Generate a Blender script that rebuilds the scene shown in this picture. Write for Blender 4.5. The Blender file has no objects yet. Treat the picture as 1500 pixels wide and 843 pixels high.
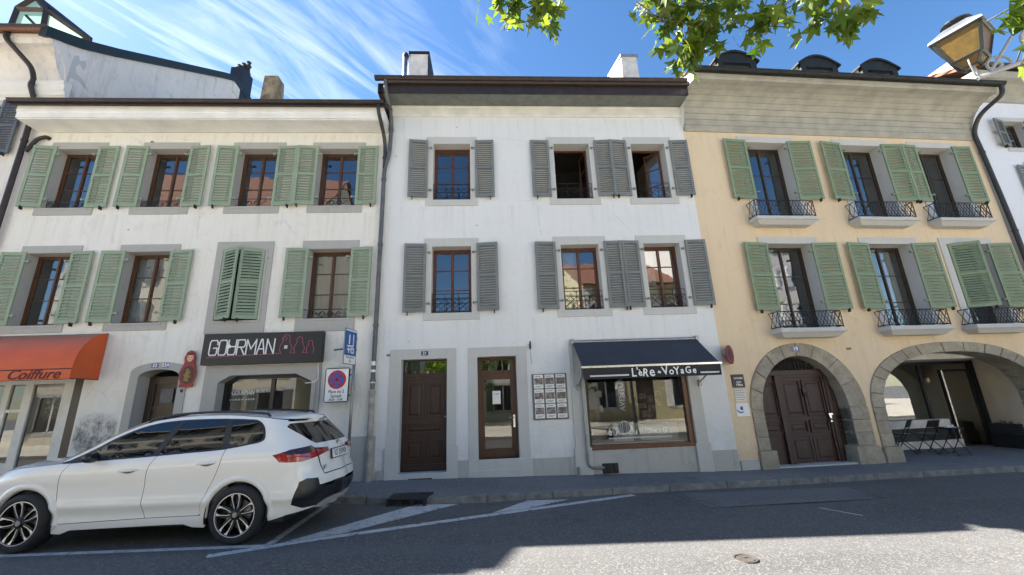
import bpy, bmesh, math, random
from mathutils import Vector, Matrix
from mathutils.geometry import delaunay_2d_cdt
R = math.radians
random.seed(7)
scene = bpy.context.scene
COL = scene.collection

# ------------------------------------------------------------------ camera
cam_d = bpy.data.cameras.new("camera")
cam = bpy.data.objects.new("camera", cam_d); COL.objects.link(cam)
cam_d.sensor_width = 36.0; cam_d.lens = 600 / 1500 * 36.0
cam_d.clip_start = 0.05; cam_d.clip_end = 2000
cam.matrix_world = (Matrix.Translation((0, 0, 1.62)) @ Matrix.Rotation(R(90 + 15.18), 4, 'X') @ Matrix.Rotation(R(-2.17), 4, 'Z'))
scene.camera = cam

# ------------------------------------------------------------------ light
SUN = Vector((-0.97, 0.292, 1.0)).normalized()          # towards the sun
sun_el = math.asin(SUN.z); sun_az = math.atan2(SUN.x, SUN.y)
sd = bpy.data.lights.new("sun", 'SUN'); sd.energy = 5.0; sd.angle = R(0.5); sd.color = (1.0, 0.955, 0.88)
so = bpy.data.objects.new("sun", sd); COL.objects.link(so)
so.rotation_euler = SUN.to_track_quat('Z', 'Y').to_euler(); so.location = SUN * 60

w = bpy.data.worlds.new("World"); scene.world = w; w.use_nodes = True
nt = w.node_tree; N = nt.nodes; L = nt.links; N.clear()
out = N.new("ShaderNodeOutputWorld"); bg = N.new("ShaderNodeBackground"); bg.inputs['Strength'].default_value = 0.05
sky = N.new("ShaderNodeTexSky"); sky.sky_type = 'NISHITA'; sky.sun_disc = False
sky.sun_elevation = sun_el; sky.sun_rotation = sun_az
sky.altitude = 400; sky.air_density = 1.0; sky.dust_density = 0.35; sky.ozone_density = 2.5
tc = N.new("ShaderNodeTexCoord"); sep = N.new("ShaderNodeSeparateXYZ"); L.new(tc.outputs['Generated'], sep.inputs[0])
zm = N.new("ShaderNodeMath"); zm.operation = 'MAXIMUM'; zm.inputs[1].default_value = 0.08; L.new(sep.outputs['Z'], zm.inputs[0])
dv = N.new("ShaderNodeVectorMath"); dv.operation = 'DIVIDE'; L.new(tc.outputs['Generated'], dv.inputs[0])
cb = N.new("ShaderNodeCombineXYZ")
for k in range(3): L.new(zm.outputs[0], cb.inputs[k])
L.new(cb.outputs[0], dv.inputs[1])                     # cirrus layer seen from below
mp0 = N.new("ShaderNodeMapping"); L.new(dv.outputs[0], mp0.inputs['Vector']); mp0.inputs['Rotation'].default_value = (0, 0, R(-58))
mp = N.new("ShaderNodeMapping"); L.new(mp0.outputs[0], mp.inputs['Vector']); mp.inputs['Scale'].default_value = (1.15, 4.6, 1)
nz = N.new("ShaderNodeTexNoise"); nz.inputs['Scale'].default_value = 1.15; nz.inputs['Detail'].default_value = 9
nz.inputs['Roughness'].default_value = 0.6; nz.inputs['Distortion'].default_value = 0.9; L.new(mp.outputs[0], nz.inputs['Vector'])
n2 = N.new("ShaderNodeTexNoise"); n2.inputs['Scale'].default_value = 0.55; n2.inputs['Detail'].default_value = 3; L.new(dv.outputs[0], n2.inputs['Vector'])
r1 = N.new("ShaderNodeMapRange"); r1.inputs[1].default_value = 0.47; r1.inputs[2].default_value = 0.88; L.new(nz.outputs['Fac'], r1.inputs[0])
r2 = N.new("ShaderNodeMapRange"); r2.inputs[1].default_value = 0.36; r2.inputs[2].default_value = 0.62; L.new(n2.outputs['Fac'], r2.inputs[0])
# the cloud bank lies to the left of the street (west): dense there, thinning out to the right
dx = N.new("ShaderNodeSeparateXYZ"); L.new(dv.outputs[0], dx.inputs[0])
r3 = N.new("ShaderNodeMapRange"); r3.inputs[1].default_value = 0.12; r3.inputs[2].default_value = -0.85; L.new(dx.outputs['X'], r3.inputs[0])
m1 = N.new("ShaderNodeMath"); m1.operation = 'MULTIPLY'; L.new(r1.outputs[0], m1.inputs[0]); L.new(r3.outputs[0], m1.inputs[1])
r4 = N.new("ShaderNodeMapRange"); r4.inputs[1].default_value = -0.3; r4.inputs[2].default_value = 0.4; L.new(dx.outputs['Y'], r4.inputs[0])
m1b = N.new("ShaderNodeMath"); m1b.operation = 'MULTIPLY'; L.new(m1.outputs[0], m1b.inputs[0]); L.new(r4.outputs[0], m1b.inputs[1])
m2 = N.new("ShaderNodeMath"); m2.operation = 'MULTIPLY'; L.new(m1b.outputs[0], m2.inputs[0])
r2b = N.new("ShaderNodeMath"); r2b.operation = 'ADD'; r2b.inputs[1].default_value = 0.45; L.new(r2.outputs[0], r2b.inputs[0]); L.new(r2b.outputs[0], m2.inputs[1])
m2.use_clamp = True
hs = N.new("ShaderNodeHueSaturation"); hs.inputs['Saturation'].default_value = 1.18; hs.inputs['Value'].default_value = 1.15; L.new(sky.outputs[0], hs.inputs['Color'])
mx = N.new("ShaderNodeMixRGB"); L.new(m2.outputs[0], mx.inputs[0]); L.new(hs.outputs[0], mx.inputs[1]); mx.inputs[2].default_value = (8.2, 8.6, 9.0, 1)
L.new(mx.outputs[0], bg.inputs['Color']); L.new(bg.outputs[0], out.inputs['Surface'])
vs = scene.view_settings
vs.view_transform = 'Standard'; vs.look = 'None'; vs.gamma = 1.0; vs.use_curve_mapping = False
vs.exposure = 2.25
scene.render.engine = 'CYCLES'
scene.cycles.max_bounces = 8; scene.cycles.diffuse_bounces = 4; scene.cycles.transparent_max_bounces = 12

# ------------------------------------------------------------------ frames measured on the street
def rotz(a): return (math.cos(a), math.sin(a))
P0 = (-2.6365, 9.0552); YA = R(3.6)
P3 = (4.7342, 9.5189); YB = R(6.3)
class Frame:
    def __init__(s, P, yaw): s.P = P; s.yaw = yaw; s.c, s.s = rotz(yaw)
    def w(s, a, d, z): return Vector((s.P[0] + a * s.c - d * s.s, s.P[1] + a * s.s + d * s.c, z))
FA = Frame(P0, YA); FB = Frame(P3, YB); FW = Frame((0, 0), 0)
def gz(x):                                             # the street falls gently to the right
    if x < -2.6: return 0.0
    if x < 4.8: return -0.0205 * (x + 2.6)
    return -0.1517 - 0.005 * (min(x, 40) - 4.8)
def wall_y(x):
    if x < P3[0]: return P0[1] + (x - P0[0]) * math.tan(YA)
    return P3[1] + (x - P3[0]) * math.tan(YB)
KERB = [(-70, 4.2), (-30, 6.6), (-14, 7.55), (-6, 7.74), (-3.3, 7.74), (-2.4, 7.55), (-1.4, 7.46), (-0.6, 7.55), (1.7, 8.0), (4.3, 8.42), (7, 8.75), (10.2, 9.05), (16, 9.65), (40, 12.2), (70, 15.5)]
def kerb_y(x):
    for (a, b), (c, d) in zip(KERB, KERB[1:]):
        if a <= x <= c: return b + (d - b) * (x - a) / (c - a)
    return KERB[0][1] if x < KERB[0][0] else KERB[-1][1]

# ------------------------------------------------------------------ node materials
MATS = {}
class NM:
    def __init__(s, name):
        s.m = bpy.data.materials.new(name); s.m.use_nodes = True; s.t = s.m.node_tree; s.n = s.t.nodes; s.l = s.t.links
        s.b = s.n["Principled BSDF"]; s.out = s.n["Material Output"]; MATS[name] = s.m
    def coord(s, scale=(1, 1, 1), kind='Object', rot=(0, 0, 0)):
        c = s.n.new("ShaderNodeTexCoord"); m = s.n.new("ShaderNodeMapping"); s.l.new(c.outputs[kind], m.inputs[0])
        m.inputs['Scale'].default_value = scale; m.inputs['Rotation'].default_value = rot; return m.outputs[0]
    def noise(s, vec, scale, detail=4, rough=0.55, dist=0):
        n = s.n.new("ShaderNodeTexNoise"); n.inputs['Scale'].default_value = scale; n.inputs['Detail'].default_value = detail
        n.inputs['Roughness'].default_value = rough; n.inputs['Distortion'].default_value = dist; s.l.new(vec, n.inputs['Vector']); return n.outputs['Fac']
    def vor(s, vec, scale, feat='F1'):
        n = s.n.new("ShaderNodeTexVoronoi"); n.feature = feat; n.inputs['Scale'].default_value = scale; s.l.new(vec, n.inputs['Vector']); return n
    def rng(s, v, a, b, c=0.0, d=1.0):
        n = s.n.new("ShaderNodeMapRange"); s.l.new(v, n.inputs[0])
        for i, q in enumerate((a, b, c, d)): n.inputs[i + 1].default_value = q
        return n.outputs[0]
    def math(s, op, a, b):
        n = s.n.new("ShaderNodeMath"); n.operation = op
        for i, q in enumerate((a, b)):
            if isinstance(q, (int, float)): n.inputs[i].default_value = q
            else: s.l.new(q, n.inputs[i])
        return n.outputs[0]
    def mix(s, f, a, b, mode='MIX'):
        n = s.n.new("ShaderNodeMixRGB"); n.blend_type = mode
        for i, q in enumerate((f, a, b)):
            if isinstance(q, (int, float)): n.inputs[i].default_value = q
            elif isinstance(q, tuple): n.inputs[i].default_value = (*q, 1) if len(q) == 3 else q
            else: s.l.new(q, n.inputs[i])
        return n.outputs[0]
    def bump(s, h, strength=0.3, dist=0.01):
        n = s.n.new("ShaderNodeBump"); n.inputs['Strength'].default_value = strength; n.inputs['Distance'].default_value = dist
        s.l.new(h, n.inputs['Height']); s.l.new(n.outputs[0], s.b.inputs['Normal']); return n.outputs[0]
    def col(s, v):
        if isinstance(v, tuple): s.b.inputs['Base Color'].default_value = (*v, 1)
        else: s.l.new(v, s.b.inputs['Base Color'])
    def set(s, **k):
        for a, v in k.items():
            a = {'rough': 'Roughness', 'metal': 'Metallic', 'ior': 'IOR', 'coat': 'Coat Weight', 'coatr': 'Coat Roughness', 'spec': 'Specular IOR Level'}[a]
            s.b.inputs[a].default_value = v

def plain(name, c, rough=0.6, var=0.15, scale=6, metal=0, bump=0.0, bs=40, spec=0.5, coat=0):
    m = NM(name); v = m.coord(); n = m.noise(v, scale, 5)
    d = tuple(x * (1 - var) for x in c); e = tuple(min(1, x * (1 + var)) for x in c)
    m.col(m.mix(m.rng(n, 0.3, 0.7), d, e)); m.set(rough=rough, metal=metal, spec=spec, coat=coat)
    if bump: m.bump(m.noise(v, bs, 4), bump, 0.01)
    return m.m
def plaster(name, c, dirt, amount, spots, bump=0.5, tint=None, sills=()):
    m = NM(name); v = m.coord()
    big = m.noise(v, 0.45, 6, 0.6); mid = m.noise(v, 3.0, 6, 0.65, 0.4); fine = m.noise(v, 45, 3)
    streak = m.noise(m.coord((5, 5, 0.5)), 1.4, 6, 0.65)
    base = m.mix(m.rng(big, 0.35, 0.7), c, tint or tuple(x * 0.93 for x in c))
    base = m.mix(m.math('MULTIPLY', m.rng(streak, 0.52, 0.8), amount), base, dirt)
    base = m.mix(m.math('MULTIPLY', m.rng(mid, 0.56, 0.75), amount), base, dirt)
    sp = m.vor(v, 2.6); s1 = m.rng(m.math('ADD', sp.outputs['Distance'], m.math('MULTIPLY', m.noise(v, 20, 3), 0.12)), 0.15, 0.075)
    gate = m.rng(m.noise(v, 1.1, 2), 0.5, 0.56)
    base = m.mix(m.math('MULTIPLY', m.math('MULTIPLY', s1, gate), spots), base, tuple(x * 0.8 for x in dirt))
    if sills:
        sz = m.n.new("ShaderNodeSeparateXYZ"); m.l.new(v, sz.inputs[0]); z = m.math('ADD', sz.outputs['Z'], m.math('MULTIPLY', m.math('SUBTRACT', mid, 0.5), 0.5))
        run = m.rng(m.noise(m.coord((7, 7, 0.25)), 1.0, 5, 0.7), 0.5, 0.72)
        for s_ in sills:
            k = m.math('MULTIPLY', m.rng(z, s_ - 1.0, s_ - 0.05), m.rng(sz.outputs['Z'], s_ + 0.03, s_))
            base = m.mix(m.math('MULTIPLY', m.math('MULTIPLY', k, run), 0.42), base, dirt)
        g = m.math('MULTIPLY', m.rng(z, 1.3, 0.2), m.rng(m.noise(v, 2.2, 6, 0.7), 0.38, 0.62)); base = m.mix(m.math('MULTIPLY', g, 0.55), base, dirt)
        cr = m.vor(m.mix(0.16, v, m.n.new("ShaderNodeTexNoise").outputs['Color'], 'ADD'), 0.42, 'DISTANCE_TO_EDGE')
        ck = m.math('MULTIPLY', m.rng(m.math('ADD', cr.outputs['Distance'], m.math('MULTIPLY', m.noise(v, 9, 4), 0.02)), 0.0155, 0.0115), m.rng(m.noise(v, 0.6, 2), 0.5, 0.6))
        base = m.mix(m.math('MULTIPLY', ck, 0.2), base, tuple(x * 0.55 for x in dirt))
    base = m.mix(m.math('MULTIPLY', m.rng(fine, 0.35, 0.65), 0.10), base, tuple(x * 0.8 for x in c))
    m.col(base); m.set(rough=0.93, spec=0.25)
    h = m.math('ADD', m.math('MULTIPLY', m.noise(v, 7, 5, 0.6), 1.0), m.math('MULTIPLY', m.noise(v, 70, 4), 0.25))
    m.bump(h, bump, 0.02); return m.m
plaster("plaster_left", (0.77, 0.755, 0.71), (0.42, 0.39, 0.34), 0.34, 0.95, 0.9, (0.75, 0.715, 0.64), (6.07, 3.3, 8.2))
plaster("plaster_mid", (0.725, 0.725, 0.715), (0.46, 0.46, 0.43), 0.20, 0.95, 0.5, (0.67, 0.68, 0.675), (6.22, 3.39, 8.7))
plaster("plaster_apricot", (0.71, 0.555, 0.365), (0.52, 0.41, 0.28), 0.45, 0.4, 0.5, (0.69, 0.565, 0.40), (5.57, 2.75, 8.3))
plaster("plaster_right", (0.72, 0.74, 0.77), (0.5, 0.5, 0.5), 0.2, 0.2)
plaster("plaster_old", (0.76, 0.715, 0.665), (0.36, 0.33, 0.30), 0.6, 0.6, 0.6, (0.66, 0.62, 0.57))
plaster("plaster_far", (0.78, 0.72, 0.58), (0.5, 0.45, 0.36), 0.2, 0.2)
plaster("plaster_olive", (0.50, 0.45, 0.28), (0.4, 0.36, 0.25), 0.2, 0.2)
plaster("plaster_far_white", (0.76, 0.74, 0.70), (0.5, 0.48, 0.45), 0.2, 0.2)
plaster("stone_grey", (0.53, 0.525, 0.50), (0.38, 0.375, 0.35), 0.35, 0.3, 0.25)
plaster("stone_left", (0.42, 0.41, 0.385), (0.27, 0.265, 0.25), 0.35, 0.2, 0.25)
plaster("stone_plinth", (0.45, 0.445, 0.42), (0.2, 0.2, 0.19), 0.55, 0.4, 0.4)
def molasse():
    m = NM("stone_arch"); v = m.coord(); a = m.noise(v, 2.2, 7, 0.65, 0.5); b = m.noise(v, 14, 5, 0.7); c = m.vor(v, 3.0)
    base = m.mix(m.rng(a, 0.35, 0.68), (0.31, 0.275, 0.205), (0.50, 0.44, 0.34))
    base = m.mix(m.math('MULTIPLY', m.rng(b, 0.5, 0.72), 0.6), base, (0.15, 0.14, 0.12))
    g = m.n.new("ShaderNodeNewGeometry"); base = m.mix(m.rng(g.outputs['Random Per Island'], 0, 1, 0.0, 0.5), base, (0.22, 0.20, 0.165))
    m.col(base); m.set(rough=0.95, spec=0.2); m.bump(m.math('ADD', m.math('MULTIPLY', a, 0.8), m.math('ADD', b, m.noise(v, 50, 3))), 0.9, 0.018)
molasse()
def wood(name, c, dark, rough=0.5, sc=(14, 14, 1.2), coat=0.0):
    m = NM(name); v = m.coord(sc); a = m.noise(v, 2.0, 6, 0.65, 0.8); g = m.noise(m.coord(), 1.3, 3)
    m.col(m.mix(m.rng(a, 0.35, 0.7), c, dark)); m.set(rough=rough, coat=coat, coatr=0.2); m.bump(a, 0.15, 0.004); return m.m
wood("wood_sash_brown", (0.105, 0.045, 0.02), (0.055, 0.022, 0.010), 0.45)
wood("wood_sash_red", (0.135, 0.048, 0.022), (0.065, 0.022, 0.011), 0.4)
wood("wood_sash_dark", (0.055, 0.035, 0.022), (0.03, 0.018, 0.012), 0.4)
wood("wood_door", (0.048, 0.018, 0.010), (0.022, 0.008, 0.005), 0.45)
wood("wood_door_glazed", (0.095, 0.036, 0.015), (0.05, 0.018, 0.008), 0.4)
wood("wood_gate", (0.050, 0.022, 0.017), (0.028, 0.012, 0.010), 0.55)
wood("wood_shop", (0.135, 0.05, 0.02), (0.075, 0.027, 0.012), 0.35)
def shutterpaint(name, c, fade):
    m = NM(name); v = m.coord(); a = m.noise(v, 2.5, 5, 0.6); b = m.noise(m.coord((3, 3, 16)), 4, 4)
    base = m.mix(m.rng(a, 0.35, 0.7), c, fade); base = m.mix(m.math('MULTIPLY', m.rng(b, 0.5, 0.8), 0.35), base, tuple(x * 0.6 for x in c))
    oi = m.n.new("ShaderNodeObjectInfo"); base = m.mix(m.rng(oi.outputs['Random'], 0, 1, 0.0, 0.32), base, tuple(x * 0.62 + 0.09 for x in c)); base = m.mix(m.math('MULTIPLY', m.rng(m.noise(v, 26, 4, 0.7), 0.62, 0.7), 0.5), base, tuple(min(1, x * 1.5 + 0.03) for x in c))
    m.col(base); m.set(rough=0.62, spec=0.4); m.bump(b, 0.08, 0.004)
shutterpaint("paint_shutter_green", (0.245, 0.315, 0.215), (0.29, 0.355, 0.255))
shutterpaint("paint_shutter_grey", (0.15, 0.163, 0.16), (0.20, 0.21, 0.20))
shutterpaint("paint_shutter_leaf", (0.185, 0.250, 0.145), (0.225, 0.285, 0.18))
shutterpaint("paint_shutter_slate", (0.085, 0.10, 0.118), (0.12, 0.135, 0.15))
plain("iron_black", (0.012, 0.012, 0.013), 0.5, 0.2)
plain("metal_grey", (0.28, 0.28, 0.28), 0.4, 0.15, metal=0.7)
plain("steel", (0.62, 0.62, 0.62), 0.25, 0.08, metal=1.0)
plain("gutter_brown", (0.042, 0.030, 0.026), 0.42, 0.25, metal=0.3)
plain("gutter_dark", (0.016, 0.018, 0.017), 0.6, 0.25, spec=0.3)
plain("pipe_grey", (0.105, 0.11, 0.115), 0.5, 0.25, metal=0.2)
plain("pipe_dark", (0.035, 0.035, 0.037), 0.45, 0.25, metal=0.2)
plain("pipe_base", (0.34, 0.31, 0.27), 0.8, 0.35, bump=0.3)
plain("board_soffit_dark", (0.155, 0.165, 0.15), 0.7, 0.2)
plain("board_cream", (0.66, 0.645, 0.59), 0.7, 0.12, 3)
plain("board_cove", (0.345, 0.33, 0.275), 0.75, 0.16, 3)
plain("board_white", (0.78, 0.77, 0.74), 0.7, 0.1, 2)
plain("copper_dark", (0.012, 0.020, 0.019), 0.6, 0.3, 2)
plain("concrete_lichen", (0.25, 0.20, 0.13), 0.95, 0.5, 5, bump=0.5)
plain("chimney_render", (0.58, 0.56, 0.53), 0.9, 0.2, 4, bump=0.3)
plain("zinc", (0.42, 0.43, 0.45), 0.35, 0.15, 5, metal=0.8)
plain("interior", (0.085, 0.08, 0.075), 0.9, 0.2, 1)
plain("interior_shop", (0.55, 0.55, 0.52), 0.9, 0.25, 2)
plain("white_paint", (0.76, 0.76, 0.74), 0.5, 0.06)
plain("cream_wall", (0.82, 0.70, 0.54), 0.85, 0.08, 2)
plain("sign_black", (0.014, 0.013, 0.015), 0.45, 0.2)
plain("letter_white", (0.80, 0.80, 0.80), 0.5, 0.02)
plain("letter_black", (0.02, 0.02, 0.022), 0.6, 0.02)
plain("outline_pink", (0.45, 0.09, 0.18), 0.5, 0.1)
plain("sign_red", (0.46, 0.012, 0.025), 0.4, 0.08)
plain("sign_red_faded", (0.20, 0.028, 0.03), 0.55, 0.25)
plain("sign_blue", (0.035, 0.075, 0.36), 0.4, 0.06)
plain("sign_blue_parking", (0.012, 0.10, 0.33), 0.4, 0.06)
plain("sign_violet", (0.035, 0.02, 0.07), 0.6, 0.2)
plain("plate_blue", (0.012, 0.016, 0.06), 0.3, 0.1)
plain("plate_violet", (0.16, 0.15, 0.28), 0.4, 0.2)
plain("fabric_navy", (0.030, 0.037, 0.052), 0.85, 0.15, 2, bump=0.2, bs=300)
plain("fabric_charcoal", (0.024, 0.025, 0.027), 0.85, 0.15, 3)
plain("letter_maroon", (0.085, 0.012, 0.010), 0.7, 0.05)
plain("rubber", (0.014, 0.014, 0.015), 0.75, 0.2)
plain("plastic_black", (0.012, 0.012, 0.013), 0.35, 0.1)
plain("plastic_dark", (0.018, 0.018, 0.019), 0.6, 0.2)
plain("rim_black", (0.015, 0.015, 0.016), 0.25, 0.1)
plain("rim_silver", (0.72, 0.72, 0.72), 0.3, 0.05, metal=0.6)
plain("curtain_beige", (0.62, 0.52, 0.40), 0.9, 0.06, 3)
plain("curtain_white", (0.62, 0.62, 0.60), 0.9, 0.1, 5)
plain("skin_paint", (0.62, 0.40, 0.27), 0.5, 0.08)
plain("doll_red", (0.26, 0.018, 0.022), 0.4, 0.3, 14)
plain("doll_dark", (0.05, 0.012, 0.016), 0.4, 0.5, 22)
plain("doll_gold", (0.26, 0.16, 0.03), 0.45, 0.5, 24)
plain("lamp_iron", (0.045, 0.05, 0.055), 0.35, 0.2, metal=0.4)
plain("white_iron", (0.30, 0.31, 0.33), 0.4, 0.15)
plain("bark", (0.13, 0.105, 0.075), 0.95, 0.4, 6, bump=0.8, bs=14)
plain("cast_iron", (0.075, 0.065, 0.055), 0.6, 0.3, 9, bump=0.4, bs=60)
plain("drain_iron", (0.018, 0.017, 0.018), 0.6, 0.3)
plain("kerb_stone", (0.17, 0.168, 0.16), 0.9, 0.35, 7, bump=0.5, bs=30)
plain("planter", (0.035, 0.032, 0.03), 0.7, 0.3)
def orange():
    m = NM("fabric_orange"); v = m.coord(); a = m.noise(v, 2.0, 4); b = m.noise(m.coord((2, 2, 9)), 1.2, 4)
    base = m.mix(m.rng(a, 0.35, 0.7), (0.62, 0.105, 0.022), (0.54, 0.085, 0.02))
    g = m.n.new("ShaderNodeNewGeometry"); s = m.n.new("ShaderNodeSeparateXYZ"); m.l.new(g.outputs['Normal'], s.inputs[0])
    top_grey = m.math('MULTIPLY', m.rng(s.outputs['Z'], 0.35, 0.95), m.rng(b, 0.2, 0.6, 0.45, 0.85))   # greyer, unevenly, where the fabric faces up
    m.col(m.mix(top_grey, base, (0.25, 0.17, 0.14))); m.set(rough=0.5, spec=0.4); m.bump(m.noise(v, 3, 3), 0.15, 0.02)
orange()
def asphalt(name, c, spk, seam=True):
    m = NM(name); v = m.coord(); big = m.noise(v, 0.35, 5, 0.6); f = m.noise(v, 90, 3, 0.7); g = m.vor(v, 55)
    base = m.mix(m.rng(big, 0.3, 0.72), tuple(x * 0.82 for x in c), tuple(x * 1.18 for x in c))
    base = m.mix(m.math('MULTIPLY', m.rng(g.outputs['Color'], 0.55, 1.0), spk), base, tuple(min(1, x * 3.2) for x in c))
    base = m.mix(m.math('MULTIPLY', m.rng(f, 0.5, 0.75), 0.5), base, tuple(x * 0.4 for x in c))
    st = m.noise(v, 1.7, 6, 0.7, 1.0); base = m.mix(m.math('MULTIPLY', m.rng(st, 0.55, 0.72), 0.45), base, tuple(x * 0.55 for x in c))
    ln = m.noise(m.coord((0.04, 1.1, 1)), 1.6, 3); base = m.mix(m.math('MULTIPLY', m.rng(ln, 0.45, 0.6), 0.30), base, tuple(x * 1.35 for x in c))
    oil = m.vor(v, 0.9); od = m.math('ADD', oil.outputs['Distance'], m.math('MULTIPLY', m.noise(v, 5, 4), 0.14)); base = m.mix(m.math('MULTIPLY', m.math('MULTIPLY', m.rng(od, 0.22, 0.10), m.rng(m.noise(v, 0.8, 2), 0.48, 0.56)), 0.55), base, tuple(x * 0.35 for x in c))
    if seam:
        cr = m.vor(v, 0.33, 'DISTANCE_TO_EDGE'); wv = m.math('ADD', cr.outputs['Distance'], m.math('MULTIPLY', m.noise(v, 6, 4), 0.03))
        base = m.mix(m.math('MULTIPLY', m.rng(wv, 0.022, 0.014), 0.5), base, tuple(x * 0.3 for x in c))
    m.col(base); m.set(rough=0.88, spec=0.3)
    m.bump(m.math('ADD', g.outputs['Distance'], f), 0.55, 0.006)
asphalt("asphalt", (0.100, 0.097, 0.094), 0.5, False)
asphalt("asphalt_patch", (0.128, 0.126, 0.126), 0.4, False)
asphalt("asphalt_walk", (0.155, 0.152, 0.147), 0.4, False)
asphalt("paving_pale", (0.60, 0.55, 0.46), 0.05, False)
def paintline():
    m = NM("road_paint"); v = m.coord(); a = m.noise(v, 4, 6, 0.7); b = m.noise(v, 60, 3, 0.7)
    m.col(m.mix(m.rng(m.math('ADD', m.math('MULTIPLY', a, 0.6), m.math('MULTIPLY', b, 0.5)), 0.58, 0.72), (0.50, 0.50, 0.49), (0.20, 0.20, 0.20)))
    m.set(rough=0.75); m.bump(b, 0.3, 0.004)
    tr = m.n.new('ShaderNodeBsdfTransparent'); x = m.n.new('ShaderNodeMixShader'); m.l.new(m.rng(m.math('ADD', m.math('MULTIPLY', m.noise(v, 9, 5, 0.75), 0.55), m.math('MULTIPLY', m.noise(v, 45, 4, 0.75), 0.5)), 0.575, 0.62), x.inputs[0]); m.l.new(m.b.outputs[0], x.inputs[1]); m.l.new(tr.outputs[0], x.inputs[2]); m.l.new(x.outputs[0], m.out.inputs['Surface'])
paintline()
def tiles(name, c1, c2):
    m = NM(name); v = m.coord((1, 1, 1)); br = m.n.new("ShaderNodeTexBrick"); mp_ = m.coord((5.5, 5.5, 5.5), 'UV')
    a = m.noise(v, 3, 5); b = m.noise(m.coord((4, 4, 9)), 6, 2)
    m.col(m.mix(m.rng(b, 0.3, 0.7), m.mix(m.rng(a, 0.3, 0.7), c1, c2), tuple(x * 0.5 for x in c1))); m.set(rough=0.85)
    wv = m.n.new("ShaderNodeTexWave"); wv.bands_direction = 'Z'; wv.inputs['Scale'].default_value = 1.6; m.l.new(v, wv.inputs['Vector'])
    m.bump(wv.outputs['Fac'], 0.9, 0.06)
tiles("roof_tiles", (0.25, 0.105, 0.065), (0.32, 0.16, 0.10))
tiles("roof_tiles_dark", (0.07, 0.05, 0.045), (0.10, 0.07, 0.06))
def glass(name, refl, tint, rough=0.0, wav=0.02, rc=(1, 1, 1)):
    m = NM(name); m.n.remove(m.b)
    tr = m.n.new("ShaderNodeBsdfTransparent"); tr.inputs[0].default_value = (*tint, 1)
    gl = m.n.new("ShaderNodeBsdfGlossy"); gl.inputs['Roughness'].default_value = rough; gl.inputs['Color'].default_value = (*rc, 1)
    v = m.coord(); n = m.n.new("ShaderNodeBump"); n.inputs['Strength'].default_value = wav; n.inputs['Distance'].default_value = 0.05
    m.l.new(m.noise(v, 1.6, 2), n.inputs['Height']); m.l.new(n.outputs[0], gl.inputs['Normal'])
    fr = m.n.new("ShaderNodeFresnel"); fr.inputs['IOR'].default_value = 1.5
    f = m.math('ADD', m.math('MULTIPLY', fr.outputs[0], 0.8), refl)
    mx_ = m.n.new("ShaderNodeMixShader"); m.l.new(f, mx_.inputs[0]); m.l.new(tr.outputs[0], mx_.inputs[1]); m.l.new(gl.outputs[0], mx_.inputs[2])
    m.l.new(mx_.outputs[0], m.out.inputs['Surface'])
glass("glass_window", 0.15, (0.62, 0.64, 0.64), wav=0.05)
glass("glass_shop", 0.075, (0.62, 0.64, 0.63), wav=0.01)
def mint():
    m = NM("glass_green"); m.col((0.30, 0.62, 0.50)); m.set(rough=0.08, spec=0.8)
    t = m.n.new("ShaderNodeBsdfTranslucent"); t.inputs[0].default_value = (0.42, 0.80, 0.66, 1)
    x = m.n.new("ShaderNodeMixShader"); x.inputs[0].default_value = 0.6; m.l.new(m.b.outputs[0], x.inputs[1]); m.l.new(t.outputs[0], x.inputs[2]); m.l.new(x.outputs[0], m.out.inputs['Surface'])
mint()
glass("glass_passage", 0.20, (0.62, 0.66, 0.62), wav=0.01)
glass("glass_car", 0.03, (0.05, 0.05, 0.05), wav=0.0)
def carpaint():
    m = NM("car_paint"); m.col((0.77, 0.75, 0.71)); m.set(rough=0.2, coat=0.6, coatr=0.03, spec=0.5)
    v = m.coord(); n = m.noise(v, 1.2, 3); m.bump(n, 0.03, 0.02)
carpaint()
def amber():
    m = NM("glass_amber"); v = m.coord(); a = m.noise(v, 34, 4, 0.7)
    m.col(m.mix(m.rng(a, 0.35, 0.65), (0.20, 0.135, 0.04), (0.09, 0.065, 0.025))); m.set(rough=0.18)
    m.bump(a, 0.25, 0.01)
    t = m.n.new("ShaderNodeBsdfTranslucent"); t.inputs[0].default_value = (0.75, 0.50, 0.13, 1)
    x = m.n.new("ShaderNodeMixShader"); x.inputs[0].default_value = 0.4; m.l.new(m.b.outputs[0], x.inputs[1]); m.l.new(t.outputs[0], x.inputs[2]); m.l.new(x.outputs[0], m.out.inputs['Surface'])
amber()
def leafm():
    m = NM("leaf"); v = m.coord(); g = m.n.new("ShaderNodeNewGeometry"); rp = g.outputs['Random Per Island']
    m.col(m.mix(rp, (0.030, 0.065, 0.010), (0.085, 0.13, 0.02))); m.set(rough=0.42, spec=0.5)
    t = m.n.new("ShaderNodeBsdfTranslucent"); m.l.new(m.mix(rp, (0.09, 0.19, 0.012), (0.34, 0.41, 0.035)), t.inputs[0])
    x = m.n.new("ShaderNodeMixShader"); x.inputs[0].default_value = 0.5; m.l.new(m.b.outputs[0], x.inputs[1]); m.l.new(t.outputs[0], x.inputs[2]); m.l.new(x.outputs[0], m.out.inputs['Surface'])
leafm()
def tail():
    m = NM("tail_lens"); m.col((0.30, 0.004, 0.012)); m.set(rough=0.12, coat=1.0)
    m2_ = NM("tail_smoke"); m2_.col((0.03, 0.004, 0.006)); m2_.set(rough=0.1, coat=1.0)
tail()
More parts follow.
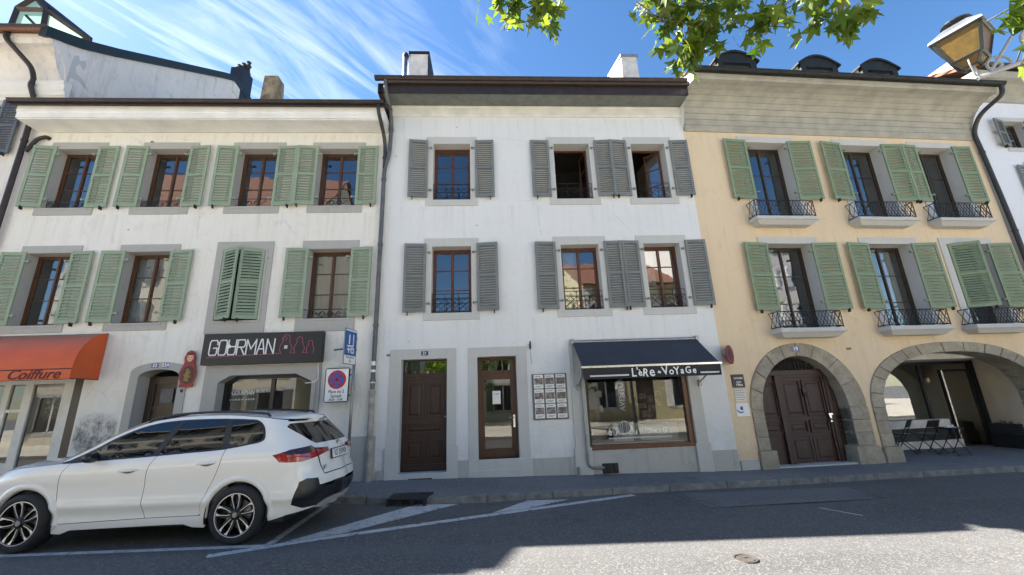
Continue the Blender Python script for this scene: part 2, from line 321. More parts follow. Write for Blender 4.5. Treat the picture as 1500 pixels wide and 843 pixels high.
def photo_mat():
    m = NM("photo_print"); g = m.n.new("ShaderNodeNewGeometry"); v = m.coord(); a = m.noise(v, 11, 6, 0.6, 0.6)
    cr = m.n.new("ShaderNodeValToRGB"); m.l.new(a, cr.inputs[0])
    for e, (p, c) in zip((cr.color_ramp.elements[0], cr.color_ramp.elements[1]), ((0.33, (0.025, 0.03, 0.03)), (0.66, (0.45, 0.42, 0.40)))): e.position = p; e.color = (*c, 1)
    e = cr.color_ramp.elements.new(0.5); e.color = (0.12, 0.11, 0.10, 1)
    m.col(m.mix(0.22, cr.outputs[0], m.mix(g.outputs['Random Per Island'], (0.03, 0.08, 0.30), (0.35, 0.13, 0.05)))); m.set(rough=0.3)
photo_mat()

def scrub():
    m = NM("scrubbed_stain"); v = m.coord(); a = m.noise(v, 3.2, 6, 0.75, 0.6); b = m.noise(v, 24, 4, 0.7)
    m.col((0.13, 0.135, 0.14)); m.set(rough=0.95); sz = m.n.new("ShaderNodeTexGradient"); sz.gradient_type = 'SPHERICAL'; m.l.new(m.coord((1.6, 1, 2.2), 'Object'), sz.inputs['Vector'])
    f = m.math('MULTIPLY', m.rng(m.math('ADD', m.math('MULTIPLY', a, 0.7), m.math('MULTIPLY', b, 0.3)), 0.42, 0.62), m.rng(sz.outputs['Fac'], 0.0, 0.45, 0.0, 0.8))
    tr = m.n.new("ShaderNodeBsdfTransparent"); x = m.n.new("ShaderNodeMixShader"); m.l.new(f, x.inputs[0]); m.l.new(tr.outputs[0], x.inputs[1]); m.l.new(m.b.outputs[0], x.inputs[2]); m.l.new(x.outputs[0], m.out.inputs['Surface'])
scrub()

# ------------------------------------------------------------------ objects and meshes
ORG = {}
def root(name, label, cat, F=FW, a=0, d=0, z=0, group=None, rot=0):
    o = bpy.data.objects.new(name, None); COL.objects.link(o); o.empty_display_size = 0.3
    o.location = F.w(a, d, z); o.rotation_euler = (0, 0, F.yaw + rot); o['label'] = label; o['category'] = cat
    if group: o['group'] = group
    ORG[o.name] = (a, d, z); return o
class MB:
    def __init__(s): s.v = []; s.f = []; s.mi = []; s.T = None; s.m = 0
    def add(s, vs_, fs_, m=None):
        k = len(s.v); s.v += [tuple(s.T(*p)) if s.T else tuple(p) for p in vs_]; s.f += [tuple(i + k for i in q) for q in fs_]; s.mi += [s.m if m is None else m] * len(fs_)
    def quad(s, *p, m=None): s.add(p, [tuple(range(len(p)))], m)
    def box(s, x0, x1, y0, y1, z0, z1, m=None):
        s.add([(x0, y0, z0), (x1, y0, z0), (x1, y1, z0), (x0, y1, z0), (x0, y0, z1), (x1, y0, z1), (x1, y1, z1), (x0, y1, z1)],
              [(0, 3, 2, 1), (4, 5, 6, 7), (0, 1, 5, 4), (1, 2, 6, 5), (2, 3, 7, 6), (3, 0, 4, 7)], m)
    def hexa(s, a, b, m=None):           # two quads joined
        s.add(list(a) + list(b), [(0, 3, 2, 1), (4, 5, 6, 7), (0, 1, 5, 4), (1, 2, 6, 5), (2, 3, 7, 6), (3, 0, 4, 7)], m)
    def prism(s, poly, y0, y1, m=None):  # polygon in (x,z) pushed along y
        n = len(poly); s.add([(x, y0, z) for x, z in poly] + [(x, y1, z) for x, z in poly],
            [tuple(range(n)), tuple(range(2 * n - 1, n - 1, -1))] + [(i, i + n, (i + 1) % n + n, (i + 1) % n) for i in range(n)], m)
    def ring(s, outer, inner, y0, y1, m=None):   # frame between two loops of equal length, (x,z)
        n = len(outer); V = [(x, y0, z) for x, z in outer] + [(x, y0, z) for x, z in inner] + [(x, y1, z) for x, z in outer] + [(x, y1, z) for x, z in inner]
        F_ = []
        for i in range(n):
            j = (i + 1) % n
            F_ += [(i, j, n + j, n + i), (2 * n + i, 3 * n + i, 3 * n + j, 2 * n + j), (i, 2 * n + i, 2 * n + j, j), (n + i, n + j, 3 * n + j, 3 * n + i)]
        s.add(V, F_, m)
    def tube(s, pts, r, n=8, m=None, closed=False, caps=True):
        P = [Vector(p) for p in pts]; k = len(P); rr = r if isinstance(r, (list, tuple)) else [r] * k
        V = []; up = None
        for i, p in enumerate(P):
            a = P[i - 1] if (i > 0 or closed) else p; b = P[(i + 1) % k] if (i < k - 1 or closed) else p
            t = (b - a); t = t.normalized() if t.length > 1e-9 else Vector((0, 0, 1))
            if up is None:
                up = t.orthogonal().normalized()
            up = (up - t * up.dot(t)); up = up.normalized() if up.length > 1e-6 else t.orthogonal().normalized()
            sd_ = t.cross(up)
            for j in range(n):
                q = 2 * math.pi * (j + 0.5) / n; V.append(p + (up * math.cos(q) + sd_ * math.sin(q)) * rr[i])
        F_ = []
        for i in range(k if closed else k - 1):
            i2 = (i + 1) % k
            for j in range(n): F_.append((i * n + j, i * n + (j + 1) % n, i2 * n + (j + 1) % n, i2 * n + j))
        if caps and not closed: F_ += [tuple(range(n - 1, -1, -1)), tuple((k - 1) * n + j for j in range(n))]
        s.add(V, F_, m)
    def bar(s, a, b, w, h=None, m=None): s.tube([a, b], w * 0.7071, 4, m)
    def lathe(s, prof, c, n=24, m=None, axis='Z'):
        V = []
        for r_, h in prof:
            for j in range(n):
                q = 2 * math.pi * j / n
                if axis == 'Z': V.append((c[0] + r_ * math.cos(q), c[1] + r_ * math.sin(q), c[2] + h))
                else: V.append((c[0] + r_ * math.cos(q), c[1] + h, c[2] + r_ * math.sin(q)))
        F_ = [(i * n + j, i * n + (j + 1) % n, (i + 1) * n + (j + 1) % n, (i + 1) * n + j) for i in range(len(prof) - 1) for j in range(n)]
        s.add(V, F_, m)
    def sweep(s, prof, x0, x1, m=None, cap=True):  # profile in (y,z) pushed along x
        n = len(prof); V = [(x0, y, z) for y, z in prof] + [(x1, y, z) for y, z in prof]
        F_ = [(i, i + 1, n + i + 1, n + i) for i in range(n - 1)]
        if cap: F_ += [(n - 1, 0, n, 2 * n - 1), tuple(range(n - 1, -1, -1)), tuple(range(n, 2 * n))]
        s.add(V, F_, m)
    def sheet(s, outer, holes, y, m=None, extra=()):   # (x,z) polygon with holes as a flat sheet
        tri_poly(s, outer, holes, lambda x, z: (x, y, z), m, extra)
    def build(s, name, mats, parent=None, smooth=False, recalc=True, bevel=0, org=None, weld=False):
        o3 = org if org is not None else (ORG[parent.name] if parent else (0, 0, 0))
        me = bpy.data.meshes.new(name); me.from_pydata([(x - o3[0], y - o3[1], z - o3[2]) for x, y, z in s.v], [], s.f)
        for mn in ([mats] if isinstance(mats, str) else mats): me.materials.append(MATS[mn])
        me.polygons.foreach_set('material_index', s.mi)
        if recalc or weld:
            bm = bmesh.new(); bm.from_mesh(me)
            if weld: bmesh.ops.remove_doubles(bm, verts=bm.verts, dist=1e-4)
            if recalc: bmesh.ops.recalc_face_normals(bm, faces=bm.faces)
            bm.to_mesh(me); bm.free()
        if smooth: me.polygons.foreach_set('use_smooth', [True] * len(me.polygons))
        me.update(); o = bpy.data.objects.new(name, me); COL.objects.link(o)
        if parent: o.parent = parent
        ORG[o.name] = o3
        if bevel:
            b = o.modifiers.new('bevel', 'BEVEL'); b.width = bevel; b.segments = 2; b.limit_method = 'ANGLE'; b.angle_limit = R(50)
        return o
def inside(p, poly):
    x, y = p; c = False; j = len(poly) - 1
    for i in range(len(poly)):
        if (poly[i][1] > y) != (poly[j][1] > y) and x < (poly[j][0] - poly[i][0]) * (y - poly[i][1]) / (poly[j][1] - poly[i][1]) + poly[i][0]: c = not c
        j = i
    return c
def tri_poly(mb, outer, holes, fn, m=None, extra=()):
    pts = []; ed = []
    for lp in [outer] + list(holes):
        k = len(pts); pts += [Vector(p) for p in lp]; ed += [(k + i, k + (i + 1) % len(lp)) for i in range(len(lp))]
    pts += [Vector(p) for p in extra]
    v, e, f, *_ = delaunay_2d_cdt(pts, ed, [], 0, 1e-6)
    keep = []
    for t in f:
        c = sum((v[i] for i in t), Vector((0, 0))) / len(t); e1, e2 = v[t[1]] - v[t[0]], v[t[2]] - v[t[0]]
        if abs(e1.x * e2.y - e1.y * e2.x) < 4e-3 * max(e1.length, e2.length, (e2 - e1).length) ** 2: continue
        if inside(c, outer) and not any(inside(c, h) for h in holes): keep.append(tuple(t))
    mb.add([fn(q.x, q.y) for q in v], keep, m)
def rect(x0, x1, z0, z1): return [(x0, z0), (x1, z0), (x1, z1), (x0, z1)]
def struct(o): o['kind'] = 'structure'; return o
def tag(o, label, cat, group=None):
    o['label'] = label; o['category'] = cat
    if group: o['group'] = group
    return o
def text(s, size, fn, mat, parent, name='lettering', shear=0, sx=1.0, align='CENTER', ext=0.004, bold=0.0, sp=1.0):
    cu = bpy.data.curves.new('t', 'FONT'); cu.body = s; cu.size = size; cu.align_x = align; cu.align_y = 'CENTER'; cu.extrude = ext; cu.shear = shear; cu.offset = bold; cu.space_character = sp; cu.resolution_u = 3
    o = bpy.data.objects.new('t', cu); COL.objects.link(o)
    me = bpy.data.meshes.new_from_object(o); bpy.data.objects.remove(o)
    mb = MB(); mb.add([fn(v.co.x * sx, v.co.y, v.co.z) for v in me.vertices], [tuple(p.vertices) for p in me.polygons])
    bpy.data.meshes.remove(me); return mb
# ------------------------------------------------------------------ ground, road, pavement
def surf(name, mat, xs, ylo, yhi, zf, rows=1):
    mb = MB(); V = []; n = rows + 1
    for x in xs:
        for k in range(n):
            y = ylo(x) + (yhi(x) - ylo(x)) * k / rows; V.append((x, y, zf(x, y)))
    mb.add(V, [(i * n + k, (i + 1) * n + k, (i + 1) * n + k + 1, i * n + k + 1) for i in range(len(xs) - 1) for k in range(rows)])
    return struct(mb.build(name, mat, None, recalc=False))
surf("ground", "asphalt_walk", [-500, -60, 60, 500], lambda x: -500, lambda x: 500, lambda x, y: -0.62)
XS = sorted(set([-70, -50, -30, -20, -14, -10, -6, -4.5, -3.3, -2.6, -2.4, -1.4, -0.6, 0.6, 1.7, 3, 4.3, 4.8, 6, 7, 8.5, 10.2, 13, 16, 25, 40, 60]))
surf("road", "asphalt", XS, lambda x: 0.3 + 0.06 * x, lambda x: kerb_y(x) + 0.05, lambda x, y: gz(x) - 0.02 * max(0, 2.0 - abs(y - 5)) * 0)
surf("pavement", "asphalt_walk", XS, lambda x: kerb_y(x) + 0.13, lambda x: wall_y(x) + 3.2, lambda x, y: gz(x) + 0.10 + 0.022 * min(1, max(0, (y - kerb_y(x)) / max(0.3, wall_y(x) - kerb_y(x)))), 3)
surf("pavement_opposite", "paving_pale", XS, lambda x: -40, lambda x: 0.16 + 0.06 * x, lambda x, y: gz(x) + 0.12)
def kerb(name, yf, sgn):
    mb = MB(); x = -40.0; rnd = random.Random(3)
    while x < 40:
        ln = 0.95 + rnd.random() * 0.2; x2 = x + ln - 0.008; dz = rnd.uniform(-0.004, 0.004)
        a = [(x, yf(x), gz(x) - 0.15), (x2, yf(x2), gz(x2) - 0.15), (x2, yf(x2) + 0.15 * sgn, gz(x2) - 0.15), (x, yf(x) + 0.15 * sgn, gz(x) - 0.15)]
        h = 0.105 + dz; b = [(p[0], p[1] + (0.012 * sgn if i < 2 else 0), gz(p[0]) + h) for i, p in enumerate(a)]
        mb.hexa(a, b); x += ln
    return struct(mb.build(name, "kerb_stone", None, bevel=0.012))
kerb("kerb", kerb_y, 1); kerb("kerb_opposite", lambda x: 0.3 + 0.06 * x, -1)
def flat(name, mat, poly, dz):
    mb = MB(); mb.quad(*[(x, y, gz(x) + dz) for x, y in poly]); o = mb.build(name, mat, None, recalc=False)
    if o.data.polygons[0].normal.z < 0: o.data.flip_normals()
    return struct(o)
LAY = [0.003]
def stripe(a, b, w, dz=None):
    LAY[0] += 0.0009; dz = LAY[0]
    a = Vector(a); b = Vector(b); t = (b - a).normalized(); n = Vector((-t.y, t.x)) * w / 2
    n_seg = max(1, int((b - a).length)); mb = MB()
    for i in range(n_seg):
        p = a + (b - a) * i / n_seg; q = a + (b - a) * (i + 1) / n_seg
        mb.quad(*[(v.x, v.y, gz(v.x) + dz) for v in (p - n, q - n, q + n, p + n)])
    return struct(mb.build("painted_line", "road_paint", None, recalc=False))
stripe((-3.62, 5.31), (2.0, 7.93), 0.13)
stripe((-30, 5.57), (-3.05, 5.60), 0.10)
stripe((-3.10, 5.66), (-3.26, 7.60), 0.10)
flat("painted_line", "road_paint", [(-2.95, 5.70), (-2.36, 5.97), (-1.02, 7.46), (-1.72, 7.46)], 0.0072)
flat("painted_line", "road_paint", [(-0.42, 6.89), (0.15, 7.14), (0.82, 7.66), (0.12, 7.63)], 0.0072)
stripe((4.52, 6.9), (4.81, 6.45), 0.04)
flat("road_repair", "asphalt_patch", [(2.72, 7.95), (2.95, 7.0), (5.81, 7.35), (5.95, 8.22)], 0.0045)
def seams():
    mb = MB()
    for i in range(8):
        x = 2.95 + i * 0.4; a = (x - 0.16, 7.98 + i * 0.04); b = (x + 0.12, 7.03 + i * 0.045)
        mb.quad(*[(p[0] + o_, p[1], gz(p[0]) + 0.0065) for p, o_ in ((a, 0), (b, 0), (b, 0.03), (a, 0.03))])
    struct(mb.build("road_seam", "drain_iron", None, recalc=False))
seams()
t = root("manhole_cover", "small round iron cover set into the sunlit asphalt", "manhole cover", FW, 2.35, 4.94, gz(2.35))
mb = MB(); mb.lathe([(0.0, 0.010), (0.088, 0.010), (0.092, 0.0)], (2.35, 4.94, gz(2.35)), 28); mb.build("lid", "cast_iron", t)
mb = MB(); mb.lathe([(0.098, 0.002), (0.102, 0.013), (0.122, 0.013), (0.128, 0.002)], (2.35, 4.94, gz(2.35)), 28); mb.build("rim", "cast_iron", t)
mb = MB(); mb.box(2.34, 2.385, 4.935, 4.96, gz(2.35) + 0.008, gz(2.35) + 0.0125); mb.build("keyhole", "letter_black", t)
# storm drain let into the kerb
t = root("storm_drain", "dark iron storm drain box with three mouths in the kerb", "drain", FW, -1.87, 7.5, 0)
z0 = gz(-1.87)
mb = MB()
mb.hexa([(-2.2, 7.41, z0 + 0.09), (-1.54, 7.36, z0 + 0.09), (-1.50, 7.80, z0 + 0.095), (-2.2, 7.84, z0 + 0.095)], [(-2.2, 7.41, z0 + 0.112), (-1.54, 7.36, z0 + 0.112), (-1.50, 7.80, z0 + 0.122), (-2.2, 7.84, z0 + 0.122)])
mb.build("lid", "drain_iron", t, bevel=0.006)
mb = MB()
for k in range(4):
    x = -2.2 + k * 0.205; y = 7.405 - k * 0.016; mb.box(x, x + 0.04, y, y + 0.08, z0 - 0.02, z0 + 0.095)
mb.box(-2.2, -1.545, 7.47, 7.5, z0 - 0.05, z0 + 0.095); mb.build("grille", "drain_iron", t)

# ------------------------------------------------------------------ parts of houses
def grow(r, e): return (r[0] - e, r[1] + e, r[2] - e, r[3] + e)
def sash(par, op, y, wood, gl, bars=(0.36, 0.68), mid=True, border=0.042, openr=None, openl=None, low=0.0, glz=True):
    a, b, c, d = op
    mb = MB(); mb.ring(rect(a, b, c, d), rect(a + border, b - border, c + border, d - border), y, y + 0.06)
    m = (a + b) / 2; st = 0.036; pn = MB()
    def leaf(x0, x1, piv=None, ang=0):
        if piv is not None:
            ca, sa = math.cos(ang), math.sin(ang)
            tr = lambda X, Y, Z: (piv + (X - piv) * ca - (Y - y) * sa * (1 if piv > m else -1) * -1, y + (Y - y) * ca + abs(X - piv) * sa, Z)
            mb.T = tr; pn.T = tr
        mb.ring(rect(x0, x1, c + border, d - border), rect(x0 + st, x1 - st, c + border + st + low, d - border - st), y + 0.012, y + 0.052)
        for q in bars:
            z = c + border + (d - c - 2 * border) * q
            mb.box(x0 + st, x1 - st, y + 0.016, y + 0.046, z - 0.011, z + 0.011)
        pn.quad((x0 + st, y + 0.03, c + border + low), (x1 - st, y + 0.03, c + border + low), (x1 - st, y + 0.03, d - border), (x0 + st, y + 0.03, d - border))
        mb.T = None; pn.T = None
    if mid:
        leaf(a + border, m, a + border if openl else None, openl or 0); leaf(m, b - border, b - border if openr else None, openr or 0)
        if not openr and not openl: mb.box(m - 0.02, m + 0.02, y - 0.004, y + 0.012, c + border, d - border)
    else: leaf(a + border, b - border)
    mb.build("window_frame", wood, par); pn.build("window_pane", gl, par, recalc=False)
def opening_ring(mb, sur, op, rd, proud=0.022, lip=0.0):
    mb.ring(rect(*sur), rect(*op), -proud, 0.05)
    mb.ring(rect(*grow(op, 0.06)), rect(*op), 0.045, rd + 0.12)
    if lip: mb.ring(rect(*grow(op, lip)), rect(*grow(op, 0.0005)), -proud - 0.012, -proud + 0.005)
def window(house, sur, op, stone, wood, rd=0.2, rail=None, lip=0.0, curtain=None, bars=(0.36, 0.68), gl="glass_window", **k):
    mb = MB(); opening_ring(mb, sur, op, rd, lip=lip)
    w_ = mb.build("window", stone, house, bevel=0.004)
    sash(w_, op, rd, wood, gl, bars, **k)
    a, b, c, d = op
    if curtain:
        mb = MB(); n = 14
        x0, x1, cm = curtain
        xa = a + (b - a) * x0; xb = a + (b - a) * x1; V = []
        for i in range(n * 2 + 1):
            x = xa + (xb - xa) * i / (n * 2); y = rd + 0.16 + 0.02 * math.sin(i * 1.9); V += [(x, y, c + 0.02), (x, y, d - 0.05)]
        mb.add(V, [(2 * i, 2 * i + 2, 2 * i + 3, 2 * i + 1) for i in range(n * 2)]); mb.build("curtain", cm, w_, smooth=True, recalc=False)
    if rail: rail(w_, op)
    return w_
def rail_cross(w_, op, y=0.06, h=0.46):
    a, b, c, d = op; mb = MB(); g = 0.011
    for z in (c + 0.05, c + h * 0.72, c + h): mb.bar((a, y, z), (b, y, z), g)
    n = 3
    for i in range(n):
        x0 = a + (b - a) * i / n; x1 = a + (b - a) * (i + 1) / n; za = c + 0.05; zb = c + h * 0.72
        mb.bar((x0, y, za), (x1, y, zb), g * 0.8); mb.bar((x0, y, zb), (x1, y, za), g * 0.8)
        mb.bar((x0, y, (za + zb) / 2), ((x0 + x1) / 2, y, zb), g * 0.6); mb.bar(((x0 + x1) / 2, y, zb), (x1, y, (za + zb) / 2), g * 0.6)
        mb.bar((x1, y, c), (x1, y, c + h), g)
    mb.bar((a + 0.01, y, c), (a + 0.01, y, c + h), g); mb.build("railing", "iron_black", w_)
def rail_scroll(w_, op, y=0.06, h=0.2):
    a, b, c, d = op; mb = MB(); n = 6
    for z in (c + 0.03, c + h): mb.bar((a, y, z), (b, y, z), 0.012)
    for i in range(n):
        xc = a + (b - a) * (i + 0.5) / n; r = (b - a) / n * 0.42
        mb.tube([(xc + r * math.cos(q), y, c + h * 0.56 + r * math.sin(q)) for q in [2 * math.pi * k / 12 for k in range(12)]], 0.008, 5, closed=True)
        mb.tube([(xc + r * 0.5 * math.cos(q), y, c + h * 0.56 + r * 0.5 * math.sin(q)) for q in [2 * math.pi * k / 8 for k in range(8)]], 0.006, 5, closed=True)
        mb.bar((xc - r * 1.15, y, c + 0.03), (xc - r * 1.15, y, c + h + 0.03), 0.008)
    mb.build("railing", "iron_black", w_)
def rail_bar(w_, op, y=0.02, h=0.21):
    a, b, c, d = op; mb = MB(); mb.bar((a - 0.06, y, c + h), (b, y, c + h), 0.014); mb.lathe([(0, -0.03), (0.025, 0), (0, 0.03)], (a - 0.07, y, c + h), 8)
    m = (a + b) / 2
    mb.tube([(m - 0.3 + 0.6 * i / 24, y, c + h * 0.55 + 0.05 * math.sin(i * 0.9)) for i in range(25)], 0.008, 5)
    for s_ in (-1, 1):
        mb.tube([(m + s_ * (0.09 + 0.06 * math.cos(q)), y, c + h * 0.5 + 0.06 * math.sin(q)) for q in [k * 0.6 for k in range(11)]], 0.008, 5)
    mb.build("railing", "iron_black", w_)
def shutter(house, hs, dirx, wd, z0, z1, mat, ang=4, d0=-0.06, nsl=21, tilt=0.42, label=None):
    th = R(ang); e = Vector((dirx * math.cos(th), -math.sin(th))); n = Vector((dirx * math.sin(th), math.cos(th)))
    T = lambda x, y, z: (hs + e.x * x + n.x * y, d0 + e.y * x + n.y * y, z)
    mb = MB(); mb.T = T; st = 0.062; t = 0.034; h = z1 - z0
    zm_ = z0 + h * 0.51
    mb.box(0, st, 0, t, z0, z1); mb.box(wd - st, wd, 0, t, z0, z1)
    for a, b in ((z0, z0 + 0.085), (z1 - 0.075, z1), (zm_ - 0.03, zm_ + 0.03)): mb.box(st, wd - st, 0.002, t - 0.002, a, b)
    for lo, hi in ((z0 + 0.085, zm_ - 0.03), (zm_ + 0.03, z1 - 0.075)):
        k = int(nsl * (hi - lo) / (h - 0.22)); p = (hi - lo) / k
        for i in range(k):
            zc = lo + (i + 0.5) * p; q = p * tilt
            mb.hexa([(st, -0.002, zc - q), (wd - st, -0.002, zc - q), (wd - st, 0.028, zc + q - 0.008), (st, 0.028, zc + q - 0.008)],
                    [(st, -0.002, zc - q + 0.009), (wd - st, -0.002, zc - q + 0.009), (wd - st, 0.028, zc + q), (st, 0.028, zc + q)])
    o = mb.build("shutter", mat, house)
    if label: o['label'] = label
    hb = MB(); hb.T = T
    for z in (z0 + 0.2, z1 - 0.22):
        hb = MB(); hb.T = T; hb.box(-0.09, 0.10, -0.008, 0.0, z - 0.012, z + 0.012); hb.box(-0.10, -0.06, -0.02, 0.045, z - 0.022, z + 0.022); hb.build("hinge", mat, o)
    hb = MB(); hb.T = T; hb.box(wd - 0.12, wd - 0.10, -0.03, 0.045, z0 - 0.07, z0 + 0.015); hb.build("catch", "iron_black", o)
    return o
def gutter(house, x0, x1, y, z, r, mat, name="gutter"):
    mb = MB(); n = 9; prof = [(y - r * math.cos(math.pi * i / n), z - r * math.sin(math.pi * i / n)) for i in range(n + 1)]
    inn = [(y - (r - 0.012) * math.cos(math.pi * i / n), z - (r - 0.012) * math.sin(math.pi * i / n)) for i in range(n, -1, -1)]
    mb.sweep(prof + inn, x0, x1); mb.tube([(x0, y - r, z), (x1, y - r, z)], 0.014, 6)
    k = int((x1 - x0) / 0.75)
    for i in range(k + 1):
        x = x0 + 0.05 + (x1 - x0 - 0.1) * i / k
        mb.sweep([(y - (r + 0.006) * math.cos(math.pi * j / n), z - (r + 0.006) * math.sin(math.pi * j / n)) for j in range(n + 1)], x - 0.014, x + 0.014)
    return mb.build(name, mat, house)
def house_shell(house, x0, x1, ztop, depth, wallmat, holes, floors, back=3.0, roof=None, roofmat="roof_tiles_dark", zbot=-0.6, eave=0.45, pitch=0.55, extra_holes=()):
    mb = MB(); mb.sheet(rect(x0, x1, zbot, ztop), [rect(*h) for h in holes] + list(extra_holes), 0.0)
    mb.quad((x0, 0, zbot), (x0, 0, ztop), (x0, depth, ztop), (x0, depth, zbot)); mb.quad((x1, 0, zbot), (x1, depth, zbot), (x1, depth, ztop), (x1, 0, ztop))
    mb.quad((x0, depth, zbot), (x0, depth, ztop), (x1, depth, ztop), (x1, depth, zbot))
    zr = ztop + (depth / 2) * pitch
    for x in (x0, x1): mb.quad((x, 0, ztop), (x, depth, ztop), (x, depth / 2, zr))
    wl = mb.build("wall", wallmat, house, recalc=False)
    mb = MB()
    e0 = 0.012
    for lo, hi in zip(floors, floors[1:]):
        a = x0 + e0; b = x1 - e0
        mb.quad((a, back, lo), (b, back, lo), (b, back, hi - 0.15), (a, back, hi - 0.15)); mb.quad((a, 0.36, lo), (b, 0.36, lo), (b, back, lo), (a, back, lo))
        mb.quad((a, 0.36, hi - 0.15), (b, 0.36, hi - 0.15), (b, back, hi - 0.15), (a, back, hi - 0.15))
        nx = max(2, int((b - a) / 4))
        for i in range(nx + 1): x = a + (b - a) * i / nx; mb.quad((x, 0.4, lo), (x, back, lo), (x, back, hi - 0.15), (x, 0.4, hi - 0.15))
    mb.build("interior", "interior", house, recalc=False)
    if roof:
        y0, z0_ = roof; mb = MB(); th = 0.12
        zr2 = z0_ + (depth / 2 - y0) * pitch
        for a, b in (((y0, z0_), (depth / 2, zr2)), ((depth - y0, z0_), (depth / 2, zr2))):
            mb.hexa([(x0 - 0.02, a[0], a[1]), (x1 + 0.02, a[0], a[1]), (x1 + 0.02, b[0], b[1]), (x0 - 0.02, b[0], b[1])], [(x0 - 0.02, a[0], a[1] + th), (x1 + 0.02, a[0], a[1] + th), (x1 + 0.02, b[0], b[1] + th), (x0 - 0.02, b[0], b[1] + th)])
        mb.build("roof", roofmat, house)
    return wl
def pipe(house, pts, r, mat, name="downpipe", clips=()):
    mb = MB(); mb.tube(pts, r, 10)
    for z in clips:
        for a, b in zip(pts, pts[1:]):
            if min(a[2], b[2]) <= z <= max(a[2], b[2]) and abs(a[2] - b[2]) > 1e-6:
                q = (z - a[2]) / (b[2] - a[2]); c = Vector(a) + (Vector(b) - Vector(a)) * q
                mb.tube([c + Vector((0, 0, -0.025)), c + Vector((0, 0, 0.025))], r + 0.012, 10)
    return mb.build(name, mat, house, smooth=False)
def bend(pts, k=5):                      # round off the corners of a polyline
    P = [Vector(p) for p in pts]; o = [P[0]]
    for a, b, c in zip(P, P[1:], P[2:]):
        l = min((b - a).length, (c - b).length) * 0.45; p = b + (a - b).normalized() * l; q = b + (c - b).normalized() * l
        for i in range(k + 1):
            u = i / k; o.append(p * (1 - u) ** 2 + b * 2 * u * (1 - u) + q * u * u)
    o.append(P[-1]); return [tuple(v) for v in o]
# ================================================================== left house: white, green shutters
h1 = root("townhouse", "long white two-storey house with sage green shutters, orange awning and black shop sign", "house", FA, -4.5, 0, 0, "terraced town houses")
W1 = [(-8.31, -7.04), (-6.22, -4.92), (-4.11, -2.85), (-2.2, -0.91)]
wins1 = []
for i, (a, b) in enumerate(W1):
    wins1.append(((a, b, 6.07, 7.99), (a + 0.16, b - 0.16, 6.25, 7.80), i, 'up'))
    lo = 3.335 if i < 2 else 3.21; hi = 5.32 if i < 2 else 5.355
    wins1.append(((a, b, lo, hi), (a + 0.16, b - 0.16, 3.50, 5.14), i, 'low'))
def arch_pts(c, hw, zs, h, n=14): return [(c - hw * math.cos(math.pi * i / n), zs + h * math.sin(math.pi * i / n)) for i in range(n + 1)]
dc = -4.87
door_in = [(dc - 0.41, 0.0)] + arch_pts(dc, 0.41, 2.34, 0.15) + [(dc + 0.41, 0.0)]
door_out = [(dc - 0.58, -0.1)] + arch_pts(dc, 0.58, 2.44, 0.20) + [(dc + 0.58, -0.1)]
shop_g = [(-3.64, 0.6), (-3.64, 2.17), (-3.40, 2.31), (-2.06, 2.31), (-1.71, 2.14), (-1.71, 0.6)]
coif = (-10.2, -6.36, 0.0, 2.40)
wall1_holes = [grow(w_[1], 0.03) for w_ in wins1]
mb = None
house_shell(h1, -8.75, -0.3, 8.28, 10.5, "plaster_left", wall1_holes + [(-8.70, -6.36, 0.15, 2.36)], [0.1, 3.2, 5.9, 8.3], roof=(-0.66, 8.545), pitch=0.50, extra_holes=[[(x + (0.02 if x < dc else -0.02) * -1, z) for x, z in door_in], shop_g])
for sur, op, i, lv in wins1:
    if lv == 'up': rl = rail_scroll if i < 2 else rail_bar
    else: rl = None if i < 3 else rail_bar
    cur = {(0, 'low'): (0.45, 0.8, "curtain_white"), (3, 'low'): (0.05, 0.95, "curtain_beige"), (1, 'low'): (0.0, 0.35, "curtain_white")}.get((i, lv))
    window(h1, sur, op, "stone_left", "wood_sash_brown", 0.21, rl, lip=0.05, curtain=cur)
    zt, zb = (7.86, 6.255) if lv == 'up' else (5.16, 3.52)
    rnd = random.Random(i * 7 + len(lv))
    if (i, lv) == (2, 'low'):
        shutter(h1, op[0] + 0.01, 1, 0.485, zb, zt, "paint_shutter_green", 27, d0=-0.03, tilt=0.42, label="sage green shutter leaf pulled nearly shut"); shutter(h1, op[1] - 0.01, -1, 0.485, zb, zt, "paint_shutter_green", 15, d0=-0.03, tilt=0.42, label="sage green shutter leaf pulled nearly shut")
    else:
        wl_ = 0.49; wr_ = 0.49
        shutter(h1, op[0] + 0.005, -1, wl_, zb + rnd.uniform(-.01, .01), zt, "paint_shutter_green", rnd.uniform(2, 6)); shutter(h1, op[1] - 0.005, 1, wr_, zb + rnd.uniform(-.01, .01), zt, "paint_shutter_green", rnd.uniform(2, 6))
# eaves: boarded fascia over a soffit
mb = MB(); mb.sweep([(-0.0, 8.285), (-0.50, 8.285), (-0.50, 8.30), (-0.535, 8.30), (-0.535, 8.44), (-0.555, 8.455), (-0.555, 8.60), (0.0, 8.60)], -8.72, -0.36)
mb.build("fascia", "board_white", h1, bevel=0.004)
gutter(h1, -8.80, -0.32, -0.66, 8.66, 0.075, "gutter_brown")
mb = MB(); mb.sweep([(-0.60, 8.585), (-0.735, 8.585), (-0.735, 8.60), (-0.60, 8.60)], -8.80, -0.32); mb.build("gutter_board", "gutter_brown", h1)
pipe(h1, bend([(-0.46, -0.66, 8.6), (-0.46, -0.66, 8.42), (-0.40, -0.10, 7.95), (-0.40, -0.09, 7.2)]), 0.045, "pipe_dark", clips=(7.5,))
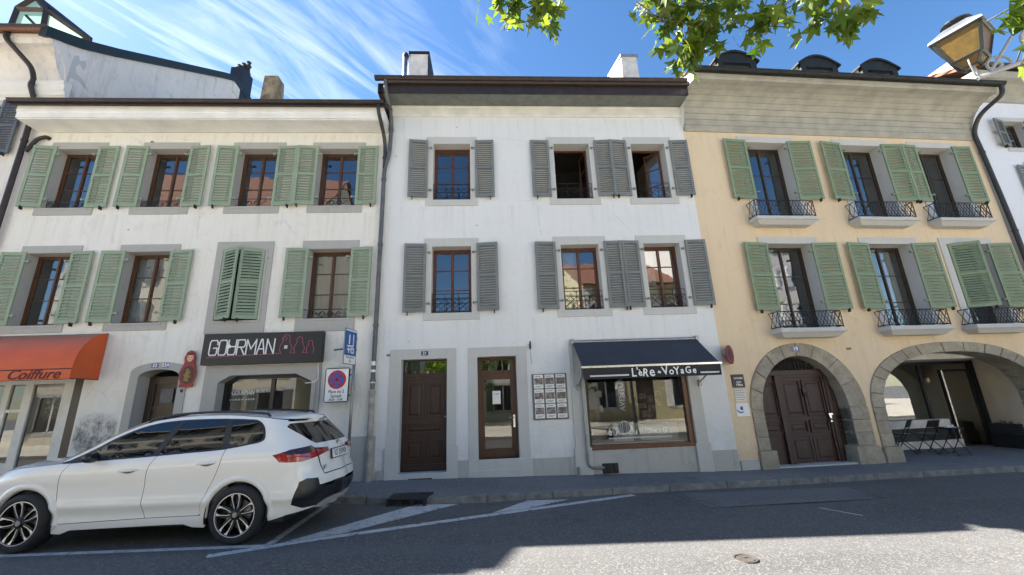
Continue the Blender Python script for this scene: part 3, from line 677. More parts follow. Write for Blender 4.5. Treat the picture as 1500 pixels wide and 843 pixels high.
# chimney on the roof
mb = MB(); mb.hexa([(-4.80, 1.7, 9.0), (-4.22, 1.7, 9.0), (-4.22, 2.3, 9.0), (-4.80, 2.3, 9.0)], [(-4.72, 1.75, 11.62), (-4.30, 1.75, 11.62), (-4.30, 2.15, 11.62), (-4.72, 2.15, 11.62)]); mb.build("chimney", "concrete_lichen", h1, bevel=0.015)
mb = MB(); mb.tube([(-6.05 + 0.03 * math.cos(q), -0.012, 7.98 + 0.05 * math.sin(q)) for q in [k * 0.6 for k in range(10)]], 0.010, 6, closed=True); mb.build("wall_ring", "iron_black", h1)
mb = MB(); mb.box(-1.0, -0.32, -0.025, 0.01, -0.5, 0.98); mb.box(-1.55, -1.0, -0.025, 0.01, -0.5, 0.98); mb.box(-4.29, -3.94, -0.022, 0.01, -0.5, 0.85); mb.build("plinth", "stone_plinth", h1)
# arched side door
mb = MB(); mb.ring(door_out, door_in, -0.022, 0.04); inn2 = [(x * 1.0 + (dc - x) * -0.08, z) for x, z in door_in]; mb.ring(inn2, door_in, 0.03, 0.36); sd_ = mb.build("door_surround", "stone_left", h1, bevel=0.004)
dr = MB(); dr.prism([(x + (0.001 if x < dc else -0.001), min(z, 2.36)) for x, z in door_in], 0.30, 0.34)
dr.ring(rect(-5.22, -4.52, 0.3, 2.30), rect(-5.12, -4.62, 0.4, 2.20), 0.27, 0.30); dr.box(-5.12, -4.62, 0.275, 0.30, 1.66, 1.74); dr.build("door", "wood_sash_dark", sd_)
mb = MB(); mb.box(-4.98, -4.72, 0.265, 0.298, 1.80, 2.10); mb.build("door_pane", "pipe_grey", sd_)
mb = MB(); mb.box(-4.375, -4.335, -0.04, -0.02, 2.0, 2.06); mb.build("door_bell", "plastic_black", h1)
mb = MB(); mb.sheet(rect(-6.32, -5.52, 0.75, 1.75), [], -0.006); st_ = mb.build("scrubbed_stain", "scrubbed_stain", h1, recalc=False, org=(-5.92, 0, 1.22)); st_.location = (-5.92 + 4.5, 0, 1.22)
# shop front of the left house
mb = MB()
so_ = [(-3.94, 0.0), (-3.94, 2.2), (-3.94, 2.515), (-1.54, 2.515), (-1.54, 2.2), (-1.54, 0.0)]; mb.ring(so_, shop_g, -0.03, 0.05); mb.ring([(x * 1.0 + (-2.7 - x) * -0.03, z + 0.02) for x, z in shop_g], shop_g, 0.03, 0.30)
mid_ = [(-3.76, 0.0), (-3.76, 2.2), (-3.76, 2.40), (-1.62, 2.40), (-1.62, 2.2), (-1.62, 0.0)]; mb.ring(mid_, shop_g, -0.045, -0.02)
sf = mb.build("shop_window", "stone_left", h1, bevel=0.004)
mb = MB(); gi = [(-3.56, 0.6), (-3.56, 2.13), (-3.36, 2.24), (-2.08, 2.24), (-1.79, 2.10), (-1.79, 0.6)]; mb.ring(shop_g, gi, 0.2, 0.25); mb.box(-2.66, -2.58, 0.19, 0.26, 0.6, 2.235); mb.build("window_frame", "plastic_black", sf)
mb = MB(); mb.sheet(gi, [], 0.225); mb.build("window_pane", "glass_shop", sf, recalc=False)
fnw = lambda X, Y, Z: (-3.02 + X, 0.212 - Z, 1.93 + Y)
text("GOURMAN", 0.15, lambda X, Y, Z: (-3.48 + X, 0.214 - Z, 1.955 + Y), "", None, align='LEFT', sx=0.62, shear=0.1).build("lettering", "letter_white", sf)
text("ÉPICERIE RUSSE", 0.085, lambda X, Y, Z: (-2.98 + X, 0.214 - Z, 1.975 + Y), "", None, align='LEFT', sx=0.62).build("lettering", "letter_white", sf)
text("o o m m m  o o o o", 0.07, lambda X, Y, Z: (-3.50 + X, 0.214 - Z, 1.82 + Y), "", None, align='LEFT', sx=0.9).build("lettering", "letter_white", sf)
# white pipe from the sign to the window
mb = MB(); mb.tube(bend([(-1.60, -0.05, 2.52), (-1.58, -0.05, 2.12), (-1.84, -0.05, 2.10)]), 0.012, 6); mb.build("cable_duct", "white_paint", h1)
# hairdresser's front under the orange awning
mb = MB()
for a, b in ((-8.70, -8.60), (-7.98, -7.86), (-7.58, -7.42), (-6.82, -6.62)): mb.box(a, b, 0.10, 0.18, 0.15, 2.36)
mb.box(-8.7, -6.62, 0.105, 0.175, 2.27, 2.36); mb.box(-8.70, -7.58, 0.105, 0.175, 0.15, 0.75); mb.box(-7.98, -7.58, 0.11, 0.17, 1.72, 1.78)
hf = mb.build("shop_window", "board_cream", h1, bevel=0.004)
mb = MB()
for a, b, c, d in ((-8.60, -7.98, 0.75, 2.27), (-7.86, -7.58, 0.75, 2.27), (-7.42, -6.82, 0.15, 2.27)): mb.quad((a, 0.14, c), (b, 0.14, c), (b, 0.14, d), (a, 0.14, d))
mb.build("window_pane", "glass_shop", hf, recalc=False)
for x_, z_, w_, h_ in ((-7.30, 1.55, 0.34, 0.5), (-6.98, 1.35, 0.16, 0.5), (-8.45, 1.2, 0.35, 0.5)):
    mb = MB(); mb.box(x_, x_ + w_, 0.30, 0.32, z_, z_ + h_); mb.build("poster", "photo_print", hf)
mb = MB(); mb.box(-6.62, -6.37, 0.10, 0.16, 0.15, 2.36); mb.build("side_panel", "wood_sash_dark", hf)

# ================================================================== middle house: white, grey shutters
h2 = root("townhouse", "white three-storey house with grey shutters and a dark grey boarded eave, number 21", "house", FA, 3.5, 0, 0, "terraced town houses")
U = [(0.60, 1.88), (3.67, 4.955), (5.71, 6.97)]
wins2 = []
for i, (a, b) in enumerate(U):
    wins2.append(((a, b, 6.22, 8.15), (a + 0.18, b - 0.18, 6.385, 7.95), i, 'up')); wins2.append(((a, b, 3.39, 5.37), (a + 0.18, b - 0.18, 3.555, 5.16), i, 'low'))
D1s, D1 = (-0.09, 1.345, -0.4, 2.755), (0.16, 1.145, 0.225, 2.53); D2s, D2 = (1.61, 2.90, -0.4, 2.75), (1.81, 2.67, 0.225, 2.54)
SH = (4.17, 6.52, 0.50, 2.72)
house_shell(h2, -0.3, 7.385, 9.06, 9.5, "plaster_mid", [grow(w_[1], 0.03) for w_ in wins2] + [(D1[0] - .03, D1[1] + .03, -0.35, D1[3] + .03), (D2[0] - .03, D2[1] + .03, -0.35, D2[3] + .03), SH], [0.0, 2.95, 6.0, 9.05], roof=(-0.62, 9.28), pitch=0.42)
for sur, op, i, lv in wins2:
    kw = {}
    if (i, lv) == (1, 'up'): kw = dict(openr=R(78), openl=R(88))
    if (i, lv) == (2, 'up'): kw = dict(openr=R(38), openl=R(86))
    cur = {(1, 'low'): (0.08, 0.5, "curtain_white"), (2, 'low'): (0.0, 0.42, "curtain_white")}.get((i, lv))
    window(h2, sur, op, "stone_grey", "wood_sash_red", 0.24 if not kw else 0.30, rail_cross, curtain=cur, **kw)
    zt, zb = (8.03, 6.435) if lv == 'up' else (5.225, 3.575)
    rnd = random.Random(i * 5 + len(lv) + 50)
    wd = 0.47 if lv == 'up' else 0.50
    shutter(h2, op[0] - 0.13, -1, wd, zb, zt, "paint_shutter_grey", rnd.uniform(2, 6), nsl=25, tilt=0.45); shutter(h2, op[1] + 0.13, 1, wd, zb, zt, "paint_shutter_grey", rnd.uniform(2, 7), nsl=25, tilt=0.45)
mb = MB(); mb.sweep([(0.0, 8.76), (-0.03, 8.76), (-0.05, 8.79), (-0.05, 9.0), (-0.07, 9.02), (-0.07, 9.055), (0, 9.055)], -0.298, 7.38); mb.build("cornice", "board_cream", h2, bevel=0.004)
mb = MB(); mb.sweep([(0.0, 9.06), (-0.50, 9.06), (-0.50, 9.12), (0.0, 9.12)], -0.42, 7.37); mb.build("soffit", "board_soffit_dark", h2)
mb = MB(); mb.box(-0.52, 7.375, -0.54, -0.50, 9.05, 9.32); mb.box(-0.54, -0.42, -0.54, 0.1, 9.05, 9.32); mb.build("fascia", "gutter_brown", h2)
gutter(h2, -0.60, 7.34, -0.615, 9.42, 0.075, "gutter_brown")
pipe(h2, bend([(-0.34, -0.6, 9.36), (-0.34, -0.58, 9.15), (-0.27, -0.09, 8.6), (-0.30, -0.08, 7.6), (-0.40, -0.085, 7.22), (-0.42, -0.085, 1.9)]), 0.05, "pipe_grey", clips=(8.3, 6.9, 5.2, 3.3, 2.1))
pipe(h2, [(-0.42, -0.085, 1.92), (-0.42, -0.085, 0.10)], 0.062, "pipe_base", "pipe_shoe", clips=(1.86, 0.72))
for z_, h_ in ((2.42, 0.09), (2.28, 0.05), (2.05, 0.06)):
    mb = MB(); mb.tube([(-0.42, -0.085, z_), (-0.42, -0.085, z_ + h_)], 0.052, 10); mb.build("sticker", "letter_white", h2)
# chimneys
mb = MB(); mb.box(-0.12, 0.42, 1.1, 2.0, 9.6, 11.86); ch = mb.build("chimney", "chimney_render", h2, bevel=0.01)
mb = MB(); mb.hexa([(-0.16, 1.06, 11.86), (0.46, 1.06, 11.86), (0.46, 2.05, 11.86), (-0.16, 2.05, 11.86)], [(-0.16, 1.06, 11.93), (0.46, 1.06, 11.93), (0.46, 2.05, 12.0), (-0.16, 2.05, 12.0)]); mb.box(0.425, 0.46, 1.08, 2.0, 10.0, 11.86); mb.build("chimney_cap", "gutter_dark", ch)
mb = MB(); mb.tube([(-0.26, 1.15, 9.6), (-0.26, 1.15, 11.78)], 0.085, 14); fl = mb.build("flue_pipe", "steel", h2, smooth=True)
mb = MB(); mb.lathe([(0.0, 0.14), (0.075, 0.12), (0.095, 0.05), (0.095, 0.0), (0.06, -0.02)], (-0.26, 1.15, 11.78), 14); mb.build("flue_cap", "iron_black", fl)
mb = MB(); mb.hexa([(6.40, 1.2, 9.9), (6.98, 1.2, 9.9), (6.98, 2.2, 9.9), (5.90, 2.2, 9.9)], [(6.46, 1.2, 11.95), (6.96, 1.2, 11.95), (6.96, 2.0, 11.95), (6.30, 2.0, 11.95)]); ch = mb.build("chimney", "chimney_render", h2, bevel=0.01)
mb = MB(); mb.hexa([(6.43, 1.16, 11.95), (7.0, 1.16, 11.95), (7.0, 2.05, 11.95), (6.27, 2.05, 11.95)], [(6.43, 1.16, 12.03), (7.0, 1.16, 12.03), (7.0, 2.05, 12.03), (6.27, 2.05, 12.03)]); mb.build("chimney_cap", "zinc", ch)
# plinths
mb = MB(); mb.box(2.9, 3.86, -0.03, 0.01, -0.5, 0.395); mb.box(6.76, 7.38, -0.03, 0.01, -0.5, 0.385); mb.box(-0.29, -0.10, -0.028, 0.01, -0.5, 0.30); mb.box(1.35, 1.61, -0.028, 0.01, -0.5, 0.42); mb.box(4.17, 6.5, -0.012, 0.2, -0.5, 0.50); mb.build("plinth", "stone_plinth", h2, bevel=0.005)
# doors
mb = MB(); opening_ring(mb, D1s, (D1[0], D1[1], -0.5, D1[3]), 0.22); mb.box(-0.12, 0.155, -0.05, 0.02, -0.5, 0.72); mb.box(1.15, 1.375, -0.05, 0.02, -0.5, 0.72); mb.box(-0.1, 1.2, -0.06, 0.4, -0.5, 0.215)
ds = mb.build("door_surround", "stone_grey", h2, bevel=0.006)
a, b, c, d = D1
mb = MB(); mb.box(a, b, 0.20, 0.25, c, 2.19)
def panel(mb, x0, x1, z0, z1, y, w_=0.045, dp=0.02):
    mb.ring(rect(x0, x1, z0, z1), rect(x0 + w_, x1 - w_, z0 + w_, z1 - w_), y - dp, y + 0.002); mb.hexa([(x0 + 0.075, y - 0.001, z0 + 0.075), (x1 - 0.075, y - 0.001, z0 + 0.075), (x1 - 0.075, y - 0.001, z1 - 0.075), (x0 + 0.075, y - 0.001, z1 - 0.075)], [(x0 + 0.10, y - 0.016, z0 + 0.1), (x1 - 0.1, y - 0.016, z0 + 0.1), (x1 - 0.1, y - 0.016, z1 - 0.1), (x0 + 0.1, y - 0.016, z1 - 0.1)])
for x0, x1 in ((a + 0.08, a + 0.46), (a + 0.53, b - 0.08)):
    panel(mb, x0, x1, 1.28, 2.05, 0.20); panel(mb, x0, x1, 0.42, 0.84, 0.20)
panel(mb, a + 0.08, b - 0.08, 0.95, 1.20, 0.20)
mb.box(a + 0.03, b - 0.03, 0.17, 0.20, 0.25, 0.36)
for i in range(15): x = a + 0.07 + i * (b - a - 0.14) / 14; mb.lathe([(0, -0.012), (0.011, 0)], (x, 0.175, 0.31), 6, axis='Y'); mb.lathe([(0, -0.012), (0.009, 0)], (x, 0.20, 2.12), 6, axis='Y')
dd = mb.build("door", "wood_door", ds, bevel=0.004)
mb = MB(); mb.ring(rect(a, b, 2.19, d), rect(a + 0.03, b - 0.03, 2.235, d - 0.03), 0.19, 0.25); mb.build("transom", "wood_door", ds)
mb = MB(); mb.quad((a, 0.215, 2.2), (b, 0.215, 2.2), (b, 0.215, d), (a, 0.215, d)); mb.build("transom_pane", "glass_window", ds, recalc=False)
mb = MB(); mb.lathe([(0, -0.06), (0.02, -0.05), (0.022, -0.02), (0.01, 0)], (b - 0.05, 0.20, 1.30), 10, axis='Y'); mb.lathe([(0, -0.01), (0.018, 0)], (a + 0.26, 0.20, 2.27), 8, axis='Y'); mb.build("door_knob", "metal_grey", ds)
mb = MB(); mb.box(a + 0.22, a + 0.70, -0.068, -0.055, 0.08, 0.125); mb.build("foot_vent", "drain_iron", ds)
mb = MB(); opening_ring(mb, D2s, (D2[0], D2[1], -0.5, D2[3]), 0.26); mb.box(1.60, 2.93, -0.035, 0.01, -0.5, 0.42); mb.box(1.7, 2.75, -0.05, 0.4, -0.5, 0.215); ds = mb.build("door_surround", "stone_grey", h2, bevel=0.006)
a, b, c, d = D2
mb = MB(); mb.ring(rect(a, b, c, 2.18), rect(a + 0.13, b - 0.13, c + 0.36, 2.06), 0.22, 0.27); mb.ring(rect(a + 0.11, b - 0.11, c + 0.34, 2.08), rect(a + 0.14, b - 0.14, c + 0.37, 2.05), 0.21, 0.275)
mb.ring(rect(a, b, 2.18, d), rect(a + 0.09, b - 0.07, 2.25, d - 0.07), 0.22, 0.27); mb.build("door", "wood_door_glazed", ds, bevel=0.004)
mb = MB(); mb.quad((a + .1, 0.245, c + .34), (b - .1, 0.245, c + .34), (b - .1, 0.245, 2.08), (a + .1, 0.245, 2.08)); mb.quad((a + .05, 0.245, 2.2), (b - .05, 0.245, 2.2), (b - .05, 0.245, d), (a + .05, 0.245, d)); mb.build("door_pane", "glass_shop", ds, recalc=False)
mb = MB(); mb.tube([(b - 0.075, 0.215, 1.22), (b - 0.075, 0.17, 1.22), (b - 0.19, 0.17, 1.22)], 0.011, 8); mb.box(b - 0.095, b - 0.055, 0.21, 0.222, 1.02, 1.28); mb.build("door_handle", "steel", ds)
mb = MB(); mb.box(a + 0.32, a + 0.50, 0.236, 0.240, 1.52, 1.80); pp = mb.build("notice", "white_paint", ds)
text("OUVERT", 0.035, lambda X, Y, Z: (a + 0.41 + X, 0.2345 - Z * .3, 1.73 + Y), "", None, sx=0.9).build("lettering", "letter_black", ds)
# shop front
mb = MB()
for x0, x1 in ((3.86, 4.17), (6.50, 6.76)): mb.box(x0, x1, -0.045, 0.25, -0.5, 2.78); mb.box(x0 - 0.03, x1 + 0.03, -0.065, 0.01, -0.5, 0.56)
mb.box(4.17, 6.5, -0.03, 0.25, 2.66, 2.80); sf = mb.build("shop_window", "stone_grey", h2, bevel=0.006)
mb = MB(); mb.box(4.17, 6.5, -0.03, 0.16, 0.50, 0.585); mb.box(6.385, 6.5, 0.02, 0.14, 0.585, 2.66); mb.box(4.17, 6.385, 0.02, 0.14, 2.55, 2.66); mb.build("window_frame", "wood_shop", sf, bevel=0.005)
mb = MB(); mb.box(4.17, 4.235, 0.02, 0.14, 0.585, 2.55); mb.build("window_stile", "plastic_black", sf)
mb = MB(); mb.quad((4.235, 0.08, 0.585), (6.385, 0.08, 0.585), (6.385, 0.08, 2.55), (4.235, 0.08, 2.55)); mb.build("window_pane", "glass_shop", sf, recalc=False)
# display inside the shop: white back board with papers and a dark blind panel
mb = MB(); mb.box(5.40, 6.36, 0.55, 0.57, 1.02, 2.6); mb.build("display_panel", "sign_black", sf)
mb = MB(); mb.box(4.3, 6.36, 0.25, 0.55, 0.55, 0.60); mb.box(4.85, 6.36, 0.50, 0.53, 0.6, 0.98); mb.build("display_shelf", "white_paint", sf)
mb = MB()
for x, z, w_, h_ in ((5.55, 1.50, .16, .13), (5.74, 1.42, .14, .16), (5.93, 1.56, .15, .12), (5.50, 1.30, .2, .11), (5.75, 1.21, .15, .15), (5.95, 1.33, .11, .12), (5.58, 1.09, .24, .15)): mb.box(x, x + w_, 0.538, 0.546, z, z + h_)
mb.build("notice", "photo_print", sf)
text("è RE du VoYaGe", 0.20, lambda X, Y, Z: (5.32 + X, 0.072 - Z, 0.84 + Y), "", None, sx=0.95, sp=1.1).build("lettering", "letter_white", sf)
text("AVENTURE", 0.17, lambda X, Y, Z: (5.07 - Y, 0.30 - Z, 1.66 + X), "", None, sx=0.95).build("lettering", "letter_white", sf)
mb = MB(); mb.lathe([(0.0, 0.0), (0.13, 0.0), (0.13, 0.004)], (4.98, 0.066, 0.93), 28, axis='Y'); em = mb.build("emblem", "pipe_grey", sf)
mb = MB()
for k in range(3): mb.tube([(4.98 + 0.13 * math.cos(q) * (0.35 + 0.32 * k), 0.06, 0.93 + 0.13 * math.sin(q)) for q in [2 * math.pi * i / 24 for i in range(24)]], 0.0035, 4, closed=True)
mb.build("emblem_lines", "letter_white", em)
mb = MB()
for k in range(44): mb.box(4.62 + k * 0.032, 4.636 + k * 0.032, 0.066, 0.07, 0.70, 0.725)
mb.build("dotted_line", "letter_white", sf)
# cellar vent and grey rain pipe of the shop
mb = MB(); mb.box(4.40, 4.74, -0.025, 0.02, 0.035, 0.235); vt = mb.build("cellar_vent", "drain_iron", h2)
mb = MB()
for k in range(4): mb.box(4.43 + k * 0.075, 4.45 + k * .075, -0.04, -0.025, 0.045, 0.225)
mb.build("vent_bar", "letter_black", vt)
pipe(h2, bend([(4.09, -0.10, 2.55), (4.09, -0.10, 0.17), (4.42, -0.10, 0.16)]), 0.028, "metal_grey")
pipe(h2, [(3.88, -0.10, -0.1), (3.88, -0.10, 0.20)], 0.03, "metal_grey", "cable_stub")
mb = MB(); mb.box(2.975, 3.015, -0.06, 0.0, 2.68, 2.80); mb.tube([(3.0, -0.05, 2.85), (3.0, -0.05, 2.70)], 0.018, 6); mb.build("cable_bracket", "iron_black", h2)
mb = MB(); mb.tube([(3.0, -0.03, 2.7), (3.01, -0.02, 2.35)], 0.005, 5); mb.build("cable", "metal_grey", h2)

# ================================================================== right house: apricot, arches, green shutters
h3 = root("townhouse", "apricot house with stone arches, leaf green shutters and a deep boarded cove under its eaves", "house", FB, 4.4, 0, 0, "terraced town houses")
X3 = [(1.47, 3.09), (4.27, 5.93), (6.60, 8.19)]
wins3 = []
for i, (a, b) in enumerate(X3):
    wins3.append(((a, b, 5.70, 8.235), (a + 0.2, b - 0.2, 5.72, 8.06), i, 'up')); wins3.append(((a, b, 2.88, 5.315), (a + 0.2, b - 0.2, 2.90, 5.14), i, 'low'))
def arch_loop(c, hwl, hwr, zs, h, zb, n=28, p=2.0, foot=()):
    L_ = []
    for i in range(n + 1):
        q = math.pi * i / n; x = -math.cos(q); z = math.sin(q)
        x = math.copysign(abs(x) ** (2 / p), x); z = z ** (2 / p)
        L_.append((c + (hwl if x < 0 else hwr) * x, zs + h * z))
    return [(L_[0][0], zb)] + L_ + [(L_[-1][0], zb)]
A1i = arch_loop(1.86, 1.09, 1.01, 1.15, 1.19, -0.5); A1o = arch_loop(1.89, 1.40, 1.43, 1.20, 1.44, -0.5)
A2i = arch_loop(5.98, 2.20, 2.2, 1.10, 1.24, -0.5, p=2.35); A2o = arch_loop(5.98, 2.52, 2.52, 1.12, 1.46, -0.5, p=2.3)
house_shell(h3, 0.0, 8.86, 9.3, 9.5, "plaster_apricot", [grow(w_[1], 0.03) for w_ in wins3], [2.62, 5.6, 8.4], roof=(-0.93, 9.44), pitch=0.50, extra_holes=[[(x, z) for x, z in A1i], [(x, z) for x, z in A2i]], back=2.5)
def balcony(w_, a, b, z0, z1, zr):
    o_ = 0.31; x0, x1 = a - 0.34, b + 0.12
    mb = MB()
    def slab(x0, x1, o, z0, z1): mb.box(x0, x1, -o, 0.02, z0, z1)
    slab(x0 + 0.03, x1 - 0.03, o_, z1 - 0.05, z1); slab(x0 + 0.0, x1 - 0.0, o_ + 0.03, z1 - 0.10, z1 - 0.05)
    mb.hexa([(x0 + 0.14, -o_ + 0.10, z0), (x1 - 0.14, -o_ + 0.10, z0), (x1 - 0.14, 0.02, z0), (x0 + 0.14, 0.02, z0)], [(x0 + 0.02, -o_, z1 - 0.10), (x1 - 0.02, -o_, z1 - 0.10), (x1 - 0.02, 0.02, z1 - 0.10), (x0 + 0.02, 0.02, z1 - 0.10)])
    bal = mb.build("balcony", "stone_grey", w_, bevel=0.006)
    mb = MB(); g = 0.012; zb = z1 + 0.035; xa, xb = x0 + 0.04, x1 - 0.04; yf = -o_ + 0.02
    for z in (zb, zr): mb.bar((xa, yf, z), (xb, yf, z), g + 0.004); mb.bar((xa, yf, z), (xa, 0, z), g + 0.004); mb.bar((xb, yf, z), (xb, 0, z), g + 0.004)
    for x in (xa, xb): mb.bar((x, yf, z1), (x, yf, zr + 0.01), 0.018)
    n = 9; stp = (xb - xa) / n
    for i in range(n):
        p, q = xa + i * stp, xa + (i + 1) * stp; zm_ = (zb + zr) / 2
        mb.bar((p, yf, zb), (q, yf, zr), g); mb.bar((p, yf, zr), (q, yf, zb), g)
        c_ = (p + q) / 2; mb.bar((p, yf, zm_), (c_, yf, zr), g * .7); mb.bar((c_, yf, zr), (q, yf, zm_), g * .7); mb.bar((p, yf, zm_), (c_, yf, zb), g * .7); mb.bar((c_, yf, zb), (q, yf, zm_), g * .7)
    for x in (xa, xb):
        for i in range(2):
            p, q = yf + i * abs(yf) / 2, yf + (i + 1) * abs(yf) / 2; mb.bar((x, p, zb), (x, q, zr), g); mb.bar((x, p, zr), (x, q, zb), g)
    mb.build("railing", "iron_black", bal)
for sur, op, i, lv in wins3:
    cur = {(1, 'up'): (0.1, 0.5, "curtain_white"), (1, 'low'): (0.45, 0.9, "curtain_white")}.get((i, lv))
    w_ = window(h3, sur, op, "stone_grey", "wood_sash_dark", 0.30, None, curtain=cur, bars=(0.33, 0.66))
    up = lv == 'up'
    # balconies are parts of the house in their own right
    balcony(h3, op[0], op[1], 5.57 if up else 2.745, 5.77 if up else 2.955, 6.20 if up else 3.345)
    zt, zb = (8.10, 6.36) if up else (5.145, 3.42)
    rnd = random.Random(i * 11 + len(lv) + 90); wd = 0.655
    if up and i == 2: wl_ = 0.55; wr_ = 0.55
    else: wl_ = wr_ = wd
    if (i, lv) == (2, 'low'): shutter(h3, op[0] + 0.03, 1, 0.66, zb, zt, "paint_shutter_leaf", 24, d0=-0.02, nsl=24, tilt=0.4, label="leaf green shutter swung half shut across its window")
    else: shutter(h3, op[0] + 0.01, -1, wl_, zb, zt, "paint_shutter_leaf", rnd.uniform(2, 6), nsl=19, tilt=0.45)
    shutter(h3, op[1] - 0.005, 1, wr_, zb, zt, "paint_shutter_leaf", rnd.uniform(2, 6), nsl=19, tilt=0.45)
# boarded cove under the eaves
def cove(x0, x1, y1, za, zb, n):
    prof = [(0.0, za)]; P = []
    for i in range(n + 1):
        q = (math.pi / 2) * i / n; P.append((-(1 - math.cos(q)) * y1 - 0.07, za + 0.16 + (zb - za - 0.16) * math.sin(q)))
    prof += [(-0.03, za), (-0.06, za + 0.05), (-0.06, za + 0.10), (-0.07, za + 0.12)]
    for a_, b_ in zip(P, P[1:]):
        a_, b_ = Vector(a_), Vector(b_); t_ = (b_ - a_).normalized(); n_ = Vector((-t_.y, t_.x)); n_ = n_ if n_.x < 0 or n_.y < 0 else -n_
        prof += [tuple(a_ + n_ * 0.004), tuple(a_ + t_ * 0.008 - n_ * 0.008), tuple(a_ + t_ * 0.014 + n_ * 0.008), tuple(b_ + n_ * 0.004)]
    e = P[-1]; prof += [(e[0] - 0.01, e[1]), (e[0] - 0.01, e[1] + 0.06), (e[0] - 0.045, e[1] + 0.075), (e[0] - 0.045, e[1] + 0.16), (0.0, e[1] + 0.16)]
    return prof
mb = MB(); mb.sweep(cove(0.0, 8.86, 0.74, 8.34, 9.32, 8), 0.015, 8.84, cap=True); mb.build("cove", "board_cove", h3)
gutter(h3, -0.03, 8.98, -0.93, 9.52, 0.085, "gutter_dark")
mb = MB(); mb.sweep([(-0.86, 9.46), (-0.90, 9.46), (-0.90, 9.56), (-0.86, 9.56)], -0.02, 8.95); mb.build("fascia", "gutter_dark", h3)
mb = MB(); mb.quad((-0.012, -0.86, 9.32), (-0.012, -0.86, 9.55), (-0.012, 1.6, 10.6), (-0.012, 1.6, 9.32)); mb.add([(-0.012, -0.86, 9.32), (-0.012, 1.6, 9.32), (-0.012, 1.6, 8.9), (-0.012, 0.0, 8.34), (-0.012, -0.1, 8.5), (-0.012, -0.25, 8.95), (-0.012, -0.5, 9.2)], [(0, 1, 2, 3, 4, 5, 6)]); mb.build("verge_panel", "board_white", h3, recalc=False)
pipe(h3, bend([(8.90, -0.93, 9.45), (8.90, -0.90, 9.2), (8.80, -0.35, 8.95), (8.80, -0.10, 8.55), (8.85, -0.09, 8.1), (8.95, -0.09, 6.0), (8.95, -0.09, -0.3)]), 0.055, "pipe_dark", clips=(7.9, 5.5, 3.0))
# dormers with curved roofs
for k, c in enumerate((2.72, 5.55, 7.72)):
    hw = 0.70; y0 = 0.85; zb = 10.35; zs = 11.70
    def bow(hw_, z, rise, n=10): return [(c - hw_ + 2 * hw_ * i / n, z + rise * math.sin(math.pi * i / n)) for i in range(n + 1)]
    mb = MB(); mb.prism([(c - hw + 0.06, zb)] + bow(hw - 0.06, zs, 0.26) + [(c + hw - 0.06, zb)], y0 + 0.10, y0 + 2.6); dm = mb.build("dormer", "board_white", h3)
    mb = MB(); fr = [(c - hw + 0.05, zb)] + bow(hw - 0.05, zs, 0.27) + [(c + hw - 0.05, zb)]; mb.ring(fr, [(c - 0.46, zb + .01)] + bow(0.46, zs - 0.14, 0.0) + [(c + 0.46, zb + .01)], y0, y0 + 0.11); mb.box(c - 0.46, c + 0.46, y0 + 0.03, y0 + 0.08, zb, 11.36); [mb.box(c - 0.46, c + 0.46, y0 + 0.02, y0 + 0.04, z_, z_ + 0.025) for z_ in (11.40, 11.46)]; mb.build("dormer_front", "gutter_dark", dm)
    mb = MB(); mb.quad((c - 0.46, y0 + 0.05, 11.28), (c + 0.46, y0 + 0.05, 11.28), (c + 0.46, y0 + 0.05, zs - 0.13), (c - 0.46, y0 + 0.05, zs - 0.13)); mb.build("dormer_pane", "glass_window", dm, recalc=False)
    mb = MB(); up_ = bow(hw + 0.05, zs - 0.02, 0.34); lo_ = bow(hw + 0.05, zs - 0.08, 0.32)
    mb.prism(lo_ + up_[::-1], y0 - 0.05, y0 + 2.7); mb.build("dormer_roof", "gutter_dark", dm)
# arch of the gate: voussoirs with joints, plinth blocks
def arch_stones(name, inn, outl, y0, depth, nst, rnd, feet):
    ni = len(inn) - 2; mb = MB(); P, Q = inn[1:-1], outl[1:-1]; m = len(P) - 1
    def at(L_, u):
        f = u * m; k = min(int(f), m - 1); f -= k; return (L_[k][0] + (L_[k + 1][0] - L_[k][0]) * f, L_[k][1] + (L_[k + 1][1] - L_[k][1]) * f)
    us = [0]; 
    for i in range(nst): us.append(us[-1] + rnd.uniform(0.8, 1.3))
    us = [u / us[-1] for u in us]; g = 0.0022
    for u0, u1 in zip(us, us[1:]):
        k = 5; A = [at(P, u0 + g + (u1 - u0 - 2 * g) * i / k) for i in range(k + 1)]; B = [at(Q, u0 + g + (u1 - u0 - 2 * g) * i / k) for i in range(k + 1)]
        pr = rnd.uniform(-0.006, 0.006); mb.prism(A + B[::-1], y0 + pr, depth)
    for side in (0, -1):
        (xi, zi), (xo, zo) = P[side], Q[side]; z = min(zi, zo); n = 3; hs_ = [(-0.5, feet)] + [(feet + (z - feet) * i / n, feet + (z - feet) * (i + 1) / n) for i in range(n)]
        for j, (za, zb) in enumerate(hs_):
            e = 0.10 if j == 0 else 0; s_ = 1 if side == 0 else -1; pr = rnd.uniform(-0.006, 0.006) - (0.045 if j == 0 else 0)
            x0, x1 = sorted((xi + e * s_, xo - (0.02 if j == 0 else 0) * s_)); mb.box(x0, x1, y0 + pr, depth, za + 0.006, zb - (0.006 if j < n else 0))
    return mb.build(name, "stone_arch", h3, bevel=0.012)
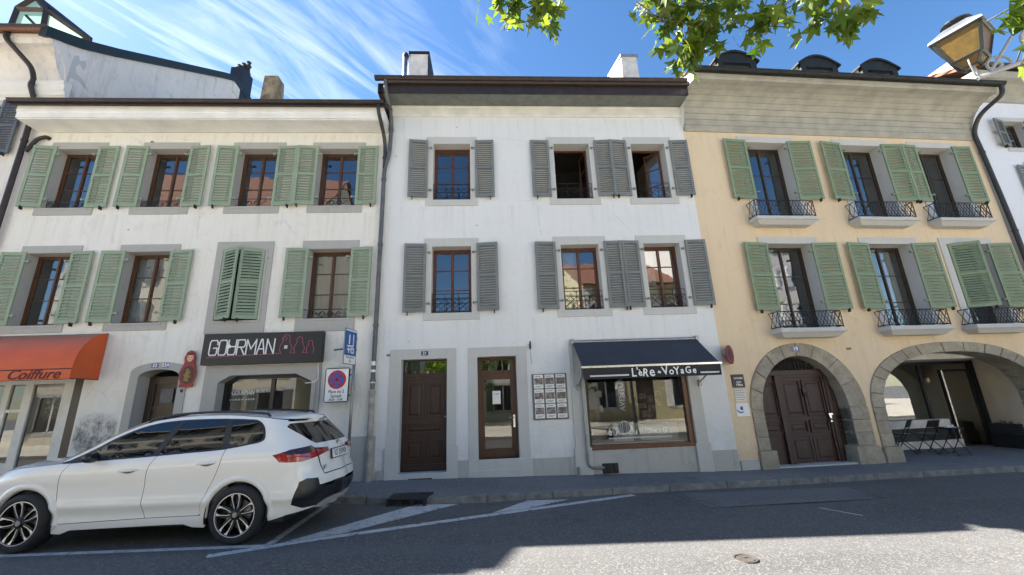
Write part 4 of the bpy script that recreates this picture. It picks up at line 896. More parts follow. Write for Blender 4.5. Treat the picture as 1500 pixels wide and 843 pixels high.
for nm_, i_, o_ in (("gate_arch_mortar", A1i, A1o), ("passage_arch_mortar", A2i, A2o)):
    mb = MB(); P_, Q_ = o_[:], i_[:]
    for k in range(len(P_) - 1): mb.hexa([(P_[k][0], -0.012, P_[k][1]), (P_[k + 1][0], -0.012, P_[k + 1][1]), (Q_[k + 1][0], -0.012, Q_[k + 1][1] + 0.006), (Q_[k][0], -0.012, Q_[k][1] + 0.006)], [(P_[k][0], 0.3, P_[k][1]), (P_[k + 1][0], 0.3, P_[k + 1][1]), (Q_[k + 1][0], 0.3, Q_[k + 1][1] + 0.006), (Q_[k][0], 0.3, Q_[k][1] + 0.006)])
    mb.build(nm_, "stone_arch", h3)
ga = arch_stones("gate_arch", A1i, A1o, -0.035, 0.50, 9, random.Random(4), 0.33)
arch_stones("passage_arch", A2i, A2o, -0.035, 0.50, 15, random.Random(8), 0.28)
mb = MB(); mb.box(7.0, 7.0, 0, 0, 0, 0); 
mb = MB(); mb.box(0.02, 0.45, -0.03, 0.02, -0.5, 0.16); mb.box(3.33, 3.45, -0.03, 0.02, -0.5, 0.17); mb.box(8.5, 8.85, -0.03, .02, -0.5, 0.2); mb.build("plinth", "stone_plinth", h3, bevel=0.006)
# gate
gy = 0.20
mb = MB(); mb.prism([(x, min(z, 1.94)) for x, z in arch_loop(1.86, 1.12, 1.04, 1.15, 1.22, -0.15)], gy + 0.06, gy + 0.11)
def frame(x0, x1, z0, z1, w_=0.07, y=None, dp=0.035): mb.ring(rect(x0, x1, z0, z1), rect(x0 + w_, x1 - w_, z0 + w_, z1 - w_), (gy if y is None else y) + 0.06 - dp, gy + 0.062)
for x0, x1 in ((1.50, 1.98), (2.04, 2.52)): panel(mb, x0, x1, 0.98, 1.80, gy + 0.06, 0.03, 0.03); panel(mb, x0, x1, 0.62, 0.90, gy + 0.06, 0.03, 0.03); panel(mb, x0, x1, 0.0, 0.56, gy + .06, .02, .012)
frame(1.43, 2.60, -0.10, 1.92, 0.06, dp=0.045)
for x0, x1 in ((0.86, 1.34), (2.70, 2.94)): panel(mb, x0, x1, 0.98, 1.78, gy + 0.06, 0.03, 0.03); panel(mb, x0, x1, 0.62, 0.90, gy + 0.06, 0.03, 0.03)
mb.box(0.80, 3.0, gy - 0.01, gy + 0.08, 1.92, 2.03)
for x in (1.39, 2.64): mb.box(x - 0.045, x + 0.045, gy - 0.005, gy + 0.08, -0.12, 1.92)
gt = mb.build("gate", "wood_gate", h3, bevel=0.004)
mb = MB()
for i in range(22): x = 0.9 + i * 0.09; zt = 1.15 + 1.17 * math.sqrt(max(0, 1 - ((x - 1.86) / 1.05) ** 2)); (zt > 2.05) and mb.bar((x, gy + 0.05, 2.02), (x, gy + 0.05, zt), 0.02)
for z in (2.09, 2.16, 2.23): hw = 1.05 * math.sqrt(max(0, 1 - ((z - 1.15) / 1.17) ** 2)); mb.bar((1.86 - hw, gy + 0.05, z), (1.86 + hw, gy + 0.05, z), 0.016)
mb.build("lattice", "iron_black", gt)
mb = MB(); mb.box(2.50, 2.60, gy - 0.03, gy + 0.02, 0.99, 1.03); mb.box(2.52, 2.57, gy - 0.02, gy + .02, 0.84, 1.0); mb.lathe([(0, -0.05), (0.035, -0.03), (0.02, 0)], (2.55, gy + 0.0, 0.90), 10, axis='Y'); mb.build("handle", "steel", gt)
mb = MB(); mb.box(1.99, 2.07, gy - 0.01, gy + 0.05, 1.44, 1.60); mb.tube([(2.03 + 0.035 * math.cos(q), gy - 0.03, 1.46 + 0.05 * math.sin(q)) for q in [2 * math.pi * i / 10 for i in range(10)]], 0.01, 5, closed=True); mb.build("knocker", "iron_black", gt)
mb = MB(); mb.box(0.8, 3.05, -0.02, 0.6, -0.4, -0.015); mb.build("doorstep", "stone_plinth", gt, bevel=0.01)
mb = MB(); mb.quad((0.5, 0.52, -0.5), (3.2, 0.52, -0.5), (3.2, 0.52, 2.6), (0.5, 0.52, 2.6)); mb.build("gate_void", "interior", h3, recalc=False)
# passage behind the wide arch
by = 1.6
mb = MB(); mb.box(3.45, 8.75, 0.46, by + 1.6, 2.20, 2.60); mb.build("passage_ceiling", "board_cream", h3)
mb = MB(); mb.hexa([(8.60, by + 0.1, -0.6), (8.75, by + 0.1, -0.6), (8.75, 0.48, -0.6), (8.20, 0.48, -0.6)], [(8.60, by + 0.1, 2.2), (8.75, by + 0.1, 2.2), (8.75, 0.48, 2.2), (8.20, 0.48, 2.2)]); mb.build("passage_side_wall", "cream_wall", h3)
mb = MB(); mb.box(3.45, 3.60, 0.46, by + 1.4, -0.6, 2.2); mb.quad((3.5, by + 1.5, -0.6), (8.75, by + 1.5, -0.6), (8.75, by + 1.5, 2.2), (3.5, by + 1.5, 2.2)); mb.build("passage_back_wall", "interior_shop", h3, recalc=False)
mb = MB()
mb.box(8.44, 8.60, by - 0.06, by + 0.06, -0.4, 2.2); mb.box(3.6, 8.44, by - 0.04, by + 0.05, 2.12, 2.2)
for x in (3.66, 6.82): mb.box(x - 0.03, x + 0.03, by - 0.03, by + 0.04, 0.0, 2.12)
mb.ring(rect(7.46, 8.44, -0.2, 1.97), rect(7.50, 8.36, -0.12, 1.91), by - 0.03, by + 0.04)
ps = mb.build("shop_window", "plastic_dark", h3)
mb = MB(); mb.quad((3.66, by, 0.67), (6.82, by, 0.67), (6.82, by, 2.12), (3.66, by, 2.12)); mb.quad((6.85, by, 0.1), (7.46, by, 0.1), (7.46, by, 2.12), (6.85, by, 2.12)); mb.quad((7.50, by, -0.12), (8.36, by, -0.12), (8.36, by, 1.91), (7.50, by, 1.91)); mb.quad((7.46, by, 1.97), (8.44, by, 1.97), (8.44, by, 2.12), (7.46, by, 2.12)); mb.build("window_pane", "glass_passage", ps, recalc=False)
mb = MB(); mb.bar((7.485, by - 0.05, 0.1), (7.485, by - 0.05, 1.95), 0.03); mb.build("door_handle", "steel", ps)
mb = MB(); mb.box(3.6, 7.1, by - 0.20, by - 0.02, 0.47, 0.67); mb.box(3.6, 7.46, by - 0.10, by - 0.02, -0.3, 0.13); mb.build("window_sill", "chimney_render", ps)
mb = MB(); mb.box(3.6, 7.1, by - 0.08, by - 0.02, 0.13, 0.47); mb.build("sill_recess", "plastic_dark", ps)

# ================================================================== house beyond, far left: cove, cornice, gable wall, glazed dormer
h0 = root("townhouse", "taller old house at the left edge with moulded cornice, slate shutter and bare gable wall", "house", FA, -12, 0, 0, "terraced town houses")
xr = -8.5
mb = MB(); WX = (-11.3, -10.35, 7.75, 9.05); WX2 = (-11.3, -10.35, 4.6, 6.2)
W0 = [(-10.75, -9.75, 7.70, 9.05), (-10.75, -9.75, 4.5, 6.1), (-13.3, -12.3, 7.70, 9.05), (-13.3, -12.3, 4.5, 6.1), (-15.9, -14.9, 7.70, 9.05), (-15.9, -14.9, 4.5, 6.1)]
mb.sheet(rect(-22, xr, -0.5, 9.7), [rect(*w_) for w_ in W0], 0.02)
gab = [(0, -0.5), (12, -0.5), (12, 13.1), (7.28, 14.98), (5.85, 15.15), (5.19, 14.70), (2.04, 12.40), (1.02, 11.65), (0.18, 11.08), (-0.50, 10.70), (-0.44, 10.45), (-0.25, 10.0), (-0.08, 9.75), (0, 9.7)]
tri_poly(mb, gab, [], lambda y, z: (xr, y, z))
mb.quad((-22, 0, -0.5), (-22, 0, 9.7), (-22, 12, 13), (-22, 12, -.5)); mb.quad((-22, 12, -0.5), (-22, 12, 13), (xr, 12, 13), (xr, 12, -0.5)); mb.build("wall", "plaster_old", h0, recalc=False)
# posters and salon walls
mb = MB(); mb.quad((-22, 2, 0), (xr - .02, 2, 0), (xr - .02, 2, 9.6), (-22, 2, 9.6)); mb.build("interior", "interior", h0, recalc=False)
prof = [(0, 9.16), (-0.05, 9.16), (-0.05, 9.24), (-0.11, 9.28), (-0.11, 9.34), (-0.16, 9.40), (-0.16, 9.50), (-0.20, 9.55), (-0.20, 9.62), (0, 9.66)]
mb = MB(); mb.sweep(prof, -22, xr + 0.22); mb.build("cornice", "plaster_far_white", h0)
prof = [(0.02, 9.6)] + [(-0.46 * (1 - math.cos(q)), 9.64 + 0.80 * math.sin(q)) for q in [math.pi / 2 * i / 10 for i in range(11)]] + [(-0.50, 10.44), (-0.50, 10.53), (-0.55, 10.56), (-0.55, 10.68), (0.02, 10.7)]
mb = MB(); mb.sweep(prof, -22, xr + 0.02); mb.build("cove", "plaster_old", h0, recalc=True)
gutter(h0, -22, xr + 0.03, -0.63, 10.79, 0.085, "gutter_brown")
rp = [(-0.70, 10.72), (0.18, 11.20), (1.02, 11.78), (2.04, 12.53), (5.19, 14.84), (5.85, 15.30), (7.28, 15.12), (12.1, 13.2)]
mb = MB()
for (a0, b0), (a1, b1) in zip(rp, rp[1:]): mb.hexa([(-22, a0, b0 - 0.1), (xr, a0, b0 - 0.1), (xr, a1, b1 - 0.1), (-22, a1, b1 - 0.1)], [(-22, a0, b0), (xr, a0, b0), (xr, a1, b1), (-22, a1, b1)])
mb.build("roof", "roof_tiles", h0)
mb = MB()
for (a0, b0), (a1, b1) in zip(rp, rp[1:]): mb.hexa([(xr - 0.1, a0, b0 - 0.24), (xr + 0.07, a0, b0 - 0.24), (xr + 0.07, a1, b1 - 0.24), (xr - 0.1, a1, b1 - 0.24)], [(xr - 0.1, a0, b0 + 0.05), (xr + 0.07, a0, b0 + 0.05), (xr + 0.07, a1, b1 + 0.05), (xr - 0.1, a1, b1 + 0.05)])
mb.build("verge_flashing", "copper_dark", h0)
mb = MB()
for (a0, b0), (a1, b1) in zip(rp[5:], rp[6:]): mb.hexa([(xr - 0.05, a0, b0 - 0.7), (xr + 0.035, a0, b0 - 0.7), (xr + 0.035, a1, b1 - 0.7), (xr - 0.05, a1, b1 - 0.7)], [(xr - 0.05, a0, b0 - 0.22), (xr + 0.035, a0, b0 - 0.22), (xr + 0.035, a1, b1 - 0.22), (xr - 0.05, a1, b1 - 0.22)])
mb.build("verge_board", "board_cream", h0)
mb = MB(); mb.box(xr - 0.5, xr + 0.05, 6.3, 7.0, 14.5, 16.2); mb.lathe([(0.26, 0), (0.30, 0.06), (0.22, 0.12)], (xr - 0.2, 6.65, 16.2), 12); ch = mb.build("chimney", "iron_black", h0)
mb = MB()
for dx, h_ in ((-0.38, 0.42), (-0.2, 0.52), (0.0, 0.62)): mb.lathe([(0.10, 0.0), (0.07, h_ * 0.35), (0.13, h_ * 0.5), (0.06, h_ * 0.7), (0.10, h_ * 0.85), (0.0, h_)], (xr + dx, 6.65, 16.25), 10)
mb.build("chimney_pot", "iron_black", ch)
# plaster patch fallen off the gable
mb = MB(); pt = [(-0.10, 9.30), (-0.02, 9.75), (0.02, 10.3), (0.06, 10.62), (0.14, 10.72), (0.20, 10.60), (0.34, 10.74), (0.38, 10.56), (0.34, 10.42), (0.22, 10.52), (0.14, 10.36), (0.20, 10.22), (0.42, 10.16), (0.60, 9.96), (0.30, 10.05), (0.10, 9.98), (0.08, 9.82), (0.34, 9.55), (0.52, 9.30), (0.22, 9.52), (0.05, 9.58)]
tri_poly(mb, pt, [], lambda y, z: (xr + 0.006, y, z)); mb.build("bare_patch", "stone_grey", h0, recalc=False)
for a, b, c, d in W0:
    mb = MB(); opening_ring(mb, (a - 0.15, b + 0.15, c - 0.15, d + 0.12), (a, b, c, d), 0.18); w_ = mb.build("window", "stone_grey", h0, bevel=0.004); sash(w_, (a, b, c, d), 0.18, "board_white", "glass_window")
    shutter(h0, b + 0.05, 1, 0.50, c - 0.03, d + 0.12, "paint_shutter_slate", 3, nsl=20, tilt=0.55); shutter(h0, a - 0.05, -1, 0.50, c - 0.03, d + 0.12, "paint_shutter_slate", 3, nsl=20, tilt=0.55)
pipe(h0, bend([(-9.45, -0.60, 10.72), (-9.45, -0.60, 10.5), (-9.05, -0.25, 9.95), (-8.98, -0.20, 9.62), (-8.98, -0.24, 9.45), (-8.93, -0.08, 9.05), (-8.90, -0.08, 8.2), (-8.92, -0.08, -0.3)]), 0.055, "gutter_brown", clips=(8.0, 5.0))
pipe(h1, bend([(-8.44, 0.02, 8.10), (-8.44, -0.07, 8.11), (-8.62, -0.08, 8.05), (-8.80, -0.08, 7.7)]), 0.045, "gutter_brown", "overflow_pipe")
# glazed dormer
X0, X1 = -10.25, -9.42; yb = 0.05
F_ = [(-10.28, 11.0), (-10.26, 12.11), (-9.89, 12.52), (-9.54, 12.10), (-9.42, 11.0)]
mb = MB()
K = [(F_[i][0], yb, F_[i][1]) for i in range(5)]; bk = ap = (-8.72, 0.5, 11.60)
def beam(a_, b_, w_=0.11): mb.bar(a_, b_, w_)
for i in range(4): beam(K[i], K[i + 1])
beam(K[1], K[3]); beam(K[2], ap); beam(K[3], bk); beam(K[4], bk); beam((-10.0, yb, 11.9), (-9.6, yb, 11.5), 0.05)
sk = mb.build("glazed_dormer", "gutter_brown", h0)
mb = MB(); mb.quad(*K); mb.quad(K[4], bk, K[3]); mb.quad(K[3], bk, K[2]); mb.build("dormer_pane", "glass_green", sk, recalc=False)

# ================================================================== house at the right edge
h4 = root("townhouse", "bluish white house at the right edge with grey shutters beyond the dark downpipe", "house", FB, 14, 0, 0, "terraced town houses")
W4_ = [(10.05, 10.75, 8.15, 9.05), (10.9, 11.9, 5.1, 7.0), (10.9, 11.9, 2.0, 3.9), (13.2, 14.2, 8.15, 9.05), (13.2, 14.2, 5.1, 7.0), (13.2, 14.2, 2.0, 3.9), (15.6, 16.6, 8.15, 9.05), (15.6, 16.6, 5.1, 7.0)]
W4_[1] = (10.35, 11.2, 5.9, 7.55)
house_shell(h4, 9.06, 26, 10.0, 10, "plaster_right", [grow(q, 0.03) for q in W4_], [0.2, 3.0, 5.6, 9.9], roof=(-0.6, 10.45), pitch=0.5, roofmat="roof_tiles")
for q in W4_:
    mb = MB(); opening_ring(mb, grow(q, 0.13), q, 0.18); w_ = mb.build("window", "stone_grey", h4, bevel=0.004); sash(w_, q, 0.18, "wood_sash_dark", "glass_window")
    shutter(h4, q[0] - 0.03, -1, 0.42, q[2], q[3], "paint_shutter_grey", 12 if q[2] > 8 else 3, nsl=20); shutter(h4, q[1] + 0.03, 1, 0.45, q[2], q[3], "paint_shutter_grey", 4, nsl=20)
prof = [(0, 9.7), (-0.06, 9.72), (-0.1, 9.9), (-0.35, 10.1), (-0.5, 10.15), (-0.5, 10.4), (0, 10.45)]
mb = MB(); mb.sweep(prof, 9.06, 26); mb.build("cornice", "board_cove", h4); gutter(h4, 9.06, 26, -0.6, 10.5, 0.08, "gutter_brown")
mb = MB(); mb.box(12.2, 13.3, 1.6, 2.6, 10.6, 13.2); mb.build("chimney", "plaster_apricot", h4)
# ================================================================== awnings
t = root("awning", "orange quarter-round shop awning reading Coiffure over the hairdresser's window", "awning", FA, -8.2, 0, 2.3)
x0, x1 = -10.9, -6.06
pr = [(-0.02, 3.27)] + [(-0.02 - 0.61 * math.sin(q), 2.50 + 0.77 * math.cos(q)) for q in [math.pi / 2 * i / 14 for i in range(1, 15)]]
pr_in = [(y + 0.006, z - 0.008) for y, z in pr[::-1]]
mb = MB(); mb.sweep(pr + pr_in, x0, x1); mb.build("canopy", "fabric_orange", t, smooth=False)
mb = MB(); mb.box(x0, x1, -0.636, -0.63, 2.31, 2.50); va = mb.build("valance", "fabric_orange", t)
mb = MB(); mb.prism([], 0, 0) if False else None
for x in (x0 + 0.002, x1 - 0.006): 
    cap = pr + [(-0.63, 2.31), (-0.02, 2.31)]; mb.add([(x, y, z) for y, z in cap] + [(x + 0.004, y, z) for y, z in cap], [tuple(range(len(cap))), tuple(range(2 * len(cap) - 1, len(cap) - 1, -1))])
mb.build("side_panel", "fabric_orange", t)
mb = MB(); mb.tube([(x0, -0.632, 2.505), (x1, -0.632, 2.505)], 0.012, 6); mb.tube([(x0, -0.03, 3.27), (x1, -0.03, 3.27)], 0.016, 6); mb.tube([(x1 - .01, -0.63, 2.32), (x1 - .01, -0.02, 2.32)], 0.012, 6); mb.build("awning_frame", "gutter_brown", t)
text("Coiffure", 0.26, lambda X, Y, Z: (-6.25 + X, -0.638 - Z, 2.405 + Y), "", None, align='RIGHT', shear=0.30, sx=1.12, bold=0.004).build("lettering", "letter_maroon", va)

t = root("awning", "navy blue sloping shop awning reading L'èRe du VoYaGe above the travel shop window", "awning", FA, 5.4, 0, 2.0)
x0, x1 = 3.95, 6.81; yo = -0.90
mb = MB(); n = 16; k = 8; V = []
for i in range(n + 1):
    x = x0 + (x1 - x0) * i / n
    for j in range(k + 1):
        u = j / k; sag = 0.025 * math.sin(math.pi * u) * (0.6 + 0.4 * math.cos(i * 1.3)); V.append((x, -0.08 + (yo + 0.08) * u, 2.80 + (2.19 - 2.80) * u - sag))
mb.add(V, [(i * (k + 1) + j, (i + 1) * (k + 1) + j, (i + 1) * (k + 1) + j + 1, i * (k + 1) + j + 1) for i in range(n) for j in range(k)])
mb.build("canopy", "fabric_navy", t, smooth=True, recalc=False)
mb = MB(); mb.tube([(x0 - 0.02, -0.07, 2.80), (x1 + 0.02, -0.07, 2.80)], 0.035, 10); mb.box(x0 - 0.05, x0 + 0.02, -0.12, 0, 2.73, 2.86); mb.box(x1 - 0.02, x1 + 0.05, -0.12, 0, 2.73, 2.86); mb.build("roller", "metal_grey", t)
mb = MB(); mb.box(x0 - 0.03, x1 + 0.03, yo - 0.03, yo + 0.02, 2.155, 2.20); mb.build("front_bar", "steel", t, bevel=0.004)
mb = MB(); V = []; nn = 24
for i in range(nn + 1):
    x = x0 + (x1 - x0) * i / nn; yy = yo - 0.005 + 0.010 * math.sin(i * 1.7); V += [(x, yo - 0.012, 2.155), (x, yy, 1.935)]
mb.add(V, [(2 * i, 2 * i + 2, 2 * i + 3, 2 * i + 1) for i in range(nn)]); va = mb.build("valance", "fabric_charcoal", t, smooth=True, recalc=False)
yl = yo - 0.022
def vl(ch, x, z, sz, rot=0, sx=0.9):
    c_, s_ = math.cos(R(rot)), math.sin(R(rot))
    return text(ch, sz, lambda X, Y, Z: (x + (X * c_ - Y * s_), yl - Z * 0.3, z + (X * s_ + Y * c_)), "", None, sx=sx, bold=0.0035)
lm = MB()
for ch, x, z, sz, rot in (("L", 4.98, 2.035, .24, 0), ("'", 5.055, 2.06, .2, 0), ("è", 5.11, 2.03, .19, 8), ("R", 5.22, 2.025, .22, -8), ("e", 5.355, 2.04, .27, 6), ("du", 5.505, 2.035, .07, 0), ("V", 5.63, 2.05, .24, 8), ("o", 5.76, 2.04, .20, 0), ("Y", 5.87, 2.045, .22, 4), ("a", 5.985, 2.045, .18, -4), ("G", 6.11, 2.05, .19, 4), ("e", 6.24, 2.045, .18, 0)):
    q = vl(ch, x, z, sz, rot); lm.add(q.v, q.f)
lm.build("lettering", "letter_white", va)
mb = MB()
for a, b in ((4.08, 4.86), (6.36, 6.74)):
    x = a
    while x < b: mb.box(x, x + 0.014, yl - 0.002, yl, 1.985, 2.012); x += 0.020
    mb.box(a, b, yl - 0.002, yl, 1.983, 1.990)
mb.build("trim_line", "letter_white", va)
for x in (x0 + 0.06, x1 - 0.06):
    mb = MB(); mb.tube([(x, yo + 0.02, 2.17), (x, -0.06, 1.82)], 0.016, 8); mb.box(x - 0.03, x + 0.03, -0.09, 0.0, 1.74, 1.88); mb.build("arm", "metal_grey", t)
mb = MB(); mb.tube([(3.93, -0.09, 2.76), (3.93, -0.07, 1.8)], 0.010, 6); mb.build("crank_rod", "metal_grey", t)

# ================================================================== signs on the facades
def wallroot(name, label, cat, F, s, d, z, group=None): return root(name, label, cat, F, s, d, z, group)
t = wallroot("shop_sign", "long black shop sign reading GOURMAN with three outlined nesting dolls", "sign", FA, -2.76, -0.05, 2.86)
mb = MB(); mb.box(-3.985, -1.515, -0.16, 0.0, 2.53, 3.19); bd = mb.build("board", "sign_black", t, bevel=0.006)
def strokes(mb, polys, y, w_=0.022):
    for pl in polys:
        for a, b in zip(pl, pl[1:]):
            a = Vector(a); b = Vector(b); tt = (b - a).normalized() * w_ / 2; nn_ = Vector((-tt.y, tt.x)); p = [a - tt - nn_, b + tt - nn_, b + tt + nn_, a - tt + nn_]
            mb.hexa([(q.x, y, q.y) for q in p], [(q.x, y - 0.006, q.y) for q in p])
LT = {'G': [[(1, .72), (1, .86), (.86, 1), (.14, 1), (0, .86), (0, .14), (.14, 0), (.86, 0), (1, .14), (1, .48), (.55, .48)]],
      'O': [[(0, .14), (.14, 0), (.86, 0), (1, .14), (1, .86), (.86, 1), (.14, 1), (0, .86), (0, .14)]],
      'U': [[(0, 1), (0, .14), (.14, 0), (.86, 0), (1, .14), (1, 1)], [(0, .55), (1, .55)]],
      'R': [[(0, 0), (0, 1), (.85, 1), (1, .86), (1, .62), (.85, .5), (0, .5)], [(.45, .5), (1, 0)]],
      'M': [[(0, 0), (0, 1), (.5, .35), (1, 1), (1, 0)]], 'A': [[(0, 0), (.42, 1), (.58, 1), (1, 0)], [(.17, .34), (.83, .34)]], 'N': [[(0, 0), (0, 1), (1, 0), (1, 1)]]}
mb = MB(); x = -3.84
for ch in "GOURMAN":
    wd = 0.155 if ch != 'M' else 0.19
    strokes(mb, [[(x + px * wd + 0.012 * pz, 2.735 + pz * 0.31) for px, pz in pl] for pl in LT[ch]], -0.162, 0.024); x += wd + 0.034
mb.build("lettering", "letter_white", bd)
mb = MB()
mb.prism([(-3.445 + 0.042 * math.cos(q), 2.915 + 0.042 * math.sin(q)) for q in [math.pi * 2 * i / 12 for i in range(12)]], -0.172, -0.162); mb.prism(rect(-3.485, -3.41, 2.875, 2.915), -0.1715, -0.1622); mb.build("figure", "letter_white", bd)
mb = MB()
def dollline(cx, zb, h, w_):
    pts = [(-.38, 0), (-.5, .18), (-.5, .36), (-.33, .56), (-.27, .66), (-.30, .80), (-.2, .95), (0, 1), (.2, .95), (.30, .80), (.27, .66), (.33, .56), (.5, .36), (.5, .18), (.38, 0)]
    return [(cx + px * w_, zb + pz * h) for px, pz in pts]
for cx, h, w_ in ((-2.265, .40, .25), (-1.985, .345, .21), (-1.755, .26, .155)):
    strokes(mb, [dollline(cx, 2.735, h, w_)], -0.162, 0.011)
strokes(mb, [[(-2.265 - .04 + .045 * math.cos(q), 3.05 + .035 * math.sin(q)) for q in [math.pi * 2 * i / 12 for i in range(13)]], [(-3.88, 2.69), (-2.35, 2.735)], [(-2.17, 2.735), (-2.065, 2.735)], [(-1.905, 2.735), (-1.815, 2.735)]], -0.162, 0.009)
mb.build("outline", "outline_pink", bd)
mb = MB(); mb.box(-2.30, -2.235, -0.166, -0.161, 2.83, 2.90); mb.build("mark", "curtain_white", bd)

t = wallroot("nesting_doll_sign", "painted red nesting doll cut-out sign hanging beside the small arched door", "sign", FA, -4.25, -0.06, 2.1)
dl = [(-.40, 0), (-.42, .06), (-.36, .09), (-.5, .26), (-.5, .42), (-.36, .58), (-.30, .66), (-.34, .80), (-.22, .95), (0, 1), (.22, .95), (.34, .80), (.30, .66), (.36, .58), (.5, .42), (.5, .26), (.36, .09), (.42, .06), (.40, 0)]
def D_(px, pz, s_=1.0): return (-4.255 + px * 0.34 * s_, 2.10 + pz * 0.77)
from_d = [D_(*p) for p in dl]
mb = MB(); mb.prism(from_d, -0.085, -0.06); bd = mb.build("doll_body", "doll_red", t, bevel=0.006)
def oval(cx, cz, rx, rz, n=20): return [(cx + rx * math.cos(2 * math.pi * i / n), cz + rz * math.sin(2 * math.pi * i / n)) for i in range(n)]
mb = MB(); mb.prism(oval(*D_(0.02, .33), .135, .19), -0.092, -0.084); ap_ = mb.build("apron", "doll_dark", bd)
mb = MB()
for px, pz, r in ((0, .45, .035), (.02, .37, .045), (-.02, .27, .05), (.03, .2, .04), (-.14, .32, .02), (.16, .28, .02), (-.1, .2, .022), (.14, .4, .018)): mb.prism(oval(*D_(px, pz), r, r * 1.1, 9), -0.097, -0.091)
mb.build("flower", "doll_gold", ap_)
mb = MB(); mb.prism(oval(*D_(0.03, .79), .062, .085), -0.093, -0.084); fc = mb.build("face", "skin_paint", bd)
mb = MB()
for px in (-.05, .11): mb.prism(oval(*D_(px, .80), .010, .010, 8), -0.097, -0.092)
mb.prism(oval(*D_(.03, .735), .016, .007, 8), -0.0968, -0.0922); mb.build("features", "doll_dark", fc)
mb = MB(); mb.prism([D_(-.15, .86), D_(.21, .86), D_(.12, .92), D_(-.06, .92)], -0.0972, -0.0845); mb.build("hair", "letter_maroon", fc)
mb = MB(); mb.tube([(-4.255, -0.06, 2.45), (-4.255, 0.0, 2.45)], 0.012, 6); mb.build("bracket", "white_iron", t)

def numplate(F, s, z, txt, label, mat="plate_blue", w_=0.16, h=0.10, d=-0.022, lm="letter_white"):
    t = wallroot("number_plate", label, "number plate", F, s, d, z)
    mb = MB(); mb.box(s - w_ / 2, s + w_ / 2, d - 0.008, d, z - h / 2, z + h / 2); p = mb.build("plate", mat, t, bevel=0.002)
    if txt: text(txt, h * 0.95, lambda X, Y, Z: (s + X, d - 0.0085 - Z * .4, z + Y), "", None, bold=0.002).build("lettering", lm, p)
numplate(FA, 0.66, 2.655, "21", "small dark blue enamel number plate 21 above the panelled wooden door", "plate_blue", 0.15, 0.095, -0.024)
numplate(FA, -4.98, 2.575, "23", "left of two small violet number plates over the arched door", "plate_violet", 0.14, 0.10, -0.024)
numplate(FA, -4.76, 2.575, "23A", "right of two small violet number plates over the arched door", "plate_violet", 0.14, 0.10, -0.024)
numplate(FB, 1.83, 2.50, "19", "violet number plate on the keystone of the gate arch", "plate_violet", 0.19, 0.13, -0.044)
numplate(FB, 3.24, 2.475, "19", "tiny brass street plate on the apricot wall between the two arches", "doll_gold", 0.13, 0.055, 0.0, "letter_black")
numplate(FA, -0.12, 2.64, "212", "tiny grey metal plate on the wall beside the downpipe", "metal_grey", 0.11, 0.045, 0.0, "letter_black")

t = wallroot("photo_board", "grey framed wall board with nine white photo cards beside the glazed door", "notice board", FA, 3.38, -0.01, 1.15)
mb = MB(); mb.box(3.0, 3.765, -0.035, 0.0, 1.16, 2.125); bd = mb.build("board", "pipe_grey", t, bevel=0.005)
rnd = random.Random(5)
for i in range(3):
    for j in range(3):
        x = 3.04 + i * 0.243; z = 1.19 + j * 0.312
        mb = MB(); mb.box(x, x + 0.205, -0.041, -0.034, z, z + 0.292); cd = mb.build("card", "white_paint", bd)
        mb = MB(); mb.box(x + 0.008, x + 0.197, -0.0435, -0.0405, z + 0.085, z + 0.222); mb.build("photo", "photo_print", cd)
        mb = MB()
        for k in range(2): mb.box(x + 0.03, x + 0.175 - 0.03 * k, -0.0425, -0.0405, z + 0.045 - k * 0.022, z + 0.054 - k * 0.022)
        mb.box(x + 0.03, x + 0.15, -0.0425, -0.0405, z + 0.25, z + 0.262); mb.build("caption", "pipe_grey", cd)

def roundsign(name, label, F, c, yaw, r, faded):
    t = root(name, label, "road sign", F, *c, rot=yaw); o = ORG[t.name]
    cx, cy, cz = o
    RD, BL = ("sign_red_faded", "sign_violet") if faded else ("sign_red", "sign_blue")
    mb = MB(); mb.lathe([(0, 0), (r, 0), (r, 0.02), (0, 0.02)], (cx, cy, cz), 32, axis='Y'); d_ = mb.build("disc", RD, t)
    q_ = 0.55 if faded else 0.76; mb = MB(); mb.lathe([(0, -0.004), (r * q_, -0.004), (r * q_, 0.0)], (cx, cy, cz), 32, axis='Y'); mb.build("face", BL, d_)
    mb = MB()
    for a in ((45, -45) if not faded else (90,)):
        q = R(a); vx, vz = math.cos(q) * r * .8, math.sin(q) * r * .8; px, pz = -math.sin(q) * r * 0.09, math.cos(q) * r * 0.09
        mb.hexa([(cx - vx - px, cy - 0.005, cz - vz - pz), (cx + vx - px, cy - 0.005, cz + vz - pz), (cx + vx + px, cy - 0.005, cz + vz + pz), (cx - vx + px, cy - 0.005, cz - vz + pz)], [(cx - vx - px, cy - 0.009, cz - vz - pz), (cx + vx - px, cy - 0.009, cz + vz - pz), (cx + vx + px, cy - 0.009, cz + vz + pz), (cx - vx + px, cy - 0.009, cz - vz + pz)])
    mb.build("bar", RD, d_)
    if faded: mb = MB(); mb.tube([(cx, cy + 0.02, cz), (cx - 0.05, cy + 0.16, cz)], 0.02, 8); mb.build("bracket", "metal_grey", t)
    return t
roundsign("no_parking_sign", "faded red round no parking disc turned sideways on the corner of the apricot house", FB, (0.12, -0.16, 2.40), R(38), 0.215, True)
t = wallroot("wall_plaque", "square black plaque with white lettering between the red disc and the gate arch", "plaque", FB, 0.29, -0.01, 1.82)
mb = MB(); mb.box(0.14, 0.44, -0.02, 0.0, 1.675, 1.965); p = mb.build("plate", "sign_black", t, bevel=0.003)
